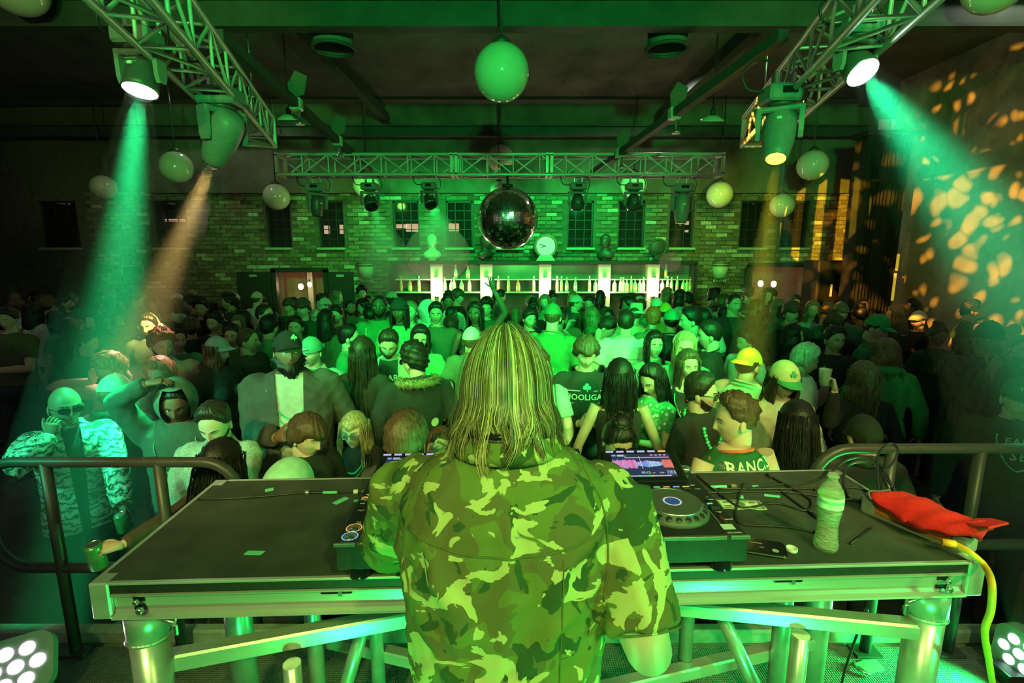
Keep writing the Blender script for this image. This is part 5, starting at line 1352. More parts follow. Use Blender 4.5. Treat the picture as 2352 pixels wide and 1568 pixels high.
def _person(label, px, py, Y, face=0, head=(0, 0, 0), build=1.0, fem=0, tone='light', shirt=('tee', (.3, .3, .3)), inner=None, pants=(.04, .045, .06), hair=('short', (.03, .02, .015)), beard=None, cap=None, glasses=None, beads=None, armL='down', armR='down', lean=0.0, belly=0.0, lid=.35, group='people in the crowd', voxel=.016, hres=(56, 44), prints=(), extra=None, hold=None, bare_arms=False, head_s=1.0, wr=.0035, gaze=(0, 0), name='person', hands=True, zfix=None):
    """one standing person whose head is centred on a photo pixel at depth Y"""
    hp = P(px, py, Y); PZ = .95; head_s = head_s * .97
    hz0 = PZ + (PROP_Z - PZ) * math.cos(lean); hy0 = -(PROP_Z - PZ) * math.sin(lean)
    s = (hp.z - 0.0) / hz0; rz = math.radians(face)
    off = Matrix.Rotation(rz, 3, 'Z') @ Vector((0, hy0 * s, 0))
    root = thing(name, label, 'person', (hp.x - off.x, hp.y - off.y, 0), rz, group)
    seed = int(px * 7 + py) % 9973; rnd = random.Random(seed)
    LR = Matrix.Rotation(lean, 3, 'X'); pv = Vector((0, 0, PZ * s))
    def up(p):   # lean the upper body about the pelvis
        p = Vector(p); return pv + LR @ (p - pv) if p.z > PZ * s else p
    b = build
    hc = up((0, -.012 * s, PROP_Z * s)); HR = Matrix.Rotation(math.radians(head[0]), 3, 'Z') @ LR @ Matrix.Rotation(math.radians(head[1]), 3, 'X') @ Matrix.Rotation(math.radians(head[2]), 3, 'Y')
    hs = head_s
    # arms
    shw = (.178 if not fem else .158) * (.55 + .45 * b) * s
    la, lb = .285 * s, .255 * s; arms = {}
    for side, mode in ((1, armL), (-1, armR)):
        S = up((side * shw, .005, 1.405 * s)); pole = Vector((side * .5, .6, -.4))
        if mode == 'down': Wt = S + Vector((side * (.10 + .05 * b), -.05, -.50)) * s; n_ = (-side, 0.1, 0); hd = (0, -.15, -1)
        elif mode == 'hold': Wt = up((side * .07, -.34, 1.17 * s)); n_ = (-side, 0, .1); hd = (-side * .5, -.75, .35)
        elif mode == 'phone': Wt = up((side * .07, -.30, 1.20 * s)); n_ = (-side * .5, .3, .8); hd = (-side * .5, -.8, .5)
        elif mode == 'chin': Wt = up((side * .06, -.20, 1.42 * s)); n_ = (-side * .3, 1, 0); hd = (-side * .55, .05, .9)
        elif mode == 'ear': Wt = up((side * .15, -.06, 1.52 * s)); n_ = (-side, .2, .2); hd = (-side * .25, .0, 1); pole = Vector((side, -.2, -.6))
        elif mode == 'hip': Wt = up((side * .20, -.04, 1.02 * s)); n_ = (-side, 0, 0); hd = (-side * .6, -.3, -.6)
        elif mode == 'up': Wt = up((side * .22, -.12, 1.86 * s)); n_ = (0, -1, 0); hd = (-side * .1, -.2, 1); pole = Vector((side, 0, -.3))
        elif mode == 'head': Wt = up((side * .10, -.12, 1.78 * s)); n_ = (-side * .5, .3, -1); hd = (-side * .9, .1, .1); pole = Vector((side, .1, .4))
        elif mode == 'back': Wt = up((side * .16, .2, 1.1 * s)); n_ = (0, -1, 0); hd = (-side, .0, -.3)
        else:
            Wt = root.matrix_basis.inverted() @ Vector(mode[0]); n_ = mode[1]; hd = mode[2]; pole = Vector(mode[3]) if len(mode) > 3 else pole
        E_, Wt = ik(S, Wt, la, lb, pole); arms[side] = (S, E_, Wt, Vector(hd), Vector(n_), mode)
    sm = skin_mats(tone); hm = hair_mat(hair[1] if hair else (.03, .02, .015)); mats = sm + [hm]
    # ---- skin: one continuous figure
    mb = MB(); add_head(mb, HR, hc, 0, hres[0], hres[1], fem, lid, True, hs, 4, gaze)
    nk = up((0, .012 * s, 1.42 * s)); mb.tube([nk, hc + HR @ Vector((0, .022, -.09)), hc + HR @ Vector((0, .018, -.03))], [.060 * (.7 + .3 * b) * (.85 if fem else 1), .054 * (.75 + .25 * b) * (.85 if fem else 1), .055], 14)
    tr = torso_rings(b, s, -.004, fem, .86, 1.485, belly, 18); mb.rings([[up(p) for p in r] for r in tr])
    if fem:
        for sx in (-1, 1): mb.sphere(up((sx * .068 * s, -.078 * s, 1.245 * s)), .062 * s, 12, 8)
    for side, (S, E_, Wt, hd, n_, mode) in arms.items():
        ra = (.8 if fem else 1.0) * (.6 + .4 * b) * s
        mb.tube([S + (S - E_) * .05, S.lerp(E_, .3), S.lerp(E_, .75), E_, E_.lerp(Wt, .25), E_.lerp(Wt, .7), Wt], [.050 * ra, .048 * ra, .042 * ra, .039 * ra, .041 * ra, .032 * ra, .025 * ra], 12)
        if hands:
            cu = {'hold': .75, 'down': .35, 'phone': .7, 'chin': .9, 'ear': .35, 'hip': .4, 'up': .2, 'head': .4, 'back': .5}.get(mode if isinstance(mode, str) else '', .8)
            add_hand(mb, Wt, hd, n_, -side if True else side, cu, .92 * (.9 if fem else 1.0) * min(1.06, s))
    for sx in (-1, 1):
        mb.tube([(sx * .085 * s, 0, .90 * s), (sx * .095 * s, -.01, .50 * s), (sx * .10 * s, .01, .09 * s)], [.080 * b * s, .052 * s, .035 * s], 10)
    body = mb.build('body', mats, root, fix=False)
    # ---- clothes
    typ, colr = shirt[0], shirt[1]; opt = shirt[2] if len(shirt) > 2 else {}
    infl = {'tee': .010, 'long': .012, 'hoodie': .022, 'jacket': .026, 'coat': .03, 'tank': .008}[typ]
    def top_mesh(infl, sleeve, zlo=.84, zhi=1.485, narrow=False):
        m_ = MB(); rg = torso_rings(b, s, infl, fem, zlo, zhi, belly, 18)
        m_.rings([[up(p) for p in r] for r in rg])
        if fem:
            for sx in (-1, 1): m_.sphere(up((sx * .068 * s, -.078 * s, 1.245 * s)), .062 * s + infl * .8, 12, 8)
        for side, (S, E_, Wt, *_) in arms.items():
            ra = (.8 if fem else 1.0) * (.6 + .4 * b) * s; i2 = infl * .8 + .004
            if sleeve == 'none': continue
            p = [S + (S - E_) * .06, S.lerp(E_, .35)]; r_ = [.056 * ra + i2, .054 * ra + i2]
            if sleeve == 'short': p += [S.lerp(E_, .62), S.lerp(E_, .66)]; r_ += [.054 * ra + i2 * 1.25, .050 * ra + i2]
            else: p += [S.lerp(E_, .8), E_, E_.lerp(Wt, .3), E_.lerp(Wt, .85), E_.lerp(Wt, .95)]; r_ += [.048 * ra + i2, .047 * ra + i2, .045 * ra + i2, .034 * ra + i2, .029 * ra + i2]
            m_.tube(p, r_, 14)
            m_.sphere(S + Vector((-side * .02, 0, -.004)) * s, .058 * ra + i2, 14, 10)
        return m_
    fm = opt.get('mat') or FAB(colr); pp = []
    if typ in ('jacket', 'coat'):
        ic = inner or (.3, .3, .3)
        tee = cloth('tee_shirt', top_mesh(.010, 'none'), FAB(ic), root, voxel, lambda o: (wrinkle(o, wr * .7, seed), pp and print_on(o, pp, root)))
        jk = top_mesh(infl, 'long', .80 if typ == 'jacket' else .70)
        if opt.get('collar', True):
            jk.tube([up((.085 * s * math.sin(a), (.02 - .075 * math.cos(a)) * s, (1.475 - .03 * math.cos(a)) * s)) for a in [.75 + (2 * PI - 1.5) * k / 16 for k in range(17)]], .017 * s, 8)
        wo = opt.get('open', (.085, .05))
        top = cloth('jacket', jk, fm, root, voxel, lambda o: (wrinkle(o, wr * 1.3, seed + 1), wo and cut_front(o, wo[0] * s, wo[1] * s, .8 * s, 1.6 * s)))
        tgt = tee
        if prints: pp += list(prints)
    else:
        sl = {'tee': 'short', 'long': 'long', 'hoodie': 'long', 'tank': 'none'}[typ]
        m_ = top_mesh(infl, sl, .84, opt.get('zhi', 1.485 if typ != 'tank' else 1.40))
        if typ == 'tank':
            for sx in (-1, 1):
                m_.tube([up((sx * .085 * s, -.085 * s, 1.33 * s)), up((sx * .10 * s, -.02 * s, 1.452 * s)), up((sx * .085 * s, .085 * s, 1.36 * s))], .022 * s, 8)
        if typ == 'hoodie':
            m_.tube([up((.105 * s * math.sin(a), (.03 - .085 * math.cos(a)) * s, (1.47 + .02 * -math.cos(a)) * s)) for a in [.55 + (2 * PI - 1.1) * k / 16 for k in range(17)]], [.022 * s + .02 * s * math.sin(PI * k / 16) for k in range(17)], 8)
        pbk = opt.get('back', False)
        nm = {'tee': 'tee_shirt', 'long': 'sweater', 'hoodie': 'hoodie', 'tank': 'tank_top'}[typ]
        top = cloth(nm, m_, fm, root, voxel, lambda o: (wrinkle(o, wr, seed), prints and print_on(o, prints, o, pbk)))
        if typ == 'tee':
            MB().tube([up((.074 * b * s * math.sin(a), (.004 - .068 * math.cos(a)) * s, (1.478 - .022 * math.cos(a)) * s)) for a in [2 * PI * k / 24 for k in range(24)]], .006, 6, loop=True).build('neckband', fm, root)
    tm = MB(); g = .012
    tm.rings(torso_rings(b, s, g, fem, .82, .98, 0, 18))
    for sx in (-1, 1):
        tm.tube([(sx * .082 * s * b, .0, .93 * s), (sx * .088 * s * b, -.005, .70 * s), (sx * .095 * s, -.012, .50 * s), (sx * .10 * s, .008, .10 * s), (sx * .10 * s, .008, .055)], [.092 * b * s + g, .080 * b * s + g, .056 * s + g, .044 * s + g * 1.4, .046 * s + g * 1.4], 14)
    tm.build('trousers', FAB(pants), root, fix=False)
    for sx in (-1, 1):
        sh = MB(); sh.rings([[Vector((sx * .10 * s + w_ * math.cos(a), y, max(.004, zc + h_ * math.sin(a)))) for a in [2 * PI * k / 12 for k in range(12)]] for y, w_, h_, zc in ((.075, .028, .04, .045), (.05, .038, .055, .055), (-.02, .042, .05, .05), (-.11, .048, .032, .032), (-.165, .040, .022, .022), (-.185, .02, .012, .016))])
        sh.build('shoe', FAB((.10, .10, .10) if rnd.random() < .6 else (.5, .5, .5)), root, fix=False)
    # ---- hair
    if hair:
        st, hcz = hair[0], hair[1]; ho = hair[2] if len(hair) > 2 else {}
        if st in ('short', 'curly', 'mop', 'crop', 'slick'):
            kw = {'short': dict(thick=.024, rough=.002), 'curly': dict(thick=.040, rough=.011, smin=.5), 'mop': dict(thick=.036, fringe=.05, smin=.75, line=-.012, rough=.002), 'crop': dict(thick=.009, smin=.8), 'slick': dict(thick=.028, smin=.2)}[st]; kw = dict(kw); kw.update(ho)
            if cap and cap[0] not in ('band', 'headphones'): kw.update(thick=min(kw['thick'], .009), rough=0, smin=.8, fringe=0)
            h = hair_shell(HR, hc, fem=fem, seed=seed, scale=hs, **kw)
            h.build('hair', hm, root, fix=False)
        elif st in ('long', 'bangs', 'bun', 'pony'):
            kw = dict(ho); kw2 = {k: kw.pop(k) for k in ('thick_top', 'strands') if k in kw}
            h = hair_shell(HR, hc, thick=kw2.get('thick_top', .022) if not (cap and cap[0] not in ('band', 'headphones')) else .009, fem=fem, seed=seed, smin=.7, fringe=.045 if st == 'bangs' else 0, scale=hs)
            if st in ('long', 'bangs'):
                yr = Matrix.Rotation(math.radians(head[0]), 3, 'Z') @ LR @ Matrix.Rotation(math.radians(head[1]) * .35, 3, 'X')
                long_hair(h, HR if abs(head[1]) < 8 else yr, hc, fem=fem, seed=seed, scale=hs, **kw)
                rs = random.Random(seed)
                for k in range(kw2.get('strands', 26) * 3):
                    w_ = kw.get('open_', .85) + (2 * PI - 2 * kw.get('open_', .85)) * rs.random(); L = kw.get('length', .30); q = []
                    for i in range(7):
                        u = i / 6; z = .06 - u * (L + .06 + .06 * rs.random()); rx = .092 + .012 * rs.random() * u + kw.get('flare', 0) * min(1, u * 2)
                        q.append(Vector(hc) + HR @ Vector((rx * math.sin(w_) + kw.get('wave', .006) * math.sin(u * 8 + k), -(rx + .02) * math.cos(w_) + .006 + .006 * math.sin(u * 7 + k * 2), z)) * hs)
                    h.tube(q, [.0012, .0022, .0024, .0022, .002, .0015, .0006], 3)
            elif st == 'bun':
                h.sphere(Vector(hc) + HR @ Vector((0, .03, .135)) * hs, .050, 16, 10, sc=(1.05, 1.0, .85), R=HR)
                for k in range(10): h.tube([Vector(hc) + HR @ Vector((.05 * math.cos(k * .7 + i * .5), .03 + .05 * math.sin(k * .7 + i * .5), .11 + .008 * i + .01 * math.sin(k))) for i in range(6)], .010, 6)
            else:
                h.tube([Vector(hc) + HR @ Vector(q) for q in ((0, .09, .05), (0, .135, .03), (0, .15, -.05), (.01, .135, -.16), (.0, .12, -.26))], [.025, .032, .034, .028, .008], 12)
            h.build('hair', hm, root, fix=False)
    if beard:
        bl, bc = beard[0], beard[1]; d, W_, TH = head_dirs(48, 40); pts = head_point(d.reshape(-1, 3), fem).reshape(d.shape); rs = np.random.RandomState(seed)
        a = np.abs(W_); zt = np.interp(a, [0, .25, .45, .8, 1.2, 1.5], [-.050, -.050, -.062, -.052, -.028, -.004]); k = sstep(0, .02, zt - pts[..., 2]) * (a < 1.5)
        lipm = np.exp(-(pts[..., 0] / .024) ** 4 - ((pts[..., 2] + .067) / .010) ** 4); k = k * (1 - lipm)
        th = bl * k * (1 + .2 * rs.randn(*k.shape)) - .004 * (1 - k); p = pts + d * th[..., None]; p[..., 2] -= bl * .8 * k * sstep(-.07, -.11, pts[..., 2])
        wp = (p.reshape(-1, 3) * hs) @ np.array(HR).T + np.array(hc); bb = MB(); n = 48
        bb.add(wp, [(i * n + j, i * n + (j + 1) % n, (i + 1) * n + (j + 1) % n, (i + 1) * n + j) for i in range(40) for j in range(n) if k[i, j] > .02 or k[i + 1, j] > .02], 0, True)
        bb.build('beard', hair_mat(bc), root, fix=False)
    if cap:
        kind, cc = cap[0], cap[1]; co = cap[2] if len(cap) > 2 else {}
        m_ = FAB(cc)
        if kind in ('cap', 'backcap'):
            cr, bm_ = cap_meshes(kind == 'backcap', co.get('low', .030), .0115)
            c_ = HT(cr, HR, hc, hs).build('cap', m_, root, fix=False); HT(bm_, HR, hc, hs).build('brim', FAB(co.get('brim', cc)), c_, fix=False)
            if kind == 'backcap':
                st_ = MB().tube([(.055 * math.sin(a), -.106 * math.cos(a) - .002, .052 + .0 * a) for a in [-.55 + 1.1 * k / 8 for k in range(9)]], .006, 6)
                HT(st_, HR, hc, hs).build('strap', FAB(co.get('strap', (.5, .55, .45))), c_)
            if co.get('emblem'):
                em_ = co['emblem']; me = shape_mesh(clover(.03)) if em_ == 'clover' else text_mesh(em_, co.get('esize', .016), 0, bold=True)
                sg = 1 if kind == 'cap' else -1
                for v in me.vertices:
                    x, z = v.co.x + co.get('ex', 0), v.co.y + .085; yy = -math.sqrt(max(1e-5, 1 - (x / .092) ** 2 - ((z - .006) / .134) ** 2)) * .115 - .002
                    v.co = Vector(hc) + HR @ (Vector((x, yy, z)) * hs)
                me.materials.append(co.get('emat', M['white_print'])); link('emblem', me, c_)
        elif kind == 'bucket': HT(bucket_mesh(), HR, hc, hs).build('bucket_hat', m_, root)
        elif kind == 'beanie':
            cr, _ = cap_meshes(False, .012, .018); c_ = HT(cr, HR, hc, hs).build('beanie', m_, root, fix=False)
            HT(MB().tube([(.093 * math.sin(a), .004 - .115 * math.cos(a), .030 + .012 * math.cos(a)) for a in [2 * PI * k / 32 for k in range(32)]], .013, 8, loop=True), HR, hc, hs).build('cuff', m_, c_)
        elif kind == 'band': HT(MB().tube([(.094 * math.sin(a), .01, .02 + .108 * math.cos(a)) for a in [-1.5 + 3 * k / 20 for k in range(21)]], .014, 8, flat=.6), HR, hc, hs).build('headband', m_, root)
        elif kind == 'hood':
            d, W_, TH = head_dirs(40, 30); pts = head_point(d.reshape(-1, 3)).reshape(d.shape); p = pts * 1.0 + d * .045; p[..., 1] += .02
            hb = MB(); n = 40; hb.add(p.reshape(-1, 3), [(i * n + j, i * n + (j + 1) % n, (i + 1) * n + (j + 1) % n, (i + 1) * n + j) for i in range(30) for j in range(n) if abs(W_[i, j]) > .75 or TH[i, j] < .6] + [tuple(reversed(range(n)))], 0, True)
            HT(hb, HR, hc, hs).build('hood', m_, root, fix=False)
        elif kind == 'headphones':
            hb = MB().tube([(.098 * math.sin(a), .01, -.01 + .145 * math.cos(a)) for a in [-1.5 + 3 * k / 20 for k in range(21)]], .009, 8)
            c_ = HT(hb, HR, hc, hs).build('headphones', m_, root)
            for sx in (-1, 1): HT(MB().lathe([(.03, -.015), (.042, -.008), (.042, .01), (.03, .018)], 20, (sx * .1, .01, -.015), Matrix.Rotation(PI / 2, 3, 'Y')), HR, hc, hs).build('ear_cup', m_, c_)
    if glasses:
        fr, ln = glasses_mesh(glasses[0] != 'clear'); dz = glasses[1] if len(glasses) > 1 else (0, 0)
        for q in (fr, ln): q.v = [(x, y + dz[0], z + dz[1]) for x, y, z in q.v]
        g_ = HT(fr, HR, hc, hs).build('glasses', M['metal_bright'] if glasses[0] == 'clear' else M['gloss_black'], root)
        HT(ln, HR, hc, hs).build('lens', M['glass_clear'] if glasses[0] == 'clear' else M['gloss_black'], g_, fix=False)
    if beads:
        bm_, drop, rad = beads[0], beads[1], beads[2]; nb = beads[3] if len(beads) > 3 else 1
        for q in range(nb): BEAD_JOBS.append((root, top if typ not in ('jacket', 'coat') else tee, bm_, (drop - .05 * q) * s, rad, s, b, up))
    rec = dict(root=root, hc=hc, HR=HR, arms=arms, s=s, up=up, hs=hs, hm=hm, body=body)
    if hold:
        for side, kind, lab in hold:
            S, E_, Wt, hd, n_, mode = arms[side]; d = hd.normalized(); n2 = (n_ - d * n_.dot(d)).normalized()
            w = root.matrix_basis @ (Wt + d * .085 + n2 * .045)
            if kind == 'phone': phone(w + Vector((0, -.01, .03)), Matrix.Rotation(rz, 3, 'Z') @ Matrix.Rotation(PI / 2 + .35 + PI, 3, 'X'), lab)
            else: cup(w, lab, kind=kind, tilt=(.15, 0) if kind == 'can' else (0, 0))
    if extra: extra(rec)
    PEOPLE.append((hp.x, hp.y)); return rec
# ------------------------------------------------------------------ the performer at the table, back to the camera
def camo_mat():
    m = bpy.data.materials.new('camouflage_cotton'); m.use_nodes = True; nt = m.node_tree; b = nt.nodes['Principled BSDF']; b.inputs['Roughness'].default_value = .9
    b.inputs['Specular IOR Level'].default_value = .2
    tc = nt.nodes.new('ShaderNodeTexCoord'); prev = None
    def layer(off, sc, lo, colr, prev, dist=.9, det=2.0, st=(1, 1, 1)):
        mp = nt.nodes.new('ShaderNodeMapping'); mp.inputs['Location'].default_value = off; mp.inputs['Scale'].default_value = st; nt.links.new(tc.outputs['Object'], mp.inputs[0])
        n = nt.nodes.new('ShaderNodeTexNoise'); n.inputs['Scale'].default_value = sc; n.inputs['Detail'].default_value = det; n.inputs['Distortion'].default_value = dist; n.inputs['Roughness'].default_value = .5
        nt.links.new(mp.outputs[0], n.inputs['Vector'])
        r = nt.nodes.new('ShaderNodeMapRange'); r.inputs['From Min'].default_value = lo; r.inputs['From Max'].default_value = lo + .008; nt.links.new(n.outputs['Fac'], r.inputs['Value'])
        mx = nt.nodes.new('ShaderNodeMix'); mx.data_type = 'RGBA'; nt.links.new(r.outputs[0], mx.inputs[0])
        if prev is None: mx.inputs[6].default_value = lin((.135, .20, .05))
        else: nt.links.new(prev, mx.inputs[6])
        mx.inputs[7].default_value = lin(colr); return mx.outputs[2]
    prev = layer((3.1, 1.2, .4), 10.5, .50, (.125, .135, .05), None)
    prev = layer((7.7, 4.2, 2.4), 10.5, .565, (.038, .085, .032), prev, 1.3, 3.0)
    prev = layer((1.7, 9.2, 5.4), 11.0, .565, (.47, .52, .22), prev, 1.3, 3.0, (1, 1, 1.3))
    nt.links.new(prev, b.inputs['Base Color'])
    n2 = nt.nodes.new('ShaderNodeTexNoise'); n2.inputs['Scale'].default_value = 500; nt.links.new(tc.outputs['Object'], n2.inputs['Vector'])
    bp = nt.nodes.new('ShaderNodeBump'); bp.inputs['Strength'].default_value = .2; bp.inputs['Distance'].default_value = .01; nt.links.new(n2.outputs['Fac'], bp.inputs['Height']); nt.links.new(bp.outputs[0], b.inputs['Normal'])
    return m
CAMO = camo_mat(); M['thread'] = mat('olive_thread', (.10, .13, .04), .9)
def build_dj():
    s = .985; PZ = .95; lean = .10; HX, HY, HZ = P(1163, 852, 1.0)
    hz0 = PZ + (PROP_Z - PZ) * math.cos(lean); hy0 = -(PROP_Z - PZ) * math.sin(lean)
    s = (HZ - STAGE_Z) / hz0
    root = thing('person', 'performer in a camouflage shirt standing at the deck table, back to the camera', 'person', (HX, HY + hy0 * s, STAGE_Z), PI)
    inv = root.matrix_basis.inverted(); L = lambda w: inv @ Vector(w)
    LR = Matrix.Rotation(lean, 3, 'X'); pv = Vector((0, 0, PZ * s))
    def up(p): p = Vector(p); return pv + LR @ (p - pv) if p.z > PZ * s else p
    hc = L(P(1163, 906, 1.03)); HR = Matrix.Rotation(math.radians(3), 3, 'Z') @ Matrix.Rotation(math.radians(16), 3, 'X')
    # local +X is his left = image left
    SL, EL, WL = L(P(932, 1120, 1.0)), L(P(905, 1235, 1.12)), L((-.20, 1.42, TT + .16))
    SR, ER, WR = L(P(1415, 1135, .99)), L(P(1468, 1400, .87)), L((.19, 1.33, TT + .14))
    EL = SL + (EL - SL).normalized() * .285; ER = SR + (ER - SR).normalized() * .262
    WL = EL + (WL - EL).normalized() * .255; WR = ER + (WR - ER).normalized() * .265
    hm = hair_mat((.10, .065, .03)); mats = skin_mats('light') + [hm]
    mb = MB(); add_head(mb, HR, hc, 0, 48, 38, 0, .35, True, 1.0, 4)
    nk = up((0, .012, 1.42 * s)); mb.tube([nk, hc + HR @ Vector((0, .02, -.09)), hc + HR @ Vector((0, .015, -.03))], [.062, .056, .056], 18)
    mb.rings([[up(p) for p in r] for r in torso_rings(1.0, s, -.004, 0, .86, 1.485, 0, 20)])
    for S, E_, Wt, sd in ((SL, EL, WL, 1), (SR, ER, WR, -1)):
        d = E_ - S; f = Wt - E_
        mb.tube([S, S.lerp(E_, .5), S + d * .9, E_ + (d.normalized() - f.normalized()) * .012, E_.lerp(Wt, .14), E_.lerp(Wt, .45), E_.lerp(Wt, .8), Wt], [.052, .050, .046, .045, .047, .044, .034, .028], 18)
        add_hand(mb, Wt, f.normalized() + Vector((0, 0, -.25)), (0, -.2, -1), -sd, .4, 1.0)
    for sx in (-1, 1): mb.tube([(sx * .085, 0, .90), (sx * .095, -.01, .50), (sx * .10, .01, .09)], [.085, .055, .036], 12)
    mb.build('body', mats, root, fix=False)
    # shirt
    m_ = MB(); prof = []
    for z, w_, d_ in ((.66, .190, .135), (.78, .190, .135), (.92, .190, .136), (1.04, .195, .140), (1.15, .208, .148), (1.26, .216, .150), (1.345, .214, .142), (1.40, .195, .122), (1.435, .150, .100), (1.465, .098, .084), (1.485, .074, .072)):
        prof.append([up(p) for p in ell(w_ * s, d_ * s, z * s, .004, 26, p=2.35)])
    m_.rings(prof)
    for S, E_, Wt, end, ro in ((SL, EL, WL, .92, .072), (SR, ER, WR, .93, .074)):
        d = E_ - S
        m_.sphere(S + Vector((-math.copysign(.03, S.x), 0, -.005)), .076, 18, 12)
        m_.tube([S - d * .02, S.lerp(E_, .25), S.lerp(E_, .5), S.lerp(E_, .75), S + d * end, S + d * (end + .02)], [.070, .074, ro, ro + .002, ro + .003, ro - .004], 22)
    def post(o):
        bm = bmesh.new(); bm.from_mesh(o.data)
        me = o.data; n = len(me.vertices); co = np.empty(n * 3); me.vertices.foreach_get('co', co); co = co.reshape(-1, 3); no = np.empty(n * 3); me.vertices.foreach_get('normal', no); no = no.reshape(-1, 3); bm.free()
        h = np.zeros(n); rs = np.random.RandomState(4); x, y, z = co.T
        # long soft folds falling from the shoulder blades, a centre pleat, and tighter creases at armpits and waist
        def fold(px_, pz, qx, qz, w_, a):
            d = np.array([qx - px_, qz - pz]); Lg = np.hypot(*d); d = d / Lg; u = ((x - px_) * d[0] + (z - pz) * d[1]) / Lg; v = (x - px_) * -d[1] + (z - pz) * d[0] + .012 * np.sin(u * 5 + px_ * 30)
            return a * np.exp(-(v / w_) ** 2) * np.clip(np.sin(np.clip(u, 0, 1) * PI), 0, 1) * (y > -.02)
        zz = z / s
        for px_, pz, qx, qz, w_, a in ((.0, 1.43, .01, .95, .014, .007), (.03, 1.40, .05, .98, .016, -.006), (-.02, 1.42, -.05, 1.0, .016, -.006), (.13, 1.40, .08, 1.02, .02, .010), (-.13, 1.38, -.06, .98, .02, .010), (.17, 1.30, .02, 1.12, .016, .009), (-.18, 1.28, -.02, 1.08, .016, .009),
                                       (.19, 1.22, .06, .98, .015, .008), (-.20, 1.20, -.09, .96, .015, .008), (.12, 1.12, -.08, .95, .013, .006), (-.10, 1.15, .09, .92, .013, .006), (.19, 1.35, .10, 1.24, .012, .007), (-.19, 1.36, -.10, 1.26, .012, .007), (.16, 1.05, .12, .8, .016, .008), (-.16, 1.05, -.12, .8, .016, .008), (.0, 1.05, .02, .75, .02, .008)):
            h += fold(px_ * s, pz * s, qx * s, qz * s, w_, a)
        for k in range(6):
            v = rs.randn(3); v = v / np.linalg.norm(v) * rs.uniform(18, 42); v2 = rs.randn(3) * 8
            h += ((1 - np.abs(np.sin(co @ v + rs.rand() * 7 + 1.6 * np.sin(co @ v2)))) ** 2 - .3) * .0022
        side = np.abs(x) > .19
        for k in range(4):
            v = rs.randn(3); v = v / np.linalg.norm(v) * rs.uniform(30, 60); h += side * (1 - np.abs(np.sin(co @ v + k))) ** 2 * .003
        me.vertices.foreach_set('co', (co + no * h[:, None]).ravel()); me.update()
        bm = bmesh.new(); bm.from_mesh(me); tree = BVHTree.FromBMesh(bm); bm.free()
        def seam(pts, nm, dirv=Vector((0, -1, 0)), r=.0022, start=1.0):
            q = []
            for p in smooth_path(pts, 10):
                hit = tree.ray_cast(Vector(p) - dirv * start, dirv)[0]
                if hit: q.append(hit - dirv * .0006)
            if len(q) > 3: MB().tube(q, r, 6).build(nm, M['thread'], o)
        seam([(-.185, 0, 1.335 * s), (-.09, 0, 1.315 * s), (0, 0, 1.308 * s), (.09, 0, 1.315 * s), (.185, 0, 1.335 * s)], 'yoke_seam')
        seam([(-.145, 0, 1.44 * s), (-.185, 0, 1.37 * s), (-.195, 0, 1.28 * s), (-.185, 0, 1.20 * s)], 'sleeve_seam')
        seam([(.145, 0, 1.44 * s), (.185, 0, 1.37 * s), (.195, 0, 1.28 * s), (.185, 0, 1.20 * s)], 'sleeve_seam')
        seam([(-.105, 0, 1.30 * s), (-.10, 0, 1.1 * s), (-.095, 0, .85 * s)], 'pleat_seam', r=.0015)
    cloth('camouflage_shirt', m_, CAMO, root, .0085, post, 4)
    for S, E_, Wt, end in ((SL, EL, WL, .94), (SR, ER, WR, .96)):
        d = (E_ - S); dn = d.normalized(); u = dn.orthogonal().normalized(); v = dn.cross(u); c_ = S + d * end
        for q in (.0, -.022): MB().tube([c_ + dn * q + (u * math.cos(a) + v * math.sin(a)) * (.0715 - (.0 if q else .002)) for a in [2 * PI * k / 32 for k in range(32)]], .0022, 6, loop=True).build('sleeve_hem', CAMO if q == 0 else M['thread'], root)
    # folded collar
    rings = []
    for k in range(33):
        a = .35 + (2 * PI - .7) * k / 32; ca, sa = math.cos(a), math.sin(a); bk = (1 - ca) / 2
        rings.append([up((r * sa * 1.06, .012 + -r * ca * .98, (zc + dz * (.75 + .25 * bk)) * s)) for r, dz, zc in ((.070, -.02, 1.475), (.072, .034, 1.475), (.078, .042, 1.475), (.086, .034, 1.475), (.104, -.010, 1.472), (.109, -.022, 1.470), (.103, -.020, 1.470), (.083, .022, 1.475), (.076, -.02, 1.475))])
    MB().rings(rings).build('collar', CAMO, root)
    # headphones round the neck
    hp_ = MB().tube([up((.088 * math.sin(a), .008 - .092 * math.cos(a), (1.485 - .012 * math.cos(a)) * s)) for a in [.9 + (2 * PI - 1.8) * k / 24 for k in range(25)]], .014, 10, flat=.7).build('headphones', M['gloss_black'], root)
    MB().tube([up((.098 * math.sin(a), .010 - .100 * math.cos(a), (1.482 - .012 * math.cos(a)) * s)) for a in [2.6 + (2 * PI - 5.2) * k / 14 for k in range(15)]], .0025, 6).build('band_stripe', M['metal_bright'], hp_)
    for sx in (-1, 1): MB().lathe([(.02, -.02), (.038, -.012), (.040, .01), (.028, .02)], 20, up((sx * .085, -.06, 1.50 * s)), Matrix.Rotation(PI / 2, 3, 'Y')).build('ear_cup', M['gloss_black'], hp_)
    # trousers, shoes
    tm = MB().rings(torso_rings(1.0, s, .012, 0, .82, .98, 0, 18))
    for sx in (-1, 1): tm.tube([(sx * .082, .0, .93), (sx * .088, -.005, .70), (sx * .095, -.012, .50), (sx * .10, .008, .10), (sx * .10, .008, .055)], [.104, .092, .068, .060, .062], 14)
    tm.build('trousers', FAB((.03, .03, .03)), root, fix=False)
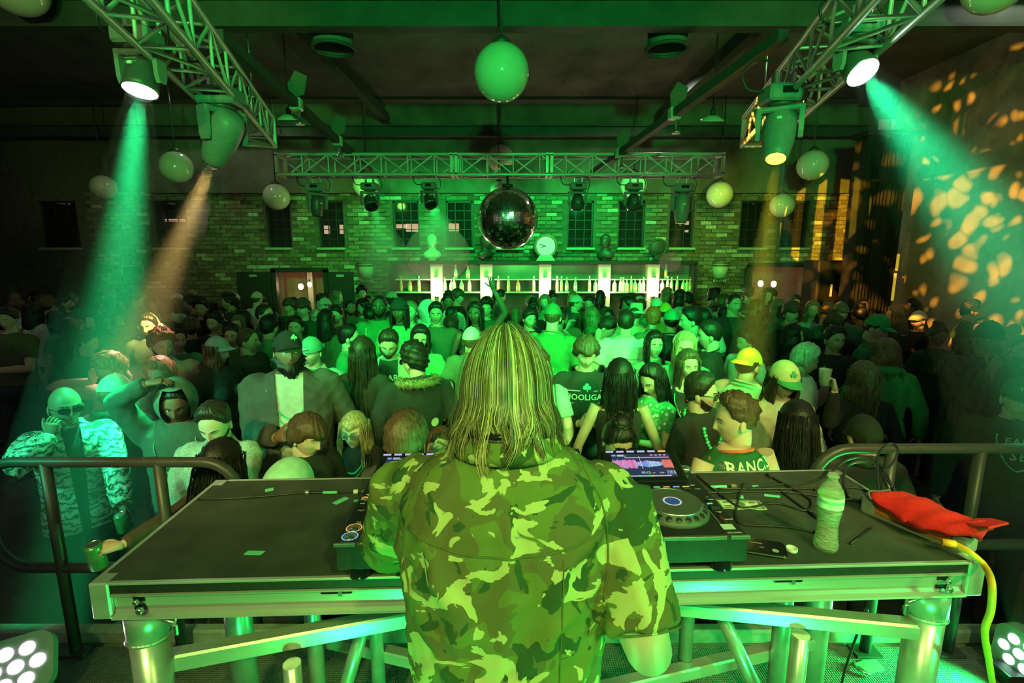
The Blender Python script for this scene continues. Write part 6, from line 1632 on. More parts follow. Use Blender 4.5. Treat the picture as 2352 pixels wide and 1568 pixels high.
    for sx in (-1, 1):
        sh = MB(); sh.rings([[Vector((sx * .10 + w_ * math.cos(a), y, max(.004, zc + h_ * math.sin(a)))) for a in [2 * PI * k / 12 for k in range(12)]] for y, w_, h_, zc in ((.075, .028, .04, .045), (.05, .038, .055, .055), (-.02, .042, .05, .05), (-.11, .048, .032, .032), (-.165, .040, .022, .022), (-.185, .02, .012, .016))])
        sh.build('shoe', FAB((.1, .1, .1)), root, fix=False)
    # hair: a solid underlayer and several thousand strands in locks
    hr = random.Random(17); hb = MB()
    U = hair_shell(HR, hc, thick=.013, smin=.95, line=-.01); hb.v, hb.f, hb.m, hb.sm = U.v, U.f, [0] * len(U.f), U.sm
    long_hair(hb, HR, hc, length=.118, open_=.9, fem=0, thick=.017, flare=.020, nu=64, nv=24, wave=.004)
    hb.m = [0] * len(hb.f)
    NC = 46
    clumps = [(.85 + (2 * PI - 1.7) * (k + .5) / NC + hr.uniform(-.05, .05), hr.uniform(0, 6.28), hr.uniform(.6, 1.25), hr.choice((-1, 1)), hr.uniform(-.022, .022), hr.uniform(-.25, .25)) for k in range(NC)]
    hc_v = Vector(hc); HRn = np.array(HR)
    for k in range(11000):
        w0 = .85 + (2 * PI - 1.7) * hr.random(); ci = min(range(NC), key=lambda q: abs(clumps[q][0] - w0)); wc, ph, ka, sg, dl, tone_ = clumps[ci]; w0 += hr.uniform(-.05, .05)
        wild = hr.random() < .03
        off = .012 + .012 * hr.random() + (.012 if wild else 0); th0 = .02 + .8 * hr.random() ** 1.3; zend = -.138 + dl + hr.uniform(-.010, .020); N = 16
        tw = hr.uniform(-1, 1) * .007; jit = hr.uniform(-.10, .10); A_, B_ = [], []; wid = hr.uniform(.00035, .0007)
        for i in range(N + 1):
            u = i / N; cl = min(1, max(0, (u - .10) / .75)) ** 1.2 * (.0 if wild else .62); w = w0 + (wc - w0) * cl + jit * .25 * math.sin(u * 4 + k)
            if u < .42:
                th = th0 + (PI / 2 - th0) * (u / .42); r_ = math.sin(th); z = (.118 + off) * math.cos(th); rx, ry = (.0735 + off) * r_, (.102 + off) * r_
            else:
                t = (u - .42) / .58; z = zend * t; fl = t ** 1.4; left = .022 if math.sin(w) > 0 else .006
                rx, ry = .0735 + off + (.016 + left) * fl, .102 + off - .004 * fl
            cu = max(0, (u - .52) / .48); am = .021 * ka * cu ** 1.1
            tang = am * math.sin(ph + cu * 4.6 + jit) * sg + tw * u; rad = am * .75 * math.cos(ph + cu * 4.6 + jit) + .016 * cu * (1 - cu) * 2 - .018 * cu ** 3
            sw, cw = math.sin(w), math.cos(w); x = (rx + rad) * sw + tang * cw; y = -(ry + rad) * cw + tang * sw + .006
            z2 = z + cu * cu * .016 * math.sin(ph * 1.7) + .010 * cu ** 3 * ka
            ww = wid * (1 if i < N - 3 else (N - i + .3) / 4)
            A_.append((x - cw * ww, y - sw * ww, z2)); B_.append((x + cw * ww, y + sw * ww, z2))
        V_ = np.array(A_ + B_) @ HRn.T + np.array(hc_v); o_ = len(hb.v); hb.v += [tuple(q) for q in V_]; m1 = N + 1
        q_ = hr.random() + tone_; mi = 1 if q_ < .36 else 2 if q_ < .74 else 3
        for i in range(N): hb.f.append((o_ + i, o_ + m1 + i, o_ + m1 + i + 1, o_ + i + 1)); hb.m.append(mi); hb.sm.append(True)
    hmats = [mat('hair_underlayer', (.13, .095, .042), .45, 0, .75, 130, .5, 200, stretch=(1, 1, .07)), mat('hair_brown_strands', (.11, .08, .036), .36), mat('hair_light_brown_strands', (.30, .24, .11), .36), mat('hair_blond_strands', (.66, .58, .30), .34)]
    hb.build('hair', hmats, root, fix=False)
build_dj()
# ------------------------------------------------------------------ busts and signs along the bar wall
M['plaster'] = mat('pale_plaster', (.55, .56, .46), .8, 0, .1); M['bronze'] = mat('dark_bronze', (.07, .07, .055), .45, .3, .2)
def bust(px, label, m, turn, scale=1.25):
    t = thing('bust', label, 'statue', (BXp(px, 590), BAR_Y + .02, BZp(604) + .055), turn, 'busts on the bar')
    mb = MB(); c = Vector((0, 0, .30 * scale)); add_head(mb, Matrix.Identity(3), c, 0, 32, 26, 0, .35, True, scale); mb.m = [0] * len(mb.f)
    mb.tube([(0, .012, .06 * scale), (0, .012, .24 * scale)], [.085 * scale, .055 * scale], 16)
    mb.rings([ell(w * scale, d * scale, z * scale, .01, 22) for z, w, d in ((.02, .06, .05), (.03, .12, .075), (.08, .155, .085), (.13, .14, .08), (.17, .085, .065), (.19, .05, .05))])
    mb.build('figure', m, t, fix=False)
    h = hair_shell(Matrix.Identity(3), c, thick=.02, rough=.004, scale=scale, seed=px); h.build('carved_hair', m, t, fix=False)
    MB().lathe([(.075 * scale, 0), (.075 * scale, .012), (.05 * scale, .02), (.05 * scale, .035)], 18).build('plinth', m, t)
bust(993, 'pale plaster bust on the bar, leftmost', M['plaster'], .2); bust(1115, 'dark bust on the bar just left of the clock', M['bronze'], .7); bust(1390, 'dark bust on the bar right of the clock', M['bronze'], -.5)
t = thing('round_sculpture', 'dark round relief standing on the bar, far right', 'statue', (BXp(1510, 590), BAR_Y, BZp(604) + .055))
RX2 = Matrix.Rotation(PI / 2, 3, 'X')
MB().lathe([(.001, .05), (.10, .045), (.15, .03), (.19, 0), (.19, -.03)], 30, (0, 0, .26), RX2).build('disc', M['bronze'], t)
MB().tube([(.17 * math.cos(a), -.02, .26 + .17 * math.sin(a)) for a in [2 * PI * k / 30 for k in range(30)]], .028, 8, loop=True).build('wreath', M['bronze'], t)
MB().prism([(-.1, 0), (.1, 0), (.06, .09), (-.06, .09)], -.05, .05, RX2).build('stand', M['bronze'], t)
def plaque(px, py, w, h, label, rim=True, m=None):
    t = thing('wall_sign', label, 'sign', P(px, py, WALL_Y - .06))
    MB().box((0, .02, 0), (w, .03, h), bev=.004).build('panel', m or M['frame_black'], t)
    if rim:
        for sx, sz, ww, hh in ((0, h / 2, w, .025), (0, -h / 2, w, .025), (-w / 2, 0, .025, h), (w / 2, 0, .025, h)): MB().box((sx, 0, sz), (ww, .03, hh)).build('rim', M['lantern'], t)
plaque(305, 622, .46, .22, 'small framed sign on the dark left wall behind the green beam')
plaque(1686, 604, .17, .15, 'small yellow-lit plaque right of the right wall lantern', False, M['lantern_trim'])
plaque(615, 631, .18, .05, 'slim pale door plate left of the left doorway', False, M['sill'])
# ------------------------------------------------------------------ the crowd, nearest first
BLACK, CHAR, DKGREEN, GRN, MINT, WHITE, CREAM, OLIVE = (.022, .022, .022), (.055, .055, .05), (.03, .085, .04), (.05, .30, .11), (.36, .70, .52), (.72, .72, .68), (.66, .60, .46), (.12, .13, .07)
H_BLK, H_DKB, H_BRN, H_LBR, H_BLD, H_RED = (.014, .011, .009), (.030, .020, .013), (.10, .060, .032), (.22, .15, .075), (.42, .32, .16), (.36, .12, .05)
wp = M['white_print']
def pattern_mat(name, cols, scale, kind='voronoi'):
    m = mat(name, cols[0], .9, 0, .05); nt = m.node_tree; b = nt.nodes['Principled BSDF']
    tc = nt.nodes.new('ShaderNodeTexCoord'); n0 = nt.nodes.new('ShaderNodeTexNoise'); n0.inputs['Scale'].default_value = scale * .5
    nt.links.new(tc.outputs['Object'], n0.inputs['Vector'])
    if kind == 'wave': v = nt.nodes.new('ShaderNodeTexWave'); v.inputs['Distortion'].default_value = 9; v.inputs['Detail'].default_value = 4; v.inputs['Detail Scale'].default_value = 3; v.bands_direction = 'Z'; out = v.outputs['Fac']
    elif kind == 'check': v = nt.nodes.new('ShaderNodeTexBrick'); v.offset = 0; v.inputs['Color1'].default_value = lin(cols[0]); v.inputs['Color2'].default_value = lin(cols[1]); v.inputs['Mortar'].default_value = lin(cols[-1]); v.inputs['Mortar Size'].default_value = .04; out = v.outputs['Color']
    else: v = nt.nodes.new('ShaderNodeTexVoronoi'); out = v.outputs['Distance']
    v.inputs['Scale'].default_value = scale; nt.links.new(tc.outputs['Object'], v.inputs['Vector'])
    if kind == 'check': nt.links.new(out, b.inputs['Base Color']); return m
    r = nt.nodes.new('ShaderNodeValToRGB'); nt.links.new(out, r.inputs['Fac']); r.color_ramp.interpolation = 'CONSTANT'
    while len(r.color_ramp.elements) < len(cols): r.color_ramp.elements.new(.5)
    for k, c in enumerate(cols): r.color_ramp.elements[k].position = k / len(cols) * .9; r.color_ramp.elements[k].color = lin(c)
    nt.links.new(r.outputs['Color'], b.inputs['Base Color']); return m
FR = 'front row at the stage'
NEAR = dict(voxel=.012, hres=(64, 52), group=FR)
# man with the shaved head and shades, patterned jacket, hand raised to his cheek, can in the other hand
person('person in sunglasses and a white-patterned jacket raising a fist, far left', 150, 932, 2.55, 48, (8, 2, 0), 1.0, 0, 'brown', ('jacket', (.5, .52, .5), {'mat': pattern_mat('nordic_pattern_cloth', [(.05, .08, .06), (.50, .56, .52), (.10, .15, .12), (.56, .62, .56)], 7, 'wave'), 'open': (.05, .02)}), (.03, .03, .03), glasses=('dark',), hair=None, beads=('silver', .20, .004),
       armR=(PC(118, 1000, 2.42), (.3, .2, .5), (.1, -.2, 1), (-.8, -.3, -.5)), armL=(PC(283, 1170, 2.45), (-.8, .2, .2), (.2, -.6, -.5), (.5, .6, -.3)), hold=((1, 'can', 'drink can in the left hand of the person in the patterned jacket'),), **NEAR)
# man in the grey coat looking down, hand at his chin
person('person in a grey tweed coat looking down, hand at the chin', 496, 972, 2.50, 6, (0, 24, 0), 1.02, 0, 'light', ('coat', (.34, .34, .29), {'mat': mat('grey_tweed', (.36, .36, .30), .95, 0, .45, 160, .3, 300), 'open': (.06, .045)}), (.16, .45, .34), hair=('slick', H_DKB, {'line': .012}), beard=(.006, H_DKB), lid=.95, armL='chin', head_s=1.02, **NEAR)
# long dark-haired woman reaching for a can
person('person in a brown top, back turned, arm stretched to a can by the table', 505, 1068, 2.10, 150, (18, 12, 0), .95, 1, 'light', ('long', (.085, .06, .045)), hair=('long', H_BLK, {'length': .42, 'open_': .55, 'flare': .03, 'wave': .012, 'strands': 60}),
       armL=(PC(262, 1262, 1.72), (.2, -.3, -.6), (.4, .8, .1), (0, .2, -.8)), armR='down', hold=((1, 'can', 'green can held at the left table corner'),), **NEAR)
# brown mop-haired youth in profile
person('person in a black shirt turned sideways, looking down over the table edge', 703, 1002, 2.34, 52, (14, 14, 4), .95, 0, 'light', ('long', BLACK), hair=('mop', H_BRN, {'thick': .034, 'fringe': .052}), lid=.8, **NEAR)
def clip_light(r):
    t = r['root']
person('person in a pale mint hood, low behind the table edge, back turned', 664, 1122, 2.20, 160, (0, 25, 0), 1.0, 0, 'light', ('hoodie', MINT), hair=('crop', H_BRN), cap=('hood', MINT), beads=('bead_green', .12, .006), lean=.2, **NEAR)
# blonde woman with spectacles
person('person in round spectacles and open black jacket with green bead necklaces', 815, 988, 2.58, -2, (-2, 2, 0), .92, 1, 'light', ('jacket', BLACK, {'open': (.115, .07), 'collar': False}), (.02, .02, .02), hair=('bangs', H_BLD, {'length': .30, 'open_': .78, 'flare': .02, 'wave': .012, 'strands': 60}), glasses=('clear',), beads=('bead_green', .26, .0045, 2), lid=.5, **NEAR)
def straw_in(r):
    S, E_, Wt, hd, n_, mode = r['arms'][1]; w = r['root'].matrix_basis @ (Wt + hd.normalized() * .12 + n_.normalized() * .02)
    t = thing('drinking_straw', 'thin pale straw held in the raised hand left of the performer', 'straw', w)
    MB().tube([(0, 0, .05), (-.004, .0, -.07)], .0024, 7).build('shaft', M['white_plastic'], t); MB().sphere((-.004, 0, -.072), .004, 8, 6).build('tip', M['metal_bright'], t)
# brown hair from behind with the raised hand beside it
person("person in a charcoal tee, back turned, just left of the performer's shoulder", 930, 1012, 2.28, 170, (0, 20, 0), .95, 0, 'light', ('tee', CHAR), hair=('mop', H_BRN, {'thick': .036, 'rough': .004, 'line': -.02, 'fringe': 0}), **NEAR)
person('person half hidden behind the performer, raising a hand with a teal wristband', 1012, 1030, 2.45, -10, (0, 5, 0), .92, 1, 'light', ('tee', MINT), hair=('long', H_BRN, {'length': .25}),
       armL=(PC(1030, 1018, 2.22), (-.1, -.5, -.5), (-1, -.05, .25), (.7, .2, -.6)), **NEAR,
       extra=lambda r: (straw_in(r), MB().tube([r['arms'][1][2] + (r['arms'][1][1] - r['arms'][1][2]).normalized() * q for q in (.005, .02, .04)], .031, 14).build('wristband', M['tape'], r['root'])))
# big bearded man in a dark cap
person('person in a black clover cap and charcoal overshirt with green beads, holding a cup', 662, 808, 2.90, 20, (12, -8, 0), 1.42, 0, 'brown', ('jacket', (.075, .075, .065), {'open': (.085, .055)}), (.50, .55, .44), hair=('crop', H_BLK), beard=(.030, H_BLK), cap=('cap', (.02, .02, .02), {'emblem': 'clover', 'emat': FAB((.3, .7, .5)), 'ex': .03}), beads=('bead_green', .30, .006, 2), armR='hold', belly=.12, gaze=(.35, .5), lid=.2, head_s=1.12, **NEAR,
       hold=((-1, 'cup', 'clear cup held by the person in the clover cap'),))
# bun and sunglasses woman
person('person in a white tee, sunglasses pushed up, head bowed behind the player screen', 1418, 1012, 2.38, 8, (0, 32, 0), .95, 1, 'tan', ('tee', WHITE), hair=('bun', H_BLK), glasses=('dark', (-.012, .075)), lid=1.0, **NEAR)
# jersey man
person('person in a dark green basketball jersey with orange trim, back turned', 1692, 966, 2.30, 197, (68, 6, 0), 1.08, 0, 'light', ('tank', (.02, .13, .05), {'back': True, 'zhi': 1.462}), hair=('curly', H_BRN, {'thick': .034, 'line': .012, 'smin': .25}), prints=[('FRANCIS', .075, 0.0, 1.39, FAB((.75, .78, .62)), 1.05)], beads=('silver', .035, .0035), **NEAR,
       extra=lambda r: [MB().tube([r['up'](q) for q in pts_], .008, 8).build('trim_band', FAB((.80, .16, .05)), r['root']) for pts_ in
                        ([(.085 * math.sin(a) * r['s'], (.005 - .075 * math.cos(a)) * r['s'], (1.458 - .02 * math.cos(a)) * r['s']) for a in [2 * PI * k / 24 for k in range(25)]],
                         [(.135 * r['s'], -.09 * r['s'], 1.30 * r['s']), (.145 * r['s'], 0, 1.43 * r['s']), (.135 * r['s'], .10 * r['s'], 1.34 * r['s']), (.165 * r['s'], .05 * r['s'], 1.24 * r['s'])],
                         [(-.135 * r['s'], -.09 * r['s'], 1.30 * r['s']), (-.145 * r['s'], 0, 1.43 * r['s']), (-.135 * r['s'], .10 * r['s'], 1.34 * r['s']), (-.165 * r['s'], .05 * r['s'], 1.24 * r['s'])])])
# sunglasses man in black sweater
person('person in dark sunglasses and a black sweater with a chunky green bead chain', 1608, 902, 2.85, 42, (18, 2, 0), 1.08, 0, 'light', ('long', (.03, .03, .027)), hair=('short', H_DKB, {'thick': .032, 'rough': .005}), beard=(.005, H_DKB), glasses=('dark',), beads=('bead_green', .26, .012), **NEAR)
person('person in a brown top, back turned, just right of the basketball jersey', 1832, 975, 2.45, 165, (0, 10, 0), .95, 1, 'light', ('long', (.06, .05, .045)), hair=('long', H_BLK, {'length': .42, 'open_': .4, 'strands': 60, 'flare': .02}), **NEAR)
person('person in a black cap with a yellow emblem below the right rail', 1985, 1005, 2.50, 165, (10, 18, 0), 1.0, 0, 'tan', ('hoodie', (.04, .045, .04)), hair=('short', H_DKB), cap=('cap', (.018, .03, .02), {'emblem': 'ICE', 'emat': FAB((.65, .6, .2)), 'esize': .03, 'low': .01}), **NEAR)
person('person in a green trucker cap with lettering at the right edge', 2338, 915, 2.62, -22, (-4, 4, 0), 1.15, 0, 'light', ('long', (.03, .055, .035)), hair=('crop', H_DKB), cap=('cap', (.03, .16, .07), {'emblem': 'TULLA', 'esize': .024, 'brim': (.03, .2, .09)}), beads=('bead_green', .30, .005), prints=[('EARTH', .06, .02, 1.31, FAB((.4, .6, .3)), 1.1), ('SEA', .075, .02, 1.225, FAB((.4, .6, .3)), 1.2)], **NEAR)
# ---- second rows
MID = dict(voxel=.016, hres=(52, 42), group='people in the middle of the crowd')
person('person in a teal cap worn backwards behind the charcoal overshirt', 716, 808, 3.55, -3, (-4, 6, 0), 1.0, 0, 'light', ('jacket', (.40, .42, .33)), (.05, .25, .15), hair=('short', H_DKB), cap=('backcap', (.10, .38, .28), {'strap': (.6, .62, .5)}), lid=.7, **MID)
person('person in a black parka with a fur-trimmed hood, back turned', 952, 830, 3.05, 208, (28, 6, 0), 1.08, 0, 'light', ('hoodie', (.025, .027, .027), {'back': True}), hair=('curly', H_BLK, {'thick': .034}), glasses=('dark',), prints=[('mesh', shape_mesh([disc(0, 0, .032, 20)]), -.10, 1.22, FAB((.55, .6, .4)))], **MID,
       extra=lambda r: [(lambda m_: m_.build('fur_trim', hair_mat((.24, .22, .10)), r['root']))(
           (lambda m_: ([m_.tube([q_, q_ + Vector((random.uniform(-.03, .03), random.uniform(-.0, .04), random.uniform(-.02, .035)))], [.0028, .0006], 3) for q_ in [r['up'](((.125 * math.sin(a) + random.uniform(-.02, .02)) * r['s'], (.055 - .075 * math.cos(a) + random.uniform(-.02, .03)) * r['s'], (1.48 + random.uniform(-.03, .03)) * r['s'])) for a in [1.2 + 3.9 * k / 900 for k in range(900)]]], m_)[1])(MB().tube([r['up']((.125 * math.sin(a) * r['s'], (.06 - .075 * math.cos(a)) * r['s'], 1.48 * r['s'])) for a in [1.1 + 4.1 * k / 20 for k in range(21)]], .034, 10)))])
person('person in a cream track jacket over a dark tee, looking down at a cup', 893, 790, 3.70, 8, (0, 24, 4), 1.05, 0, 'tan', ('jacket', (.42, .42, .30), {'open': (.075, .075)}), (.03, .045, .035), hair=('slick', H_DKB), beard=(.011, H_DKB), lid=.9, armR='hold', prints=[('SOAR', .07, -.01, 1.385, wp), ('ATHLETICS', .020, -.01, 1.335, wp)], hold=((-1, 'cup', 'clear cup held by the person in the cream track jacket'),), **MID)
person('person in a black long-sleeved top, back turned, left of the parka', 832, 812, 3.45, 172, (0, 0, 0), .95, 1, 'tan', ('long', (.028, .024, .02)), hair=('long', H_DKB, {'length': .52, 'open_': .35, 'strands': 50, 'flare': .02}), **MID)
person('person in a bright green sweater turned to the right', 800, 775, 4.3, 95, (8, 0, 0), 1.0, 0, 'light', ('long', GRN), hair=('short', H_BLK), beard=(.006, H_BLK), **MID)
person('person in a pale cap and dark hoodie left of the charcoal overshirt', 498, 806, 3.5, 72, (8, 2, 0), .95, 1, 'light', ('hoodie', (.06, .07, .05)), hair=('long', H_LBR, {'length': .34, 'open_': .9, 'strands': 50}), cap=('cap', (.42, .68, .55)), **MID)
person('person in a dark sweater turned right beside the pale cap', 568, 783, 3.75, 82, (12, 0, 0), 1.1, 0, 'light', ('long', (.06, .065, .045)), hair=('crop', H_BRN), **MID)
person('person in a green tee facing the camera behind the pale cap', 536, 772, 4.5, 5, (4, 0, 0), .98, 0, 'light', ('tee', (.08, .2, .1)), hair=('short', H_DKB), **MID)
person('person in a cream tee looking down to the right, left side', 371, 792, 3.55, 42, (10, 14, 0), 1.18, 0, 'light', ('tee', (.55, .55, .40)), hair=('curly', H_RED, {'thick': .042, 'line': .0}), beard=(.006, H_DKB), lid=.8, **MID)
person('person in a green tee glancing right, behind the cream tee', 405, 782, 4.3, 55, (0, 0, 0), 1.0, 0, 'light', ('tee', (.08, .26, .14)), hair=('crop', H_DKB), **MID)
person('person in a pale tee bowing the head, hand at the ear', 262, 848, 3.15, -20, (0, 32, 0), 1.05, 0, 'light', ('tee', (.62, .55, .45)), hair=('short', (.45, .26, .14), {'thick': .034, 'rough': .004}), armR='ear', armL='hold', lid=.9, **MID)
person('person in a dark hoodie with a white cap, back turned, far left', 262, 905, 2.85, 178, (0, 10, 0), 1.0, 0, 'light', ('hoodie', (.035, .05, .04)), hair=('short', H_RED), cap=('cap', (.62, .60, .50)), **MID)
person('person in a dark long-sleeved top looking down, just behind the raised elbow', 372, 855, 3.2, -8, (10, 22, 0), .95, 1, 'light', ('long', (.04, .05, .04)), hair=('long', (.42, .22, .12), {'length': .26, 'open_': .75}), lid=.95, **MID)
person('person in a hood, teal-lit dark hoodie, one elbow raised over the head', 405, 925, 2.62, 20, (5, 20, 0), 1.15, 0, 'brown', ('hoodie', (.07, .13, .10)), hair=('crop', H_BLK), cap=('hood', (.12, .22, .17)), armR='head', armL='down', beads=('bead_green', .34, .004), **MID)
person('person in a black HOOLIGAN sweatshirt with a clover, drink in both hands', 1346, 812, 3.40, -2, (0, 14, 0), 1.08, 0, 'light', ('long', (.025, .03, .027)), hair=('mop', H_BRN, {'thick': .040, 'rough': .006, 'fringe': .045}), lid=.7, armL='hold', armR='hold', prints=[('HOOLIGAN', .062, 0, 1.335, FAB((.62, .66, .50))), ('mesh', shape_mesh(clover(.045)), 0, 1.405, FAB((.25, .65, .45))), ('mesh', shape_mesh([[(-.16, -.002), (-.05, -.002), (-.05, .003), (-.16, .003)], [(.05, -.002), (.16, -.002), (.16, .003), (.05, .003)], [(-.15, -.098), (.15, -.098), (.15, -.095), (-.15, -.095)]]), 0, 1.385, wp)], hold=((1, 'cup', 'cup held by the person in the HOOLIGAN sweatshirt'),), **MID)
person('person in a black tank top, back turned, arms bare, beside the HOOLIGAN sweatshirt', 1424, 868, 3.05, 175, (0, 0, 0), .95, 1, 'tan', ('tank', (.03, .03, .028)), pants=(.3, .45, .35), hair=('long', H_BLK, {'length': .46, 'open_': .35, 'wave': .016, 'strands': 60, 'flare': .02}), **MID)
person('person in a white tee printed across the back, back turned', 1437, 742, 4.05, 172, (0, 6, 0), 1.08, 0, 'light', ('tee', (.72, .74, .68), {'back': True}), hair=('short', H_DKB), prints=[('LIVE TOUR  SPRING DATES', .022, 0, 1.40, FAB((.08, .2, .1)))] + [(w_, .024, 0, 1.36 - .034 * k, FAB((.12, .26, .14))) for k, w_ in enumerate(('MARCH  CITY HALL', 'GREEN  RIVER', 'NORTH  SIDE', 'HARBOUR  FEST', 'OLD TOWN', 'LUCKY  CLUB'))], **MID)
person('person in a floral tee looking down at a phone', 1500, 872, 3.15, -52, (0, 24, 0), .95, 1, 'olive', ('tee', (.2, .45, .28), {'mat': pattern_mat('floral_cloth', [(.5, .6, .5), (.06, .28, .13), (.1, .4, .2)], 22)}), hair=('long', H_BLK, {'length': .36, 'open_': .95, 'wave': .014, 'strands': 50}), lid=1.0, armL='phone', armR='phone', hold=((-1, 'phone', 'phone held by the person in the floral tee'),), **MID)
person('person in a black tank top facing the camera, red flashing badge on the chest', 1580, 838, 3.35, -6, (6, 6, 0), .95, 1, 'light', ('tank', (.025, .025, .022)), hair=('long', H_BRN, {'length': .40, 'open_': .78, 'strands': 50}), beads=('bead_green', .34, .005), armR='hold', **MID,
       extra=lambda r: MB().box(r['up']((-.01, -.125 * r['s'], 1.36 * r['s'])), (.028, .012, .04), bev=.003).build('badge', em('red_flashing_badge', (1, .05, .03), 1.2), r['root']))
person('person in a white headband behind the red flashing badge', 1572, 796, 3.95, -12, (0, 6, 0), .95, 1, 'light', ('tee', (.1, .34, .2)), hair=('long', H_BLD, {'length': .34, 'open_': .8}), cap=('band', (.65, .68, .6)), **MID)
person('person in a green tee facing the camera, left of the white headband', 1502, 792, 4.0, 10, (-8, 0, 0), .95, 1, 'light', ('tee', (.14, .3, .2)), hair=('long', H_BLK, {'length': .30, 'open_': .8}), **MID)
person('person in a yellow cap worn backwards and pale shirt, facing right', 1717, 838, 3.10, 118, (0, 4, 0), 1.12, 0, 'tan', ('tee', (.80, .70, .48)), hair=('crop', H_BLK), beard=(.004, H_BLK), cap=('backcap', (.75, .48, .04)), beads=('bead_green', .2, .008), **MID)
person('person in a clover trucker cap looking at a phone in a pale case', 1797, 872, 3.05, 5, (-4, 16, 0), .97, 1, 'tan', ('jacket', (.55, .5, .35)), (.5, .52, .45), hair=('long', H_DKB, {'length': .28, 'open_': .95}), cap=('cap', (.60, .55, .28), {'emblem': 'clover', 'emat': FAB((.08, .35, .15)), 'brim': (.05, .36, .12)}), armR='phone', armL='hold', hold=((-1, 'phone', 'pale-cased phone held by the person in the clover trucker cap'),), lid=.9, **MID)
person('person in a bright white shirt drinking from a cup', 1845, 828, 3.55, 72, (10, 14, 0), 1.08, 0, 'light', ('tee', (.78, .80, .76)), hair=('short', (.55, .58, .50), {'thick': .036, 'rough': .005}), armL='chin', hold=((1, 'cup', 'pale cup at the mouth of the person in the white shirt'),), **MID)
person('person in a black tee with green beads facing the camera, right side', 1915, 780, 4.05, -2, (0, 2, 0), .98, 0, 'tan', ('tee', (.03, .035, .03)), hair=('short', H_BLK), beads=('bead_green', .30, .008), armR='hold', **MID)
person('person in a black jacket with a round LIX emblem, raising a cup', 1985, 872, 3.05, 176, (8, 0, 0), 1.0, 1, 'light', ('long', (.03, .03, .028), {'back': True}), hair=('long', H_LBR, {'length': .34, 'open_': .4, 'strands': 50}), prints=[('mesh', shape_mesh([disc(0, 0, .108, 32)]), 0, 1.17, FAB((.62, .58, .26))), ('LIX', .10, -.005, 1.172, FAB((.03, .03, .03)), 1.05)], armL=(PC(1918, 895, 2.85), (.6, -.2, .2), (.1, -.3, .9), (.3, .3, -.8)), hold=((1, 'cup', 'clear cup raised by the person with the round emblem'),), **MID)
person('person in a bright green hooded coat, back turned, right side', 2035, 812, 3.65, 160, (20, 14, 0), 1.12, 1, 'light', ('hoodie', (.07, .42, .12)), hair=('long', H_LBR, {'length': .18, 'open_': .6}), **MID)
person('person in a shiny green cap bending behind the green coat', 2010, 752, 4.1, 35, (0, 18, 0), 1.0, 0, 'light', ('tee', (.05, .28, .12)), hair=('short', H_DKB), cap=('cap', (.04, .42, .14)), **MID)
PLAID = pattern_mat('dark_plaid', [(.02, .035, .025), (.05, .11, .07), (.035, .07, .05)], 9, 'check')
person('person in a dark cap and plaid shirt, hand at the mouth, right side', 2268, 775, 3.35, -15, (0, 6, 0), 1.15, 0, 'brown', ('jacket', (.05, .1, .07), {'mat': PLAID}), (.03, .04, .035), hair=('crop', H_BLK), cap=('cap', (.03, .035, .03)), armR='chin', **MID)
person('person in a dark tee at the right edge behind the trucker cap', 2345, 800, 3.9, -25, (0, 4, 0), 1.05, 0, 'light', ('tee', (.04, .06, .05)), hair=('crop', H_BRN), **MID)
person("person in a mint tee clasping hands, just right of the performer's head", 1232, 842, 3.10, 20, (20, 12, 0), 1.0, 0, 'light', ('tee', (.30, .72, .50)), hair=('short', H_BRN), armL='hold', armR='hold', prints=[('LUCKY', .06, .05, 1.27, wp), ('IRISH', .06, .05, 1.21, wp)], **MID)
person('person in a mint long-sleeved shirt bending forward behind the HOOLIGAN sweatshirt', 1392, 752, 4.3, 62, (6, 20, 0), 1.0, 0, 'light', ('long', (.34, .66, .46)), hair=('short', H_DKB), lean=.35, armL='hold', **MID)
person('person in a cap and green tee with block letters on the back', 1268, 728, 4.2, 150, (18, 10, 0), 1.1, 0, 'light', ('tee', (.03, .24, .08), {'back': True}), hair=('short', H_BRN), cap=('cap', (.05, .2, .1)), prints=[('REAL', .085, -.01, 1.34, FAB((.5, .6, .3)), 1.1), ('CITY', .085, -.01, 1.24, FAB((.5, .6, .3)), 1.1)], **MID)
person('person in a black tee turned left, right of the white headband', 1632, 770, 4.15, -115, (10, 8, 0), 1.1, 0, 'light', ('tee', (.022, .025, .024)), hair=('short', H_DKB), **MID)
person('person in a bright green tee facing the camera, left of the performer', 966, 775, 4.25, 0, (8, 14, 4), .95, 1, 'olive', ('tee', (.07, .42, .16)), hair=('long', H_BLK, {'length': .22, 'open_': .9}), lid=.8, **MID)
person("person in a white cap peeking past the performer's head", 1082, 782, 4.2, 170, (0, 0, 0), 1.0, 0, 'light', ('tee', (.1, .16, .1)), hair=('short', H_BRN), cap=('cap', (.66, .70, .60)), **MID)
BACK = dict(voxel=.02, hres=(40, 32), group='people in the back of the crowd')
person('person in a green tee facing the camera behind the clover cap', 680, 752, 4.7, 8, (0, 0, 0), 1.05, 0, 'light', ('tee', (.12, .32, .18)), hair=('short', H_DKB), **BACK)
person('person in a bright green tee reading SAINT, back turned, left of the clover cap', 618, 752, 4.35, 165, (0, 0, 0), 1.0, 0, 'light', ('tee', (.04, .42, .13), {'back': True}), hair=('short', H_BLK), prints=[('SAINT', .075, 0, 1.30, wp)], **BACK)
person('person in a dark tee turned right, back left of the SAINT tee', 606, 722, 5.0, 75, (8, 0, 0), 1.0, 0, 'light', ('tee', (.05, .08, .05)), hair=('crop', H_DKB), **BACK)
person('person wearing big pale headphones, far back left', 346, 748, 4.6, 5, (0, 6, 0), 1.0, 0, 'tan', ('hoodie', (.05, .08, .06)), hair=('short', H_BLK), cap=('headphones', (.3, .5, .3)), **BACK)
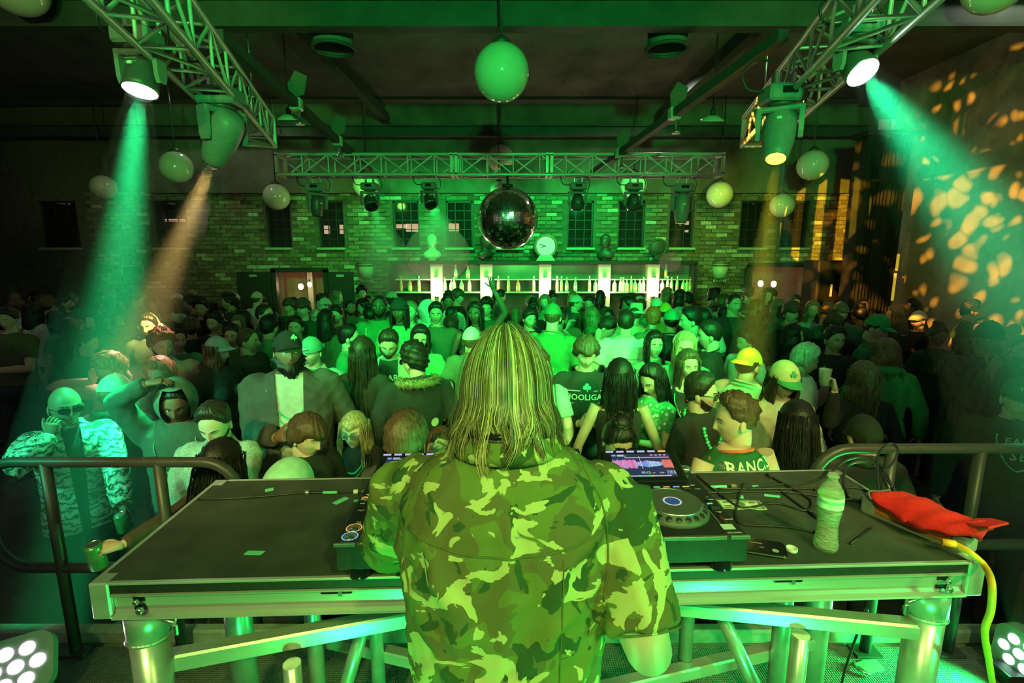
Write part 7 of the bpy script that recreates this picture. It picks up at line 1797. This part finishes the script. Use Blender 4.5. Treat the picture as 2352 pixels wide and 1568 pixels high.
person('person in a green sweater with a chain of gold beads', 872, 704, 5.0, 4, (0, 0, 0), 1.1, 0, 'dark', ('long', (.05, .26, .11)), hair=('crop', H_BLK), beard=(.008, H_BLK), beads=('bead_gold', .26, .016), **BACK)
person('person in a black beanie and green long-sleeved shirt beside the gold beads', 918, 714, 4.9, -4, (0, 0, 0), .95, 1, 'dark', ('long', (.06, .36, .16)), hair=('long', H_BLK, {'length': .22, 'open_': .9}), cap=('beanie', (.03, .03, .03)), **BACK)
person('person in a pale long-sleeved shirt right of the black beanie', 943, 716, 5.1, 0, (0, 0, 0), .95, 1, 'light', ('long', (.55, .62, .52)), hair=('pony', H_LBR), **BACK)
person('person wrapped in a bright white hooded top, left of the performer', 985, 716, 5.2, 60, (0, 8, 0), 1.05, 0, 'light', ('hoodie', (.80, .84, .80)), hair=('short', H_DKB), cap=('hood', (.80, .84, .80)), **BACK)
person('person in a dark tee facing the camera beside the white hood', 1002, 720, 4.95, 5, (0, 4, 0), .98, 0, 'tan', ('tee', (.05, .1, .06)), hair=('short', H_BLK), **BACK)
person('person in a tank top raising one bare arm near the mirror ball', 1092, 720, 4.9, -10, (0, 0, 0), .95, 1, 'dark', ('tank', (.03, .05, .04)), hair=('long', H_BLK, {'length': .30, 'open_': .9}), armL='up', **BACK)
person('person in a bucket hat and yellow-lit shirt', 1460, 722, 5.0, 150, (0, 6, 0), 1.05, 0, 'light', ('tee', (.70, .66, .36)), hair=('short', H_BRN), cap=('bucket', (.52, .60, .42), {}), **BACK)
person('person in an olive tee, back turned, right of the bucket hat', 1500, 732, 5.0, 165, (0, 0, 0), .95, 1, 'light', ('tee', (.2, .2, .1)), hair=('short', (.75, .11, .03), {'thick': .03}), **BACK)
person('person in a teal cap and dark top right of the bucket hat', 1542, 738, 4.75, 172, (0, 4, 0), 1.0, 0, 'tan', ('tee', (.03, .035, .035)), hair=('short', H_BLK), cap=('cap', (.03, .30, .19)), **BACK)
person('person in a small yellow cap, back turned, behind the teal cap', 1528, 718, 5.6, 170, (0, 0, 0), 1.0, 0, 'light', ('tee', (.3, .25, .05)), hair=('short', H_DKB), cap=('cap', (.62, .48, .05)), **BACK)
person('person in a white cap nearest the fifth bar pillar', 1508, 705, 6.0, 160, (0, 0, 0), 1.0, 0, 'light', ('tee', (.1, .3, .2)), hair=('short', H_DKB), cap=('cap', (.6, .68, .6)), **BACK)
person('person in a green tee turned left, right of the teal cap', 1588, 736, 4.7, -95, (0, 6, 0), 1.0, 0, 'light', ('tee', (.06, .30, .14)), hair=('short', H_BLK), **BACK)
person('person in an open black shirt, hands clasped, facing the camera, back right', 1684, 698, 5.2, 10, (0, 2, 0), 1.08, 0, 'light', ('jacket', (.025, .025, .025)), (.05, .06, .05), hair=('crop', H_DKB), armL='hold', armR='hold', **BACK)
person('person in a dull green cap and green hooded top, back right', 1928, 718, 5.2, 0, (-6, 0, 0), 1.08, 0, 'light', ('hoodie', (.04, .22, .09)), hair=('short', H_DKB), beard=(.008, H_DKB), cap=('cap', (.10, .14, .08)), **BACK)
person('person in a dark tee turned right, back right of the yellow cap', 1818, 772, 4.6, 70, (6, 0, 0), .95, 1, 'light', ('tee', (.03, .04, .03)), hair=('long', H_BLK, {'length': .22, 'open_': 1.0}), **BACK)
build_people()
# ------------------------------------------------------------------ the rest of the crowd: a few figures copied with other clothes
crnd = random.Random(23)
def kit(fem, hairst, hc_, face_lab, arm, tone, lean=0.0, capk=None):
    n0 = len(PEOPLE)
    r = _person('crowd figure', 1176, 690, 7.0, 0, (crnd.uniform(-15, 15), crnd.uniform(0, 12), 0), 1.0, fem, tone, ('tee' if arm != 'long' else 'long', (.3, .3, .3)), hair=(hairst, hc_) if hairst != 'long' else ('long', hc_, {'length': .28, 'open_': .8, 'strands': 14, 'nu': 28, 'nv': 14}), armL='hold' if arm == 'hold' else 'down', armR='up' if arm == 'up' else 'down', voxel=.028, hres=(28, 22), group='people in the back of the crowd', lean=lean, cap=capk, beard=(.006, H_BLK) if (not fem and hairst == 'crop') else None)
    PEOPLE.pop(); return r['root']
KITS = [(kit(0, 'short', H_DKB, '', 'hold', 'light'), 'person'), (kit(0, 'crop', H_BLK, '', 'down', 'brown'), 'person'), (kit(0, 'curly', H_BLK, '', 'down', 'tan'), 'person'), (kit(0, 'mop', H_BRN, '', 'long', 'light'), 'person'),
        (kit(1, 'long', H_BLK, '', 'down', 'olive'), 'person'), (kit(1, 'long', H_LBR, '', 'hold', 'light'), 'person'), (kit(1, 'long', H_DKB, '', 'up', 'light'), 'person with one arm up'), (kit(0, 'short', H_BRN, '', 'down', 'light', capk=('cap', (.3, .3, .3))), 'person in a cap'), (kit(1, 'bun', H_BLK, '', 'long', 'brown'), 'person')]
TOPS = [('black', BLACK, 5), ('charcoal', CHAR, 4), ('dark green', DKGREEN, 5), ('bright green', GRN, 4), ('mint', MINT, 2), ('white', WHITE, 2), ('olive', OLIVE, 3)]
run_remesh()
run_beads()
pts_ = []
tries = 0
while len(pts_) < 150 and tries < 9000:
    tries += 1
    Y = 4.7 + 4.3 * crnd.random() ** .8; x = crnd.uniform(-1.04, 1.0) * Y
    if x > 5.9 or (x > 4.6 and Y > 7.6): continue
    md = .42 if Y > 5.4 else .50
    if all((x - a) ** 2 + (Y - b) ** 2 > md * md for a, b in PEOPLE + pts_): pts_.append((x, Y))
def place_words(x, Y):
    px = CXP + FPX * x / Y
    z = 'far left' if px < 330 else 'left' if px < 640 else 'by left doorway' if px < 820 else 'left of bar' if px < 1010 else 'under mirror ball' if px < 1330 else 'right of bar' if px < 1620 else 'by right doorway' if px < 1900 else 'far right'
    return z, ('near' if Y < 5.4 else 'middle' if Y < 7 else 'back') + ' rows'
seen = {}; placed = []
first = {}
for x, Y in sorted(pts_, key=lambda q: q[0] / q[1]):
    ki = crnd.choices(range(len(KITS)), (3, 3, 3, 2, 3, 3, .5, 3, 2))[0]; root0, desc = KITS[ki]
    cn, cc, _ = crnd.choices(TOPS, [t[2] for t in TOPS])[0]
    fc = crnd.choices(('facing stage', 'turned left', 'turned right', 'back turned'), (4, 2, 2, 3))[0]
    if ki not in first: o = root0; first[ki] = 1
    else: o = copy_tree(root0)
    s_ = crnd.uniform(1.52, 1.70) / 1.74
    o.location = (x, Y, 0); o.scale = (s_, s_, s_ * crnd.uniform(.97, 1.02))
    o.rotation_euler = (0, 0, math.radians({'facing stage': 0, 'turned left': -80, 'turned right': 80, 'back turned': 180}[fc] + crnd.uniform(-28, 28)))
    placed.append((o, desc, cn, cc, fc) + place_words(x, Y))
for o, desc, cn, cc, fc, zone, dep in placed:
    for ch in o.children:
        n_ = ch.name.split('.')[0]
        if n_ in ('tee_shirt', 'sweater', 'neckband', 'cap'):
            sl = ch.material_slots[0]; sl.link = 'OBJECT'; sl.material = FAB(cc if n_ != 'cap' else crnd.choice([(.05, .2, .1), (.5, .5, .45), (.03, .03, .03)]))
    base = ('%s, %s top, %s, %s, %s' if ' ' in desc else '%s in a %s top, %s, %s, %s') % (desc, cn, fc, zone, dep); seen.setdefault(base, []).append(o)
ORD = ['first', 'second', 'third', 'fourth', 'fifth', 'sixth', 'seventh', 'eighth', 'ninth']
for base, L in seen.items():
    for k, o in enumerate(L):
        o['label'] = base if len(L) == 1 else base + ', %s leftmost' % ORD[k]
        o['category'] = 'person'; o['group'] = 'people in the back of the crowd'
for ki, (root0, d_) in enumerate(KITS):
    if ki not in first:
        for ch in list(root0.children_recursive): bpy.data.objects.remove(ch)
        bpy.data.objects.remove(root0)
